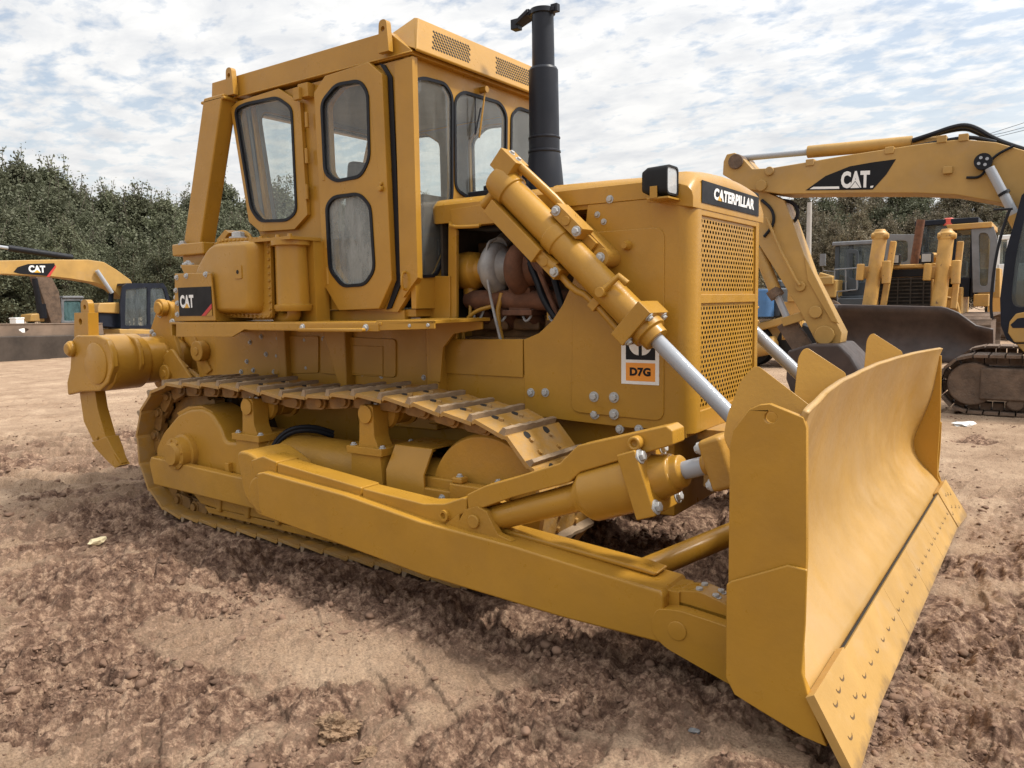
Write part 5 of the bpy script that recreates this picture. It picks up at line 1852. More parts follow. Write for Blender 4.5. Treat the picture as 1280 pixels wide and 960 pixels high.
def ground_height(x, y):
    """Returns height, and a 0..1 value of how churned (dark, moist) the soil is, with shade under the machine added."""
    x = np.asarray(x, float); y = np.asarray(y, float)
    r = np.hypot(x - CAM[0], y - CAM[1])
    near = 1 - sstep(10, 26, r)
    wx = x + 0.35 * (fbm(x * 0.9, y * 0.9, 11, 3) - 0.5); wy = y + 0.35 * (fbm(x * 0.9 + 40, y * 0.9, 12, 3) - 0.5)
    churn = sstep(0.45, 0.60, 0.62 * fbm(wx * 0.55 + 3.1, wy * 0.55, 31, 4, 0.55) + 0.38 * fbm(wx * 2.1, wy * 2.1 + 5, 33, 4, 0.6))
    # a churned band runs beside and behind the machine, the yard beyond it is packed and dry
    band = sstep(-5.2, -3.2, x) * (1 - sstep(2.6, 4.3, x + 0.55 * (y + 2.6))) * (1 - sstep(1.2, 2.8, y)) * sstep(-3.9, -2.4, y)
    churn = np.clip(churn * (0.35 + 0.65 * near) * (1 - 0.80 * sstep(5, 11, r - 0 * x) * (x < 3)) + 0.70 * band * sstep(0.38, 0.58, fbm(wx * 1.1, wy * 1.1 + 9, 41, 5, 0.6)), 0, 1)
    # thin tongues of dry blown sand lying on the churned part
    sand = sstep(0.58, 0.65, fbm((wx * 0.9 + wy * 0.3) * 0.9 + 50, (wy - 0.3 * wx) * 2.4, 55, 4, 0.5))
    churn = np.maximum(churn, 0.36 * (1 - sstep(4.5, 9.0, r)) * (0.1 + 1.9 * sstep(0.35, 0.65, fbm(wx * 1.9, wy * 0.9, 56, 5, 0.6))))
    churn = churn * (1 - 0.70 * sand)
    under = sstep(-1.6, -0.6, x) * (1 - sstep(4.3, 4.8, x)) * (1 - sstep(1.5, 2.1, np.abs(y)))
    churn = np.maximum(churn, 0.85 * under)  # shade under the machine put into the soil colour, besides churned soil
    frontright = sstep(4.9, 5.4, x) * sstep(-1.2, 0.2, y) * (1 - sstep(2.2, 4.6, y))
    stripes = sstep(0.50, 0.66, fbm(x * 0.7, y * 1.9, 61, 4))
    churn = np.maximum(churn, 0.8 * frontright * stripes)
    h = 0.030 * (fbm(x * 0.5, y * 0.5, 1, 4) - 0.5)
    n1 = fbm(wx * 2.2, wy * 2.2, 3, 6, 0.58)
    n2 = fbm(wx * 6.5, wy * 6.5, 5, 5, 0.62)
    n4 = fbm(wx * 14, wy * 14, 6, 4, 0.6)
    fine = 1 - sstep(7, 13, r)
    h = h + churn * (0.110 * (n1 - 0.5) + 0.026 * (np.abs(n2 - 0.5) * 2 - 0.25) + 0.085 * (sstep(0.30, 0.70, fbm(wx * 5.5 + wy * 0.8, wy * 1.3 - wx * 0.2, 25, 4, 0.55)) - 0.5) + 0.026 * (sstep(0.28, 0.72, n4) - 0.5) * (0.4 + 1.2 * sstep(0.4, 0.6, fbm(wx * 3, wy * 3, 15, 3))))
    h = h + fine * (0.011 + 0.018 * churn) * (sstep(0.2, 0.8, fbm(x * 30, y * 30, 9, 3, 0.5)) - 0.5)
    h = h + (0.020 + 0.020 * churn) * (fbm(x * 18, y * 18, 8, 4, 0.65) - 0.5)
    # grouser prints: short bars left by tracks, in two directions
    t1 = sstep(0.47, 0.56, fbm(wx * 0.55 + 20, wy * 1.0 + 4, 71, 3)) * near
    u = wx * 0.985 - wy * 0.17
    h = h - t1 * 0.030 * (np.abs(np.mod(u / 0.21, 1.0) - 0.5) < 0.16) * sstep(0.35, 0.5, fbm(x * 3, y * 3, 77, 3))
    t2 = sstep(0.49, 0.58, fbm(wx * 0.6 - 7, wy * 0.6 + 31, 72, 3)) * near
    u2 = wx * 0.55 + wy * 0.84
    h = h - t2 * 0.016 * (np.abs(np.mod(u2 / 0.20, 1.0) - 0.5) < 0.17) * sstep(0.35, 0.5, fbm(x * 3 + 9, y * 3, 78, 3))
    # long low ridges left of the machine
    t3 = sstep(-7, -4, x) * (1 - sstep(0.2, 1.6, x)) * sstep(-2.6, -1.9, -np.abs(y + 0.9) + 0.4)
    u3 = (wx * 0.30 - wy * 0.95)
    h = h + t3 * 0.055 * np.sin(u3 / 0.17 * 2 * math.pi * 0.55) * sstep(0.3, 0.55, fbm(x * 1.2, y * 1.2, 79, 3))
    trackstrip = (1 - sstep(0.27, 0.36, np.abs(np.abs(y) - 0.99))) * sstep(-0.6, -0.2, x) * (1 - sstep(3.0, 3.4, x))
    h = h * (1 - trackstrip) + trackstrip * (0.010 + 0.25 * h)
    bl = (1 - sstep(0.05, 0.30, np.abs(x - 4.75))) * (1 - sstep(1.85, 2.1, np.abs(y)))
    h = h * (1 - bl) + bl * np.minimum(h, -0.004)
    return h, churn


def build_ground():
    az0 = YAW
    fine = np.linspace(-0.76, 0.76, 1050)
    rest = np.linspace(0.78, 2 * math.pi - 0.78, 60)[1:-1]
    ang = np.concatenate([fine, rest]) + az0
    rad = np.concatenate([[0.05], np.geomspace(0.9, 30, 860), np.geomspace(31, 900, 60)])
    A, Rr = np.meshgrid(ang, rad)
    X = CAM[0] + Rr * np.cos(A); Y = CAM[1] + Rr * np.sin(A)
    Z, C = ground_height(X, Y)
    na, nr = len(ang), len(rad)
    co = np.stack([X.ravel(), Y.ravel(), Z.ravel()], 1)
    i, j = np.meshgrid(np.arange(nr - 1), np.arange(na), indexing='ij')
    j2 = (j + 1) % na
    f = np.stack([i * na + j, i * na + j2, (i + 1) * na + j2, (i + 1) * na + j], -1).reshape(-1, 4)
    f = f[:, ::-1]
    me = bpy.data.meshes.new('ground')
    me.vertices.add(len(co)); me.vertices.foreach_set('co', co.astype(np.float32).ravel())
    me.loops.add(f.size); me.loops.foreach_set('vertex_index', f.astype(np.int32).ravel())
    me.polygons.add(len(f)); me.polygons.foreach_set('loop_start', np.arange(0, f.size, 4, dtype=np.int32))
    me.update(calc_edges=True)
    me.polygons.foreach_set('use_smooth', np.ones(len(f), dtype=bool))
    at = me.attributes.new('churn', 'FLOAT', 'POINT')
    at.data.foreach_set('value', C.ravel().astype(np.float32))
    m, nt, b = newmat('bare_earth')
    oc = objco(nt)
    an = N(nt, 'ShaderNodeAttribute'); an.attribute_name = 'churn'
    n1 = noise(nt, 1.3, 9, 0.7, oc, 0.5)
    n2 = noise(nt, 16, 10, 0.74, oc, 0.0)
    n3 = noise(nt, 95, 6, 0.75, oc)
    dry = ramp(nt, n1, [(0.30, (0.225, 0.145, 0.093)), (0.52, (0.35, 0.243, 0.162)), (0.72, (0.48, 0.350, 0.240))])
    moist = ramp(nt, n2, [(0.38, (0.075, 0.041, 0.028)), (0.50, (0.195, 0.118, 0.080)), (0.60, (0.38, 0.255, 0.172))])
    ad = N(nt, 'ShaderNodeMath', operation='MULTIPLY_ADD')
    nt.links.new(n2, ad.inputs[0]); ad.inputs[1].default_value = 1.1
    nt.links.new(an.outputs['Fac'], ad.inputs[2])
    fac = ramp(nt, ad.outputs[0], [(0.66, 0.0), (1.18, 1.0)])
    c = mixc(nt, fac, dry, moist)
    gr = ramp(nt, n3, [(0.34, 0.50), (0.64, 1.38)])
    mm = N(nt, 'ShaderNodeMix', data_type='RGBA', blend_type='MULTIPLY'); mm.inputs[0].default_value = 0.8
    nt.links.new(c, mm.inputs[6]); nt.links.new(gr, mm.inputs[7])
    nt.links.new(mm.outputs[2], b.inputs['Base Color'])
    b.inputs['Roughness'].default_value = 0.95
    b.inputs['Specular IOR Level'].default_value = 0.15
    hs = N(nt, 'ShaderNodeMath', operation='ADD')
    h2 = N(nt, 'ShaderNodeMath', operation='MULTIPLY'); h2.inputs[1].default_value = 0.35
    nt.links.new(n3, h2.inputs[0]); nt.links.new(n2, hs.inputs[0]); nt.links.new(h2.outputs[0], hs.inputs[1])
    bump(nt, b, hs.outputs[0], 0.9, 0.028)
    me.materials.append(m)
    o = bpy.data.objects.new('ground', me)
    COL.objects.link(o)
    return kind(o, 'structure'), m


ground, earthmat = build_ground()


# loose clods and stones
def clods():
    rg = np.random.RandomState(4)
    ico = bmesh.new(); bmesh.ops.create_icosphere(ico, subdivisions=2, radius=1.0)
    bv = np.array([v.co[:] for v in ico.verts]); bf = np.array([[v.index for v in f.verts] for f in ico.faces]); ico.free()
    n = 90000
    a = YAW + rg.uniform(-0.72, 0.72, n)
    r = np.exp(rg.uniform(math.log(1.3), math.log(16), n))
    x = CAM[0] + r * np.cos(a); y = CAM[1] + r * np.sin(a)
    z, c = ground_height(x, y)
    clump = fbm(x * 1.6, y * 1.6, 90, 3)
    keep = rg.rand(n) < np.clip(0.06 + 0.9 * c * sstep(0.4, 0.62, clump) + 0.25 * sstep(0.6, 0.7, clump), 0, 1)
    inside = (x > -0.6) & (x < 3.5) & (np.abs(np.abs(y) - 0.99) < 0.33)
    keep &= ~inside
    x, y, z, c, r = x[keep], y[keep], z[keep], c[keep], r[keep]
    n = len(x)
    size = np.clip(np.exp(rg.normal(-5.3, 0.66, n)), 0.0025, 0.028) * (0.7 + 0.1 * np.minimum(r, 6))
    V = np.zeros((n, len(bv), 3))
    for i in range(n):
        s = size[i] * rg.uniform(0.6, 1.3, 3) * np.array([1.15, 1, 0.7])
        k3 = rg.normal(size=(5, 3)); d = np.ones(len(bv))
        for q in k3:
            q = q / np.linalg.norm(q)
            d = np.minimum(d, rg.uniform(0.45, 0.8) / np.maximum(bv @ q, 0.25))
        d = np.minimum(d, 1.0) * (1 + rg.uniform(-0.12, 0.12, len(bv)))
        p = bv * d[:, None] * s
        t = rg.uniform(0, 6.28)
        ct, st_ = math.cos(t), math.sin(t)
        V[i, :, 0] = x[i] + p[:, 0] * ct - p[:, 1] * st_
        V[i, :, 1] = y[i] + p[:, 0] * st_ + p[:, 1] * ct
        V[i, :, 2] = z[i] + p[:, 2] + size[i] * 0.05
    F = (bf[None] + (np.arange(n) * len(bv))[:, None, None]).reshape(-1, 3)
    me = bpy.data.meshes.new('soil_clods')
    co = V.reshape(-1, 3)
    me.vertices.add(len(co)); me.vertices.foreach_set('co', co.astype(np.float32).ravel())
    me.loops.add(F.size); me.loops.foreach_set('vertex_index', F.astype(np.int32).ravel())
    me.polygons.add(len(F)); me.polygons.foreach_set('loop_start', np.arange(0, F.size, 3, dtype=np.int32))
    me.update(calc_edges=True)
    m = surf('soil_clod', (0.185, 0.116, 0.080), 0.95, var=0.5, varscale=6, bstr=0.7, bscale=90, spec=0.15)
    me.materials.append(m)
    o = bpy.data.objects.new('soil_clods', me)
    COL.objects.link(o)
    kind(o, 'stuff')
    tag(o, 'loose brown soil clods and small stones strewn over the churned earth', 'soil clods')


clods()


def crumple(name, px, py, size, mat, label, cat, seed, flatk=0.5):
    """A crumpled scrap lying on the ground at a sighted spot."""
    q = Q(px, py, 'z', 0.0)
    z, _ = ground_height(np.array([q.x]), np.array([q.y]))
    rg = random.Random(seed)
    bm = bmesh.new()
    lump = size > 0.055 and mat is rockm if 'rockm' in globals() else False
    bmesh.ops.create_icosphere(bm, subdivisions=5 if lump else 2, radius=1)
    from mathutils import noise as mn
    for v in bm.verts:
        if lump:
            p = v.co * 1.0 + Vector((seed, 0, 0))
            k = 1 + 0.55 * mn.noise(p * 1.4) + 0.30 * mn.noise(p * 3.5) + 0.16 * mn.noise(p * 8) + 0.08 * mn.noise(p * 18)
        else:
            k = 1 + rg.uniform(-0.38, 0.38)
        v.co = Vector((v.co.x * size * k, v.co.y * size * 0.6 * k, v.co.z * size * flatk * k))
    me = bpy.data.meshes.new(name); bm.to_mesh(me); bm.free()
    me.materials.append(M[mat] if isinstance(mat, str) else mat)
    o = bpy.data.objects.new(name, me); COL.objects.link(o)
    o.location = (q.x, q.y, float(z[0]) + size * flatk * (0.9 if mat == 'paper' else 0.4))
    o.rotation_euler = (0, 0, rg.uniform(0, 3))
    return tag(o, label, cat)


rockm = surf('tan_lump_earth', (0.24, 0.158, 0.098), 0.95, var=0.3, varscale=9, bstr=0.9, bscale=40, bdist=0.02, spec=0.1)
greym = surf('grey_gravel', (0.20, 0.20, 0.20), 0.9, var=0.4, varscale=30, bstr=0.8, bscale=70, spec=0.2)
crumple('paper_scrap', 122, 678, 0.06, 'paper', 'pale tan crumpled paper scrap on dark soil left of the crawler track', 'litter', 3, 0.35)
crumple('plastic_scrap', 1205, 531, 0.16, 'litterwhite', 'white plastic scrap on the ground below the dirty excavator track', 'litter', 5, 0.2)
crumple('earth_lump', 415, 905, 0.085, rockm, 'large tan earth lump among smaller clods at the near edge of the yard', 'lump', 8, 0.7)
crumple('earth_lump', 462, 940, 0.06, rockm, 'low crumbly tan earth lump in front of the largest lump', 'lump', 9, 0.5)
crumple('stone', 868, 912, 0.025, greym, 'small grey stone lying just before the blade corner', 'stone', 14, 0.6)
# ================================================================== TREES
def leafmat(name, cols):
    m, nt, b = newmat(name)
    at = N(nt, 'ShaderNodeAttribute'); at.attribute_name = 'tint'
    oi = N(nt, 'ShaderNodeObjectInfo')
    c = ramp(nt, at.outputs['Fac'], [(i / (len(cols) - 1), c) for i, c in enumerate(cols)])
    hs = N(nt, 'ShaderNodeHueSaturation')
    v = N(nt, 'ShaderNodeMath', operation='MULTIPLY_ADD')
    nt.links.new(oi.outputs['Random'], v.inputs[0]); v.inputs[1].default_value = 0.35; v.inputs[2].default_value = 0.75
    nt.links.new(v.outputs[0], hs.inputs['Value'])
    nt.links.new(c, hs.inputs['Color'])
    nt.links.new(hs.outputs[0], b.inputs['Base Color'])
    b.inputs['Roughness'].default_value = 0.6
    b.inputs['Specular IOR Level'].default_value = 0.25
    tr = N(nt, 'ShaderNodeBsdfTranslucent')
    nt.links.new(hs.outputs[0], tr.inputs[0])
    ms = N(nt, 'ShaderNodeMixShader'); ms.inputs[0].default_value = 0.25
    out = [n for n in nt.nodes if n.type == 'OUTPUT_MATERIAL'][0]
    nt.links.new(b.outputs[0], ms.inputs[1]); nt.links.new(tr.outputs[0], ms.inputs[2]); nt.links.new(ms.outputs[0], out.inputs[0])
    return m


LEAF = leafmat('olive_leaves', [(0.095, 0.105, 0.062), (0.135, 0.145, 0.085), (0.155, 0.162, 0.10), (0.185, 0.188, 0.125)])  # both leaf palettes paled and greyed in place of haze over far trees
LEAF2 = leafmat('brownish_leaves', [(0.10, 0.09, 0.06), (0.175, 0.155, 0.095), (0.23, 0.19, 0.125), (0.29, 0.245, 0.185)])


def tree_meshes(seed, H, rad, nclump, nleaf, leaf, low=0.12):
    rg = np.random.RandomState(seed)
    mb = MB()
    tips = []
    mb.path([(0, 0, -0.2), (rg.uniform(-.2, .2), rg.uniform(-.2, .2), H * 0.3), (rg.uniform(-.4, .4), rg.uniform(-.4, .4), H * 0.62)], 0.12, 8, smooth=1)
    top = np.array([0, 0, H * 0.5])
    cl = []
    for i in range(nclump):
        z = H * (low + (0.97 - low) * rg.rand() ** 0.8)
        k = z / H
        rmax = rad * (0.75 + 0.6 * math.sin(min(1, k * 1.1) * math.pi) - 0.75 * max(0, k - 0.72) / 0.28)
        a = rg.uniform(0, 2 * math.pi); r = rmax * math.sqrt(rg.uniform(0.02, 1))
        cl.append((r * math.cos(a), r * math.sin(a), z, rg.uniform(0.45, 1.05) * (1.0 if k < 0.8 else 0.7), rg.rand()))
    for i in range(26):
        c = cl[rg.randint(len(cl))]
        s = H * rg.uniform(0.1, 0.5)
        mb.path([(0, 0, min(s, c[2] * 0.7)), (c[0] * 0.5, c[1] * 0.5, c[2] * 0.75), (c[0], c[1], c[2] + 0.3)], 0.035, 5, smooth=1)
    # upright twigs breaking the skyline
    tw = []
    for i in range(60):
        c = cl[rg.randint(len(cl))]
        if c[2] < H * 0.62: continue
        e = (c[0] + rg.uniform(-.5, .5), c[1] + rg.uniform(-.5, .5), min(H * 1.10, c[2] + rg.uniform(0.7, 2.0)))
        mb.path([(c[0], c[1], c[2]), e], 0.016, 4)
        tw.append(((c[0], c[1], c[2]), e))
    trunk = mb.build('trunk', 'trunk', None)
    P = []; T = []
    for (x, y, z, s, t) in cl:
        n = int(nleaf / nclump)
        d = rg.normal(size=(n, 3)); d /= np.linalg.norm(d, axis=1)[:, None]
        d *= (rg.rand(n) ** 0.45)[:, None] * s * np.array([1, 1, 0.8])
        P.append(np.array([x, y, z]) + d)
        T.append(np.clip(t * 0.55 + 0.45 * rg.rand(n) , 0, 1))
    for p, e in tw:
        n = 34
        k = rg.rand(n)[:, None]
        P.append(np.array(p) * (1 - k) + np.array(e) * k + rg.normal(0, 0.12, (n, 3)))
        T.append(rg.rand(n))
    P = np.concatenate(P); T = np.concatenate(T)
    P[:, 2] = np.maximum(P[:, 2], 0.1)
    n = len(P)
    u = rg.normal(size=(n, 3)); u /= np.linalg.norm(u, axis=1)[:, None]
    w = np.cross(u, rg.normal(size=(n, 3))); w /= np.linalg.norm(w, axis=1)[:, None]
    L = leaf * rg.uniform(0.6, 1.4, n)[:, None]; W = L * 0.5
    V = np.stack([P - u * L, P - w * W, P + u * L, P + w * W], 1).reshape(-1, 3)
    me = bpy.data.meshes.new('crown')
    me.vertices.add(len(V)); me.vertices.foreach_set('co', V.astype(np.float32).ravel())
    me.loops.add(4 * n); me.loops.foreach_set('vertex_index', np.arange(4 * n, dtype=np.int32))
    me.polygons.add(n); me.polygons.foreach_set('loop_start', np.arange(0, 4 * n, 4, dtype=np.int32))
    me.update(calc_edges=True)
    at = me.attributes.new('tint', 'FLOAT', 'POINT')
    at.data.foreach_set('value', np.repeat(T, 4).astype(np.float32))
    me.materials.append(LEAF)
    crown = bpy.data.objects.new('crown', me); COL.objects.link(crown)
    return trunk, crown


protos = []
for sd, H, rad in ((1, 10.0, 2.6), (2, 9.0, 3.0), (3, 11.0, 2.4), (4, 8.0, 2.8)):
    protos.append((H,) + tree_meshes(sd, H, rad, 170, 26000, 0.082))
brown = []
for H, tr, cr in protos[:3]:
    me = cr.data.copy(); me.materials.clear(); me.materials.append(LEAF2)
    o = bpy.data.objects.new('crown', me); COL.objects.link(o)
    t2 = tr.copy(); COL.objects.link(t2)
    brown.append((H, t2, o))
used = set()


def plant(src, x, y, h, rot, label, group, name='tree'):
    H, tr, cr = src
    t = thing(name, label, 'tree', (x, y, 0), group)
    k = h / H
    t.scale = (k * random.uniform(0.95, 1.25), k * random.uniform(0.95, 1.25), k)
    t.rotation_euler = (0, 0, rot)
    for o in (tr, cr):
        if o.name in used:
            o = o.copy(); COL.objects.link(o)
        used.add(o.name)
        o.parent = t
    return t


def ray_az(px):
    return YAW - math.atan((px - 640) / FPX)


def skyline(px, pts):
    xs = [p[0] for p in pts]; ys = [p[1] for p in pts]
    return float(np.interp(px, xs, ys))


def horizon_y(px):
    d = Q(px, 100, 'z', 1e6) if False else None
    a = ray_az(px)
    f = np.array([math.cos(a), math.sin(a), 0.0])
    v = np.array([AX_R @ f, AX_U @ f, AX_F @ f])
    return 480 - FPX * v[1] / v[2], v[2]


LEFT_TOP = [(-260, 200), (0, 203), (30, 200), (60, 212), (100, 232), (150, 245), (200, 246), (240, 238), (270, 246), (300, 232), (340, 240), (420, 250), (560, 262)]
RIGHT_TOP = [(560, 285), (700, 285), (850, 280), (1000, 262), (1060, 250), (1130, 245), (1200, 250), (1300, 240), (1500, 235)]
rt = random.Random(21)


def tree_row(px0, px1, step, dist, tops, drop, srcs, label, group):
    px = px0
    while px < px1:
        d = dist * rt.uniform(0.93, 1.07)
        hy, cz = horizon_y(px)
        a = ray_az(px)
        top = skyline(px, tops) + drop + rt.uniform(-7, 12)
        h = CAM[2] + (hy - top) * d * cz / FPX
        plant(srcs[rt.randrange(len(srcs))], CAM[0] + d * math.cos(a), CAM[1] + d * math.sin(a), max(3.0, h), rt.uniform(0, 6.28), label, group)
        px += step * rt.uniform(0.8, 1.2)


tree_row(-200, 560, 34, 60, LEFT_TOP, 2, protos, 'olive green tree in the dense wood behind the left excavator', 'trees of the left wood')
tree_row(-190, 540, 40, 66, LEFT_TOP, 22, protos, 'tree deep in the shaded rear of the left wood', 'trees at the rear of the left wood')
tree_row(-180, 520, 44, 50, LEFT_TOP, 50, protos, 'lower bushy green tree in the front row of the left wood', 'bushy trees fronting the left wood')
tree_row(640, 1420, 30, 64, RIGHT_TOP, -14, brown + protos[:1], 'brownish green tree beyond the parked machines on the right', 'trees behind the machines on the right')
tree_row(900, 1400, 34, 54, RIGHT_TOP, 22, brown, 'lower brown scrubby tree in front of the wood on the right', 'scrubby trees fronting the right wood')
# ================================================================== EXCAVATOR ON THE RIGHT (boom points to -X)
BYE = 8.6
e1 = thing('excavator', 'weathered yellow excavator, long boom reaching left above the big blade, dirty tracks at right edge', 'excavator',
           (7.0, 8.6, 0))


def XZ(mb, pts, y, y0, y1, mi=0):
    mb.xz(QY(pts, y), y0, y1, mi)


mb = MB()
boomp = [(911, 221), (912, 205), (916, 196), (926, 194), (936, 201), (948, 214), (970, 213), (1013, 206), (1060, 198), (1113, 190), (1160, 183), (1205, 178), (1247, 182), (1285, 193), (1330, 222), (1385, 285), (1420, 345),
         (1392, 362), (1345, 315), (1300, 272), (1275, 262), (1247, 255), (1197, 246), (1147, 244), (1060, 244), (984, 245), (942, 239)]
XZ(mb, boomp, BYE, BYE - 0.30, BYE + 0.30)
q = Q(920, 202, 'y', BYE - 0.3)
mb.tube((q.x, BYE - 0.34, q.z), (q.x, BYE + 0.34, q.z), 0.12, n=20, mi=1)
for px, py, r in ((952, 232, .09), (962, 214, .07)):
    q = Q(px, py, 'y', BYE - 0.3); mb.tube((q.x, BYE - 0.34, q.z), (q.x, BYE + 0.34, q.z), r, n=16)
boom = mb.build('boom', ['exc', 'mudsteel'], e1, bevel=0.015)
mb = MB()
XZ(mb, [(1007, 238), (1032, 220), (1062, 208), (1090, 203), (1120, 199), (1108, 218), (1091, 237)], BYE - 0.3, BYE - 0.304, BYE - 0.300, 0)
a = Q(1051, 235.5, 'y', BYE - 0.304); b_ = Q(1087, 213, 'y', BYE - 0.304)
u_ = Q(1087, 234.5, 'y', BYE - 0.304)
exd = (u_ - a).normalized()
lettering(mb, 'CAT', a, exd, (0, 0, 1), (u_ - a).length, (b_.z - u_.z), 0.004, 0.05, 0.0, 1)
Lh = (b_.z - u_.z); Lw = (u_ - a).length
flat(mb, [(Lw * .30, -0.01), (Lw * .70, -0.01), (Lw * .5, Lh * 0.42)], a, exd, (0, 0, 1), 0.005, 0.001, 0)
flat(mb, [(Lw * .34, 0.0), (Lw * .66, 0.0), (Lw * .5, Lh * 0.36)], a, exd, (0, 0, 1), 0.0062, 0.001, 1)
XZ(mb, [(1012, 236.5), (1017, 233.5), (1049, 233), (1049, 236)], BYE - 0.304, BYE - 0.307, BYE - 0.303, 1)
XZ(mb, [(1088, 232.5), (1092, 232), (1091, 234.5), (1088, 235)], BYE - 0.304, BYE - 0.307, BYE - 0.303, 1)
mb.build('nameplate', ['decalblack', 'white'], boom)
# stick
mb = MB()
XZ(mb, [(940, 228), (960, 240), (985, 252), (996, 280), (1018, 342), (1056, 415), (1054, 428), (1040, 432), (1025, 428), (1004, 388), (975, 340), (947, 296), (938, 262)], BYE, BYE - 0.22, BYE + 0.22)
XZ(mb, [(1006, 318), (1018, 342), (1050, 405), (1040, 402), (1010, 350)], BYE - 0.2, BYE - 0.25, BYE - 0.22)
for px, py, r in ((1031, 419, .15), (1020, 390, .10), (1001, 358, .08)):
    q = Q(px, py, 'y', BYE - 0.22); mb.tube((q.x, BYE - 0.27, q.z), (q.x, BYE + 0.27, q.z), r, n=20)
stick = mb.build('stick', 'exc', e1, bevel=0.015)
# cylinders
def cyl(mb, p, q_, r, y, n=20, mi=0):
    mb.tube(Q(p[0], p[1], 'y', y), Q(q_[0], q_[1], 'y', y), r, n=n, mi=mi)


mb = MB()
cyl(mb, (1010, 190), (1140, 178), 0.095, BYE)
cyl(mb, (1128, 181), (1172, 176), 0.075, BYE)
cyl(mb, (925, 198), (1012, 190), 0.05, BYE, mi=1)
mb.build('stick_cylinder', ['exc', 'chrome'], e1)
mb = MB()
cyl(mb, (948, 312), (970, 366), 0.10, BYE - 0.1)
cyl(mb, (970, 366), (984, 398), 0.055, BYE - 0.1, mi=1)
cyl(mb, (966, 362), (972, 371), 0.12, BYE - 0.1, mi=2)
mb.build('bucket_cylinder', ['exc', 'chrome', 'mudsteel'], e1)
mb = MB()
mb.bar(Q(978, 403, 'y', BYE - 0.15), Q(1022, 389, 'y', BYE - 0.15), 0.06, 0.14, (0, 0, 1))
mb.bar(Q(978, 403, 'y', BYE + 0.15), Q(1022, 389, 'y', BYE + 0.15), 0.06, 0.14, (0, 0, 1))
mb.bar(Q(982, 402, 'y', BYE), Q(1005, 436, 'y', BYE), 0.3, 0.12, (0, 1, 0), 1)
mb.path([Q(958, 272, 'y', BYE - 0.3), Q(975, 312, 'y', BYE - 0.3), Q(995, 350, 'y', BYE - 0.3), Q(1000, 357, 'y', BYE - 0.3)], 0.025, 8)
mb.build('bucket_link', ['exc', 'mudsteel'], e1, bevel=0.01)
mb = MB()
bk = [(1022, 428), (1058, 428), (1072, 442), (1084, 462), (1078, 476), (1060, 470), (1030, 478), (1020, 498), (1004, 497), (994, 470), (996, 436)]
XZ(mb, bk, BYE, BYE - 0.55, BYE + 0.55)
mb.build('bucket', 'bladebrown', e1, bevel=0.04, seg=3)
mb = MB()
cyl(mb, (1237, 210), (1268, 268), 0.062, BYE - 0.42)
cyl(mb, (1254, 240), (1256, 243), 0.075, BYE - 0.42, mi=1)
cyl(mb, (1237, 210), (1268, 268), 0.062, BYE + 0.42)
q = Q(1229, 202, 'y', BYE - 0.4)
mb.tube((q.x, BYE - 0.44, q.z), (q.x, BYE - 0.30, q.z), 0.11, n=22, mi=1)
for k in range(4):
    an = k * math.pi / 2 + 0.5
    mb.tube((q.x + 0.055 * math.cos(an), BYE - 0.455, q.z + 0.055 * math.sin(an)), (q.x + 0.055 * math.cos(an), BYE - 0.44, q.z + 0.055 * math.sin(an)), 0.022, n=8, mi=0)
cyl(mb, (1268, 268), (1345, 410), 0.10, BYE - 0.42, mi=2); cyl(mb, (1268, 268), (1345, 410), 0.10, BYE + 0.42, mi=2)
mb.build('boom_cylinder', ['chrome', 'black', 'exc'], e1)
# hoses over the boom
mb = MB()
def hose(pts, r, y, name='hydraulic_hose', mat='black'):
    mb = MB()
    mb.path([Q(p[0], p[1], 'y', y) for p in pts], r, 8, smooth=2)
    mb.build(name, mat, e1)


hose([(1140, 176), (1165, 168), (1190, 159), (1207, 156), (1222, 161), (1236, 170), (1255, 179), (1290, 190), (1330, 215)], 0.035, BYE - 0.1)
hose([(1150, 174), (1180, 165), (1207, 160), (1222, 166), (1240, 175), (1290, 196), (1330, 222)], 0.03, BYE)
hose([(938, 232), (942, 222), (965, 212), (1014, 206), (1040, 200), (1110, 190), (1190, 174), (1215, 171), (1245, 178)], 0.028, BYE - 0.22)
hose([(975, 250), (990, 252), (998, 262), (996, 274), (988, 280)], 0.028, BYE - 0.1)
hose([(952, 250), (966, 262), (968, 280), (955, 296)], 0.025, BYE - 0.24)
hose([(1208, 222), (1225, 222), (1234, 210), (1242, 195), (1268, 182)], 0.018, BYE - 0.33)

for px, py in ((1014, 204), (1113, 189), (1178, 175), (1205, 173)):
    mb = MB()
    q = Q(px, py, 'y', BYE - 0.22)
    mb.box(q.x - 0.06, q.x + 0.06, BYE - 0.32, BYE - 0.1, q.z - 0.05, q.z + 0.05)
    mb.build('hose_clamp', 'exc', e1, bevel=0.01)
q = Q(1185, 213, 'y', BYE - 0.3)
mb = MB()
mb.box(q.x - 0.06, q.x + 0.06, BYE - 0.36, BYE - 0.3, q.z - 0.05, q.z + 0.05)
mb.build('lamp_bracket', 'exc', e1, bevel=0.01)
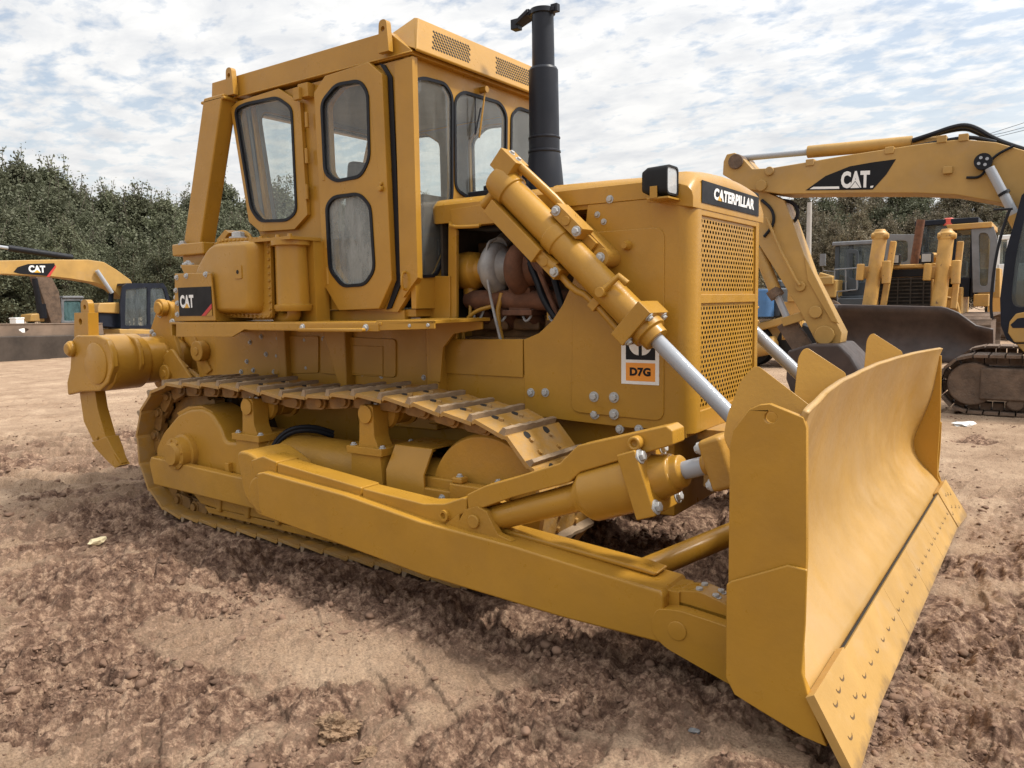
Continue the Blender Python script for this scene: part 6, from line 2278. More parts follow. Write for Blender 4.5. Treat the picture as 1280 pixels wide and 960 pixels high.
# cab
CYE = 7.55
mb = MB()
cab_o = QY([(1290, 232), (1277, 244), (1270, 270), (1257, 315), (1250, 373), (1251, 407), (1258, 424), (1268, 430), (1420, 432), (1420, 236)], CYE)
cab_w = rpoly(QY([(1290, 250), (1280, 275), (1270, 320), (1264, 372), (1268, 384), (1330, 384), (1330, 250)], CYE), 0.08, 4)
cab_w2 = rpoly(QY([(1340, 250), (1340, 384), (1405, 384), (1405, 252)], CYE), 0.08, 4)
mb.holed(cab_o, [cab_w, cab_w2], sidefn, CYE, CYE + 0.07)
mb.holed(cab_o, [cab_w, cab_w2], sidefn, CYE + 1.0, CYE + 1.07)
mb.xz(QY([(1290, 232), (1288, 238), (1420, 242), (1420, 236)], CYE), CYE + 0.06, CYE + 1.02)
mb.xz(QY([(1250, 385), (1251, 407), (1258, 424), (1268, 430), (1420, 432), (1420, 400), (1262, 398)], CYE), CYE + 0.06, CYE + 1.02)
ecab = mb.build('cab', 'navy', e1, bevel=0.02)
mb = MB()
mb.xz(cab_w, CYE + 0.02, CYE + 0.03); mb.xz(cab_w2, CYE + 0.02, CYE + 0.03)
mb.xz(cab_w, CYE + 1.03, CYE + 1.04); mb.xz(cab_w2, CYE + 1.03, CYE + 1.04)
f0 = QY([(1286, 244), (1272, 290), (1259, 330), (1254, 372)], CYE)
mb.prism([(f0[0][0], CYE + 0.1, f0[0][1]), (f0[2][0], CYE + 0.1, f0[2][1]), (f0[3][0], CYE + 0.1, f0[3][1]), (f0[3][0], CYE + 0.98, f0[3][1]), (f0[2][0], CYE + 0.98, f0[2][1]), (f0[0][0], CYE + 0.98, f0[0][1])], (0.01, 0, 0))
mb.build('window', 'glass_far', ecab)
mb = MB()
XZ(mb, [(1262, 402), (1270, 392), (1290, 388), (1420, 388), (1420, 428), (1268, 428), (1260, 416)], CYE - 0.02, CYE - 0.03, CYE - 0.002)
XZ(mb, [(1268, 428), (1420, 430), (1420, 446), (1285, 446)], CYE, CYE, CYE + 1.9)
q0 = Q(1300, 440, 'y', CYE)
mb.box(Q(1425, 400, 'y', CYE).x, Q(1425, 400, 'y', CYE).x + 2.2, CYE - 0.1, CYE + 2.5, 1.0, 2.1)
mb.build('house', 'exc', e1, bevel=0.03)
mb = MB()
XZ(mb, [(1263, 406), (1272, 398), (1288, 396), (1288, 410), (1266, 410)], CYE - 0.03, CYE - 0.034, CYE - 0.03)
mb.build('vent_panel', 'navy', e1)
mb = MB()
r0 = Q(1240, 384, 'y', CYE - 0.15); r1 = Q(1264, 262, 'y', CYE - 0.15); r2 = Q(1243, 262, 'y', CYE - 0.15)
hose([(1240, 398), (1238, 380), (1243, 330), (1252, 290), (1262, 262)], 0.018, CYE - 0.1, 'mirror_rail')
hose([(1242, 262), (1266, 261)], 0.015, CYE - 0.1, 'mirror_rail')
# undercarriage
TYE = 7.3
def loop_track(mb, outer, y0, y1, pitch_, mi_shoe=0, hgt=0.03):
    """A closed run of plates along an XZ outline."""
    P = [Vector((p[0], p[1])) for p in outer]
    P.append(P[0])
    acc = []
    for a, b in zip(P, P[1:]):
        n = max(1, int((b - a).length / 0.02))
        acc += [a.lerp(b, k / n) for k in range(n)]
    tot = len(acc); step = max(2, int(pitch_ / 0.02))
    for i in range(0, tot, step):
        a = acc[i]; b = acc[(i + step - 1) % tot]
        d = (b - a)
        if d.length < 1e-4: continue
        mb.bar((a.x, (y0 + y1) / 2, a.y), (b.x, (y0 + y1) / 2, b.y), y1 - y0, hgt, (0, 0, 1) if abs(d.x) > 0.02 else (1, 0, 0), mi_shoe)
        m_ = (a + b) / 2; nn = Vector((d.y, -d.x)).normalized()


zt_, zb_ = 0.86, 0.03
x0_ = Q(1172, 485, 'y', TYE).x + 0.38; x1_ = x0_ + 3.4
ol = [(x0_ + 0.38 * math.cos(a), 0.40 + 0.37 * math.sin(a)) for a in np.linspace(math.pi / 2, 1.5 * math.pi, 12)] + [(x1_ + 0.38 * math.cos(a), 0.40 + 0.37 * math.sin(a)) for a in np.linspace(-math.pi / 2, math.pi / 2, 12)]
for y0 in (TYE, TYE + 2.1):
    mb = MB()
    loop_track(mb, ol, y0, y0 + 0.6, 0.19, 0, 0.035)
    loop_track(mb, grow(ol, -0.07), y0 + 0.2, y0 + 0.4, 0.15, 0, 0.09)
    t_ = mb.build('track', 'mudsteel', e1)
    mb = MB()
    mb.tube((x0_, y0 + 0.06, 0.40), (x0_, y0 + 0.5, 0.40), 0.285, n=32)
    mb.box(x0_ + 0.1, x1_, y0 + 0.02, y0 + 0.5, 0.20, 0.62)
    mb.box(x0_ + 0.75, x0_ + 2.5, y0 - 0.01, y0 + 0.4, 0.26, 0.56)
    for k in range(6):
        mb.tube((x0_ + 0.5 + k * 0.5, y0 + 0.05, 0.17), (x0_ + 0.5 + k * 0.5, y0 + 0.5, 0.17), 0.10, n=18)
    mb.build('track_frame', 'mudsteel', e1, bevel=0.03)
mb = MB()
mb.box(x0_ + 0.8, x1_ - 0.8, TYE + 0.5, TYE + 2.2, 0.35, 0.85)
mb.tube((x0_ + 1.8, TYE + 1.3, 0.85), (x0_ + 1.8, TYE + 1.3, 1.05), 0.6, n=32)
mb.build('car_body', 'mudsteel', e1, bevel=0.02)

# ================================================================== OLD BULLDOZER FACING THE VIEWER (right background)
e2 = thing('bulldozer', 'old orange bulldozer facing the viewer behind its dark brown blade, red beacon on cab', 'bulldozer', (2.6, 19.0, 0))
BL = 16.0
def XX(px, y): return Q(px, 370, 'y', y).x
def ZZ(py, y, px=1150): return Q(px, py, 'y', y).z


mb = MB()
blp = QY([(1036, 381), (1183, 384), (1200, 391), (1222, 408), (1242, 412), (1243, 455), (1040, 458)], BL)
# curved moldboard: profile bulges away from the viewer
nx, nz_ = 30, 8
xl, xr = blp[0][0], blp[4][0]
vs = []; fs = []
for i in range(nx + 1):
    x = xl + (xr - xl) * i / nx
    px_ = 1036 + (1242 - 1036) * i / nx
    ztop = Q(px_, np.interp(px_, [1036, 1183, 1200, 1222, 1242], [381, 384, 391, 408, 412]), 'y', BL).z
    for k in range(nz_ + 1):
        t = k / nz_
        z = 0.02 + (ztop - 0.02) * t
        vs.append((x, BL + 0.28 * math.sin(math.pi * min(1, t * 1.05)) - 0.05 * t + (0.0 if 1 < i < nx - 1 else -0.15), z))
for i in range(nx):
    for k in range(nz_):
        a = i * (nz_ + 1) + k
        fs.append((a, a + 1, a + nz_ + 2, a + nz_ + 1))
mb.add(vs, fs)
ob = mb.build('blade', 'bladebrown', e2, ang=60)
sm = ob.modifiers.new('thick', 'SOLIDIFY'); sm.thickness = 0.05; sm.offset = 1
mb = MB()
GY = 17.4
gx0, gx1 = XX(1096, GY), XX(1166, GY)
zt2, zb2 = ZZ(335, GY), ZZ(395, GY)
mb.box(gx0, gx1, GY, GY + 1.6, zb2 - 0.3, zt2)
mb.box(gx0 - 0.05, gx1 + 0.05, GY - 0.05, GY + 1.5, zt2, zt2 + 0.10)
mb.box(gx0 - 0.35, gx1 + 0.5, GY + 1.4, GY + 3.4, 0.9, 1.75)
b2 = mb.build('hood', 'dozer_far', e2, bevel=0.03)
mb = MB()
mb.box(gx0 + 0.05, gx1 - 0.05, GY - 0.02, GY - 0.004, zb2 - 0.3, zt2 - 0.22)
mb.build('radiator_core', 'hole', b2)
mb = MB()
for k in range(14):
    z = zb2 - 0.3 + (zt2 - 0.22 - zb2 + 0.3) * (k + 0.5) / 14
    mb.box(gx0 + 0.05, gx1 - 0.05, GY - 0.05, GY - 0.025, z - 0.014, z + 0.014)
for k in range(4):
    x = gx0 + (gx1 - gx0) * (k + 0.7) / 4.4
    mb.box(x - 0.015, x + 0.015, GY - 0.065, GY - 0.05, zb2 - 0.3, zt2 - 0.22)
mb.build('grille', 'dark', b2)
mb = MB()
mb.box(gx0 + 0.02, gx1 - 0.02, GY - 0.02, GY - 0.003, zt2 - 0.21, zt2 - 0.02)
mb.build('sign_band', 'decalblack', b2)
for px in (1117, 1157):
    mb = MB()
    x = XX(px, GY - 0.1)
    mb.box(x - 0.13, x + 0.13, GY - 0.2, GY + 0.06, zt2 + 0.11, zt2 + 0.36)
    h_ = mb.build('headlight', 'plastic', e2, bevel=0.03)
    mb = MB(); mb.box(x - 0.10, x + 0.10, GY - 0.21, GY - 0.201, zt2 + 0.14, zt2 + 0.33)
    mb.build('lens', 'lens', h_)
for pxt, pxb in ((1100, 1085), (1183, 1172)):
    mb = MB()
    y = GY - 0.5
    a = Q(pxt, 297, 'y', y); b_ = Q(pxb, 392, 'y', y - 0.3)
    mb.tube(a, b_, 0.165, n=24)
    mb.ring(a, (0, 0, 1), [(-0.06, 0.15), (-0.04, 0.19), (0.10, 0.19), (0.16, 0.13), (0.2, 0.12)], 14)
    mb.tube(a + Vector((-0.18, -0.1, 0.05)), a + Vector((0.22, -0.1, 0.02)), 0.07, n=12)
    mid = a.lerp(b_, 0.45)
    mb.box(mid.x - 0.32, mid.x + 0.28, y - 0.2, y + 0.25, mid.z - 0.16, mid.z + 0.14)
    mb.tube(mid + Vector((-0.3, -0.2, -0.2)), mid + Vector((-0.28, -0.2, 0.2)), 0.09, n=12)
    mb.tube(mid + Vector((0.3, -0.2, -0.3)), mid + Vector((0.3, -0.2, 0.25)), 0.10, n=12)
    mb.bar(a + Vector((0.28, 0.2, -0.1)), b_ + Vector((0.3, 0.2, 0.1)), 0.14, 0.14, (0, 1, 0))
    mb.build('lift_cylinder', 'dozer_far', e2, bevel=0.02)
mb = MB()
CY2 = 19.2
cx0, cx1 = XX(1146, CY2), XX(1214, CY2)
zc0, zc1 = ZZ(372, CY2), ZZ(283, CY2)
for x in (cx0, XX(1188, CY2), cx1):
    mb.box(x - 0.07, x + 0.07, CY2, CY2 + 0.14, zc0, zc1); mb.box(x - 0.07, x + 0.07, CY2 + 1.3, CY2 + 1.44, zc0, zc1)
mb.box(cx0 - 0.1, cx1 + 0.1, CY2 - 0.1, CY2 + 1.5, zc1, zc1 + 0.14)
mb.box(cx0, cx1, CY2, CY2 + 0.1, zc0, zc0 + 0.5)
mb.box(cx0, cx1, CY2 + 1.3, CY2 + 1.4, zc0, zc0 + 0.6)
c2 = mb.build('cab', 'navy', e2, bevel=0.02)
mb = MB()
mb.box(cx0 + 0.07, cx1 - 0.07, CY2 + 0.05, CY2 + 0.06, zc0 + 0.5, zc1)
mb.build('window', 'glass_far', c2)
mb = MB()
mb.box(XX(1193, CY2), XX(1206, CY2), CY2 + 0.2, CY2 + 0.6, zc0 + .3, zc0 + 0.95)
mb.box(XX(1190, CY2), XX(1212, CY2), CY2 + 0.15, CY2 + 0.5, zc0, zc0 + 0.55)
mb.build('seat', 'seat', c2, bevel=0.05)
mb = MB()
XZ(mb, [(1182, 281), (1240, 277), (1240, 284), (1186, 288)], CY2 - 0.2, CY2 - 0.2, CY2 + 2.0)
mb.bar(Q(1231, 284, 'y', CY2 + 1.0), Q(1231, 345, 'y', CY2 + 1.0), 0.22, 0.22, (0, 1, 0))
XZ(mb, [(1222, 335), (1250, 335), (1250, 372), (1222, 372)], CY2 + 0.3, CY2 + 0.3, CY2 + 1.4)
mb.build('rollover_canopy', 'dozer_far', e2, bevel=0.02)
for pts, ry in (([(1214, 283), (1242, 283), (1247, 300), (1243, 365), (1216, 366)], CY2 - 0.15), ([(1107, 293), (1143, 293), (1143, 335), (1107, 335)], CY2 - 0.5)):
    mb = MB()
    o_ = QY(pts, ry)
    mb.holed(o_, [rpoly(grow(o_, -0.16), 0.1, 3)], sidefn, ry, ry + 0.06)
    d_ = mb.build('door', 'greypaint', e2, bevel=0.01)
    mb = MB(); mb.xz(rpoly(grow(o_, -0.15), 0.1, 3), ry + 0.02, ry + 0.03)
    mb.build('window', 'glass_far', d_)
mb = MB()
q = Q(1186, 276, 'y', CY2)
mb.ring((q.x, CY2, q.z - 0.12), (0, 0, 1), [(0, 0.13), (0.05, 0.13), (0.06, 0.115), (0.17, 0.115), (0.19, 0.09)], 20)
mb.build('beacon', 'beacon', e2)
mb = MB()
a = Q(1141, 330, 'y', GY + 0.8); mb.tube((a.x, GY + 0.8, a.z - 0.3), (a.x + 0.15, GY + 0.8, Q(1146, 275, 'y', GY + 0.8).z), 0.10, n=16)
a = Q(1166, 330, 'y', GY + 0.6)
mb.ring((a.x, GY + 0.6, a.z - 0.2), (0, 0, 1), [(0, 0.18), (0.25, 0.18), (0.35, 0.30), (0.42, 0.30), (0.48, 0.05)], 20, mi=1)
mb.build('exhaust_stack', ['rust', 'dozer_far'], e2)
mb = MB()
q = Q(1205, 395, 'y', 17.2)
mb.path([Q(1180, 392, 'y', 17.2), Q(1180, 372, 'y', 17.2), Q(1194, 374, 'y', 17.2), Q(1199, 395, 'y', 17.2)], 0.05, 8, smooth=1)
mb.build('step_rail', 'dozer_far', e2, bevel=0.01)
mb = MB()
mb.box(XX(1217, 18), XX(1236, 18), 18, 18.3, ZZ(384, 18), ZZ(369, 18))
mb.build('step', 'dozer_far', e2, bevel=0.02)
for s0, s1 in ((1050, 1090), (1190, 1242)):
    mb = MB()
    xa, xb = XX(s0, 17.5), XX(s1, 17.5)
    ol2 = [(17.5 + 0.5 * math.cos(a), 0.55 + 0.5 * math.sin(a)) for a in np.linspace(math.pi / 2, 1.5 * math.pi, 10)] + [(20.6 + 0.5 * math.cos(a), 0.55 + 0.5 * math.sin(a)) for a in np.linspace(-math.pi / 2, math.pi / 2, 10)]
    for k in range(len(ol2)):
        a, b_ = ol2[k], ol2[(k + 1) % len(ol2)]
        nseg = max(1, int(math.dist(a, b_) / 0.22))
        for j in range(nseg):
            p0 = (a[0] + (b_[0] - a[0]) * j / nseg, a[1] + (b_[1] - a[1]) * j / nseg); p1 = (a[0] + (b_[0] - a[0]) * (j + .9) / nseg, a[1] + (b_[1] - a[1]) * (j + .9) / nseg)
            mb.bar(((xa + xb) / 2, p0[0], p0[1]), ((xa + xb) / 2, p1[0], p1[1]), abs(xb - xa), 0.05, (0, 0.01, 1) if abs(p1[0] - p0[0]) > 0.03 else (0, 1, 0))
    mb.box(min(xa, xb) + 0.1, max(xa, xb) - 0.1, 17.5, 20.6, 0.2, 0.9)
    mb.build('track', 'mudsteel', e2)

# ================================================================== BLUE-GREY CABBED LOADER between them
e3 = thing('wheel_loader', 'parked machine with a blue-grey cab and flat roof left of the old orange bulldozer', 'loader', (0.0, 24.0, 0))
LY3 = 24.0
mb = MB()
lx0, lx1 = XX(1045, LY3), XX(1092, LY3)
z0_, z1_ = ZZ(366, LY3, 1060), ZZ(307, LY3, 1060)
for x in (lx0, lx0 + 0.36 * (lx1 - lx0), lx1):
    mb.box(x - 0.07, x + 0.07, LY3, LY3 + 0.12, z0_, z1_); mb.box(x - 0.07, x + 0.07, LY3 + 1.4, LY3 + 1.52, z0_, z1_)
mb.box(lx0, lx1, LY3, LY3 + 0.1, z0_ - 0.1, z0_ + 0.35); mb.box(lx0, lx1, LY3 + 1.4, LY3 + 1.5, z0_ - 0.1, z0_ + 0.35)
c3 = mb.build('cab', 'bluegrey', e3, bevel=0.02)
mb = MB(); mb.box(lx0 - 0.15, lx1 + 0.1, LY3 - 0.12, LY3 + 1.6, z1_, z1_ + 0.14)
mb.build('roof', 'greypaint', c3, bevel=0.04)
mb = MB(); mb.box(lx0 + 0.07, lx1 - 0.07, LY3 + 0.05, LY3 + 0.06, z0_ + 0.35, z1_)
mb.build('window', 'glass_far', c3)
mb = MB()
mb.holed(rpoly(QY([(1058, 311), (1073, 312), (1073, 362), (1059, 362)], LY3 - 0.4), 0.1, 3), [rpoly(QY([(1061, 316), (1070, 317), (1070, 348), (1061, 348)], LY3 - 0.4), 0.08, 3)], sidefn, LY3 - 0.4, LY3 - 0.34)
mb.build('door', 'bluegrey', c3, bevel=0.01)
mb = MB()
mb.box(lx0 - 0.5, lx1 + 0.8, LY3 - 0.3, LY3 + 2.2, 1.0, z0_ - 0.1)
mb.box(lx0 - 0.4, lx1 + 0.4, LY3 - 0.8, LY3 - 0.3, 1.2, 1.5)
mb.build('chassis', 'bluegrey', e3, bevel=0.04)
mb = MB()
for a, b_ in (((1043, 337), (1071, 335)), ((1043, 365), (1071, 362)), ((1043, 337), (1043, 365)), ((1071, 335), (1071, 362)), ((1057, 336), (1057, 363)), ((1046, 365), (1047, 380))):
    mb.tube(Q(a[0], a[1], 'y', LY3 - 0.8), Q(b_[0], b_[1], 'y', LY3 - 0.8), 0.022, n=8)
mb.build('guard_rail', 'greypaint', e3)
mb = MB()
q = Q(1028.5, 325, 'y', LY3 - 0.6)
mb.box(q.x - 0.09, q.x + 0.09, LY3 - 0.65, LY3 - 0.55, q.z - 0.2, q.z + 0.2)
mb.path([(q.x, LY3 - 0.6, q.z - 0.2), (q.x, LY3 - 0.5, q.z - 0.35), (lx0, LY3 - 0.1, q.z - 0.4)], 0.02, 6)
mb.build('mirror', 'greypaint', e3, bevel=0.02)
for x in (lx0 - 0.2, lx1 + 0.3):
    mb = MB(); mb.ring((x, LY3 - 0.1, 0.78), (0, 1, 0), [(0, 0.4), (0.05, 0.72), (0.15, 0.78), (0.45, 0.78), (0.55, 0.70), (0.6, 0.4)], 28)
    mb.build('wheel', 'plastic', e3)

# yellow machine parts seen left of it
e4 = thing('road_roller', 'small olive-yellow machine with low hood seen left of the blue-grey cab', 'machine', (-1.0, 23.0, 0))
mb = MB()
y = 23.0
mb.box(XX(1022, y), XX(1044, y), y, y + 1.8, ZZ(372, y, 1030), ZZ(350, y, 1030))
mb.box(XX(1018, y), XX(1042, y), y - 0.2, y, ZZ(356, y, 1030), ZZ(346, y, 1030))
mb.bar(Q(1024, 343, 'y', y), Q(1042, 348, 'y', y), 0.2, 0.15)
mb.build('hood', 'exc', e4, bevel=0.04)
mb = MB()
mb.ring(((XX(1030, y)), y + 0.1, 0.75), (0, 1, 0), [(0, 0.72), (0.02, 0.75), (1.6, 0.75), (1.62, 0.72)], 32)
mb.box(XX(1020, y), XX(1045, y), y + 0.2, y + 1.6, 0.9, ZZ(372, y, 1030))
mb.build('drum', 'mudsteel', e4, bevel=0.02)

# machine hidden behind the stick: orange radiator, blue hood
e5 = thing('loader', 'blue hooded machine with a ribbed orange front standing behind the excavator stick', 'machine', (-1.4, 14.0, 0))
y = 13.5
mb = MB()
mb.box(XX(944, y), XX(976, y), y, y + 1.8, ZZ(397, y, 960), ZZ(360, y, 960))
mb.box(XX(950, y), XX(972, y), y + 0.3, y + 1.5, ZZ(360, y, 960), ZZ(350, y, 960))
mb.build('hood', 'bluegrey', e5, bevel=0.05)
mb = MB()
mb.tube((XX(957, y), y - 0.12, ZZ(362, y, 957)), (XX(957, y), y - 0.12, ZZ(396, y, 957)), 0.22, n=24)
mb.build('drum', 'blue', e5, bevel=0.02)
mb = MB()
mb.box(XX(978, y), XX(1003, y), y, y + 0.2, ZZ(425, y, 990), ZZ(377, y, 990))
for k in range(7):
    x = XX(979 + k * 3.6, y)
    mb.box(x, x + 0.025, y - 0.04, y, ZZ(423, y, 990), ZZ(392, y, 990))
mb.box(XX(985, y), XX(1004, y), y - 0.05, y + 0.3, ZZ(377, y, 990), ZZ(362, y, 990))
mb.build('radiator', 'dozer_far', e5, bevel=0.01)
mb = MB()
mb.box(XX(930, y), XX(1005, y), y + 0.1, y + 2.2, 0.45, ZZ(405, y, 960))
mb.bar((XX(945, y), y - 0.1, ZZ(410, y, 950)), (XX(985, y), y - 0.1, ZZ(400, y, 985)), 0.15, 0.18)
mb.tube((XX(945, y), y - 0.2, ZZ(436, y, 950)), (XX(975, y), y - 0.2, ZZ(430, y, 985)), 0.2, n=18)
mb.build('chassis', 'exc', e5, bevel=0.04)
for x in (XX(940, y), XX(998, y)):
    mb = MB(); mb.ring((x, y + 0.0, 0.5), (0, 1, 0), [(0, 0.25), (0.03, 0.46), (0.1, 0.5), (0.35, 0.5), (0.42, 0.46), (0.45, 0.25)], 28)
    mb.build('wheel', 'plastic', e5)

# pale machine beyond the old dozer, right
e6 = thing('excavator', 'cream cabbed machine half hidden between the old bulldozer and the excavator cab', 'excavator', (5.2, 27.0, 0))
y = 27.0
mb = MB()
mb.box(XX(1244, y), XX(1290, y), y, y + 1.6, ZZ(300, y, 1250), ZZ(294, y, 1250))
for px in (1245, 1258, 1288):
    mb.box(XX(px, y) - 0.06, XX(px, y) + 0.06, y, y + 0.12, ZZ(345, y, 1250), ZZ(300, y, 1250)); mb.box(XX(px, y) - 0.06, XX(px, y) + 0.06, y + 1.4, y + 1.52, ZZ(345, y, 1250), ZZ(300, y, 1250))
mb.box(XX(1244, y), XX(1290, y), y, y + 0.1, ZZ(352, y, 1250), ZZ(330, y, 1250))
c6 = mb.build('cab', 'white', e6, bevel=0.03)
mb = MB(); mb.box(XX(1246, y), XX(1288, y), y + 0.04, y + 0.05, ZZ(330, y, 1250), ZZ(300, y, 1250))
mb.build('window', 'glass_far', c6)
mb = MB(); mb.box(XX(1236, y), XX(1310, y), y - 0.3, y + 2.4, 0.9, ZZ(352, y, 1250))
mb.build('house', 'exc_far', e6, bevel=0.05)
mb = MB(); mb.box(XX(1236, y), XX(1310, y), y - 0.4, y + 0.3, 0.05, 0.9); mb.box(XX(1236, y), XX(1310, y), y + 1.8, y + 2.4, 0.05, 0.9)
mb.build('track', 'mudsteel', e6, bevel=0.15)

# ================================================================== EXCAVATOR ON THE LEFT (far)
e7 = thing('excavator', 'yellow excavator with a dark blue cab and low boom in front of the left wood', 'excavator', (-30.0, 16.0, 0))
XL = -30.0
def YZ(mb, pts, x, x0, x1, mi=0):
    mb.yz(QX(pts, x), x0, x1, mi)


mb = MB()
YZ(mb, [(-140, 345), (-140, 336), (-60, 328), (0, 326), (60, 325), (105, 325), (125, 328), (140, 337), (158, 350), (166, 365), (160, 372), (148, 374), (135, 362), (115, 354), (85, 349), (60, 346), (0, 343), (-60, 345)], XL, XL - 0.35, XL + 0.35)
b7 = mb.build('boom', 'exc', e7, bevel=0.03)
mb = MB()
YZ(mb, [(17, 340), (22, 334), (35, 330), (68, 329), (69, 334), (60, 345), (24, 342)], XL + 0.36, XL + 0.352, XL + 0.36)
a = Q(36, 340.5, 'x', XL + 0.362); b_ = Q(57, 341.5, 'x', XL + 0.362); t_ = Q(36, 331.5, 'x', XL + 0.362)
lettering(mb, 'CAT', a, (0, 1, 0), (0, 0, 1), b_.y - a.y, t_.z - a.z, 0.004, 0.05, 0, 1)
flat(mb, [((b_.y - a.y) * .3, 0), ((b_.y - a.y) * .7, 0), ((b_.y - a.y) * .5, (t_.z - a.z) * .4)], a, (0, 1, 0), (0, 0, 1), 0.008, 0.002, 2)
YZ(mb, [(58, 346), (62, 346), (70, 334), (69.5, 331)], XL + 0.362, XL + 0.36, XL + 0.366, 3)
mb.build('nameplate', ['decalblack', 'white', 'logoyellow', 'red'], b7)
mb = MB()
def cylx(p, q_, r, x, mi=0):
    mb.tube(Q(p[0], p[1], 'x', x), Q(q_[0], q_[1], 'x', x), r, n=16, mi=mi)


cylx((10, 310), (90, 322), 0.13, XL); cylx((-60, 300), (10, 310), 0.07, XL, 1)
cylx((121, 338), (140, 366), 0.09, XL + 0.5, 1)
cylx((-60, 300), (-60, 330), 0.1, XL)
mb.build('boom_cylinder', ['black', 'chrome'], e7)
mb = MB()
YZ(mb, [(118, 384), (120, 379), (145, 378), (146, 392), (118, 391)], XL + 0.6, XL - 0.6, XL + 0.9)
YZ(mb, [(146, 411), (190, 412), (216, 410), (240, 412), (240, 419), (147, 418)], XL + 1.0, XL - 1.4, XL + 1.2)
YZ(mb, [(205, 385), (260, 385), (260, 412), (205, 412)], XL, XL - 1.4, XL + 1.0)
mb.build('house', 'exc', e7, bevel=0.05)
mb = MB()
YZ(mb, [(118, 391), (148, 391), (148, 411), (118, 408)], XL + 0.4, XL - 0.6, XL + 0.8)
mb.build('engine_cover', 'navy', e7, bevel=0.05)
mb = MB()
XC = XL + 1.1
co_ = QX([(152, 358), (158, 354), (203, 354), (207, 360), (214, 385), (214, 411), (150, 411), (149, 380)], XC)
cw_ = rpoly(QX([(156, 362), (183, 359), (183, 407), (155, 407)], XC), 0.1, 3)
cw2_ = rpoly(QX([(187, 360), (203, 360), (210, 386), (210, 407), (187, 407)], XC), 0.1, 3)
fx = lambda u, v, w: (w, u, v)
mb.holed(co_, [cw_, cw2_], fx, XC, XC + 0.08); mb.holed(co_, [cw_, cw2_], fx, XC - 1.0, XC - 0.92)
mb.yz(QX([(158, 354), (203, 354), (203, 357), (157, 357)], XC), XC - 0.95, XC + 0.02)
c7 = mb.build('cab', 'navy', e7, bevel=0.03)
mb = MB(); mb.yz(cw_, XC + 0.03, XC + 0.04); mb.yz(cw2_, XC + 0.03, XC + 0.04)
mb.build('window', 'glass_far', c7)
mb = MB(); YZ(mb, [(188, 392), (200, 388), (202, 400), (212, 402), (212, 409), (190, 409)], XC - 0.5, XC - 0.7, XC - 0.3)
mb.build('seat', 'seat', c7, bevel=0.05)
for xo in (-1.3, 1.0):
    mb = MB()
    YZ(mb, [(138, 423), (142, 417), (240, 417), (246, 423), (240, 430), (142, 430)], XL + xo, XL + xo - 0.3, XL + xo + 0.3)
    mb.build('track', 'mudsteel', e7, bevel=0.12, seg=3)
# stick hanging from the boom, out to the left
mb = MB()
YZ(mb, [(-150, 332), (-135, 336), (-100, 400), (-112, 404), (-152, 345)], XL, XL - 0.25, XL + 0.25)
mb.build('stick', 'exc', e7, bevel=0.03)

# second left machine: brown upright stick and a teal windowed cab behind the barrier
e8 = thing('excavator', 'brown sticked excavator with a teal windowed cab standing behind the weathered barrier', 'excavator', (-34.0, 14.0, 0))
XB = -33.0
mb = MB()
YZ(mb, [(40, 345), (60, 345), (70, 365), (74, 395), (72, 404), (60, 404), (52, 380)], XB, XB - 0.3, XB + 0.3)
s8 = mb.build('stick', 'mudsteel', e8, bevel=0.03)
mb = MB()
cylx((43, 348), (51, 392), 0.12, XB + 0.4)
cylx((51, 380), (53, 398), 0.20, XB + 0.4)
mb.build('bucket_cylinder', 'black', e8)
mb = MB()
YZ(mb, [(31, 402), (32, 393), (48, 391), (50, 402)], XB, XB - 0.5, XB + 0.5)
mb.build('bucket_link', 'exc', e8, bevel=0.05)
mb = MB()
co_ = QX([(75, 374), (78, 371), (100, 371), (106, 378), (106, 404), (75, 404)], XB)
cw_ = rpoly(QX([(79, 376), (100, 376), (100, 401), (79, 401)], XB), 0.08, 3)
mb.holed(co_, [cw_], fx, XB, XB + 0.1); mb.holed(co_, [cw_], fx, XB - 1.3, XB - 1.2)
mb.yz(QX([(77, 370), (102, 370), (104, 373), (76, 373)], XB), XB - 1.35, XB + 0.15)
c8 = mb.build('cab', 'greypaint', e8, bevel=0.03)
mb = MB(); mb.yz(cw_, XB + 0.04, XB + 0.05)
mb.build('window', 'glass_teal', c8)
mb = MB(); YZ(mb, [(30, 404), (112, 404), (112, 422), (30, 424)], XB, XB - 1.5, XB + 0.2)
mb.build('house', 'mudsteel', e8, bevel=0.08)
mb = MB(); YZ(mb, [(25, 420), (118, 418), (120, 430), (25, 432)], XB + 0.2, XB - 0.4, XB + 0.3); YZ(mb, [(25, 420), (118, 418), (120, 430), (25, 432)], XB - 1.6, XB - 1.9, XB - 1.3)
mb.build('track', 'mudsteel', e8, bevel=0.1)

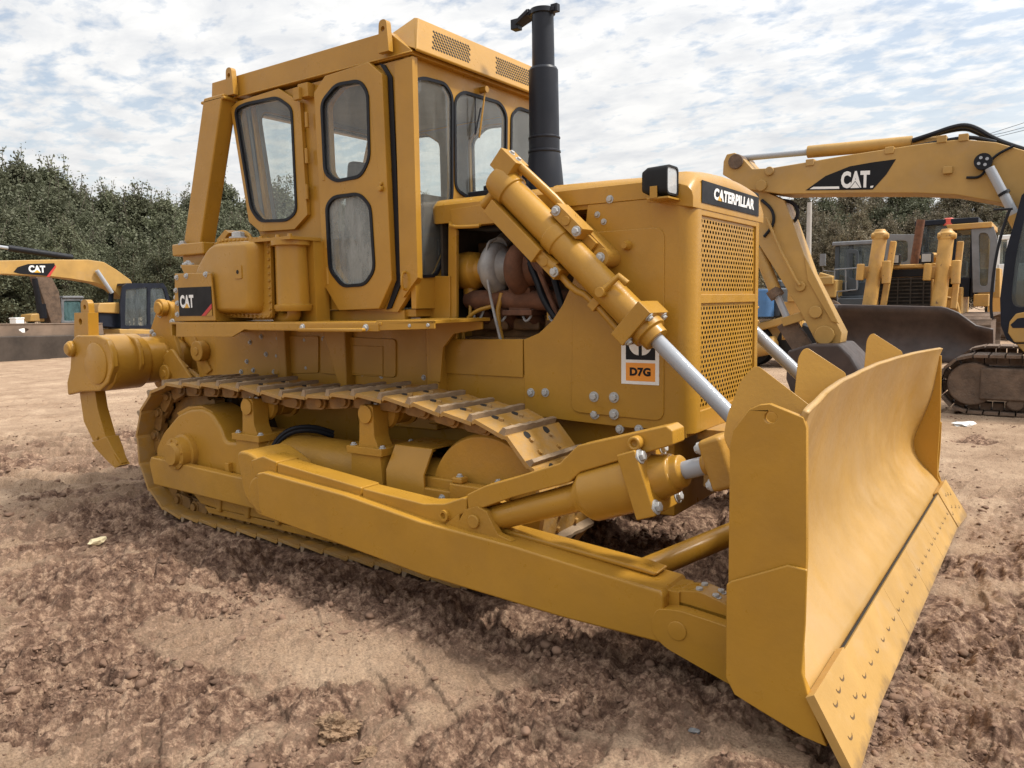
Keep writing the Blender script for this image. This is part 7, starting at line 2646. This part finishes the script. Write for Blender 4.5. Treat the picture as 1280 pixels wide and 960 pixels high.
# long weathered barrier, and a pale box on the ground behind it
bt = thing('barrier', 'long weathered brown barrier with a holed upper plate, before the left excavator', 'barrier', (-21.6, 7.0, 0))
XR = -21.6
mb = MB()
up_ = QX([(-120, 406), (0, 405.5), (60, 404.5), (128, 404), (130, 418), (0, 421), (-120, 423)], XR)
hq = Q(30, 413, 'x', XR)
hole = [(hq.y + 0.13 * math.cos(a) * (1 + 0.3 * math.sin(3 * a)), hq.z + 0.07 * math.sin(a)) for a in np.linspace(0, 2 * math.pi, 15)[:-1]]
mb.holed(up_, [hole], fx, XR, XR - 0.06)
mb.yz(QX([(-120, 405.5), (128, 403.5), (128, 405), (-120, 407)], XR), XR - 0.5, XR + 0.02)
b_u = mb.build('upper_plate', 'barrier', bt, bevel=0.02)
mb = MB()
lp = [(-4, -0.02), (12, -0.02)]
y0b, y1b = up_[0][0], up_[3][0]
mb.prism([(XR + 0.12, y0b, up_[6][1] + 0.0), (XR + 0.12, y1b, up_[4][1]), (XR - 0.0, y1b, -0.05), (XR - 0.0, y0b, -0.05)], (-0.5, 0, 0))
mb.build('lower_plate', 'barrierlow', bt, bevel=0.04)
wb = MB(); q = Q(22, 402, 'x', -27.0)
wb.box(-27.3, -26.8, q.y - 0.15, q.y + 0.15, 0.0, q.z + 0.10)
wb.box(-27.32, -26.78, q.y - 0.17, q.y + 0.17, q.z + 0.10, q.z + 0.15)
o = wb.build('crate', 'white', None, bevel=0.02)
tag(o, 'pale box just showing over the weathered barrier at the far left', 'box')

# utility pole and wires beyond the yard on the right
up = thing('utility_pole', 'pale concrete utility pole rising among the trees behind the excavator boom', 'pole', (Q(1011, 300, 'y', 40).x, 40, 0))
mb = MB()
mb.tube((up.location.x, 40, 0), (up.location.x, 40, 6.6), 0.17, 0.12, n=16)
mb.build('pole', 'concrete', up)
for k, (pa, pb_, lab) in enumerate((((1190, 180), (1300, 147), 'uppermost thin wire in the sky above the excavator boom'), ((1215, 174), (1300, 154), 'middle thin wire in the sky above the excavator boom'), ((1200, 180), (1300, 158), 'lowest thin wire in the sky above the excavator boom'))):
    mb = MB()
    A_ = Q(pa[0], pa[1], 'y', 45); B_ = Q(pb_[0], pb_[1], 'y', 40)
    d_ = (B_ - A_)
    mb.path([A_ - d_ * 1.2, A_, A_.lerp(B_, 0.5) - Vector((0, 0, 0.05)), B_, B_ + d_ * 2], 0.012, 5)
    o = mb.build('power_line', 'black', None)
    tag(o, lab, 'wire', 'wires over the yard')
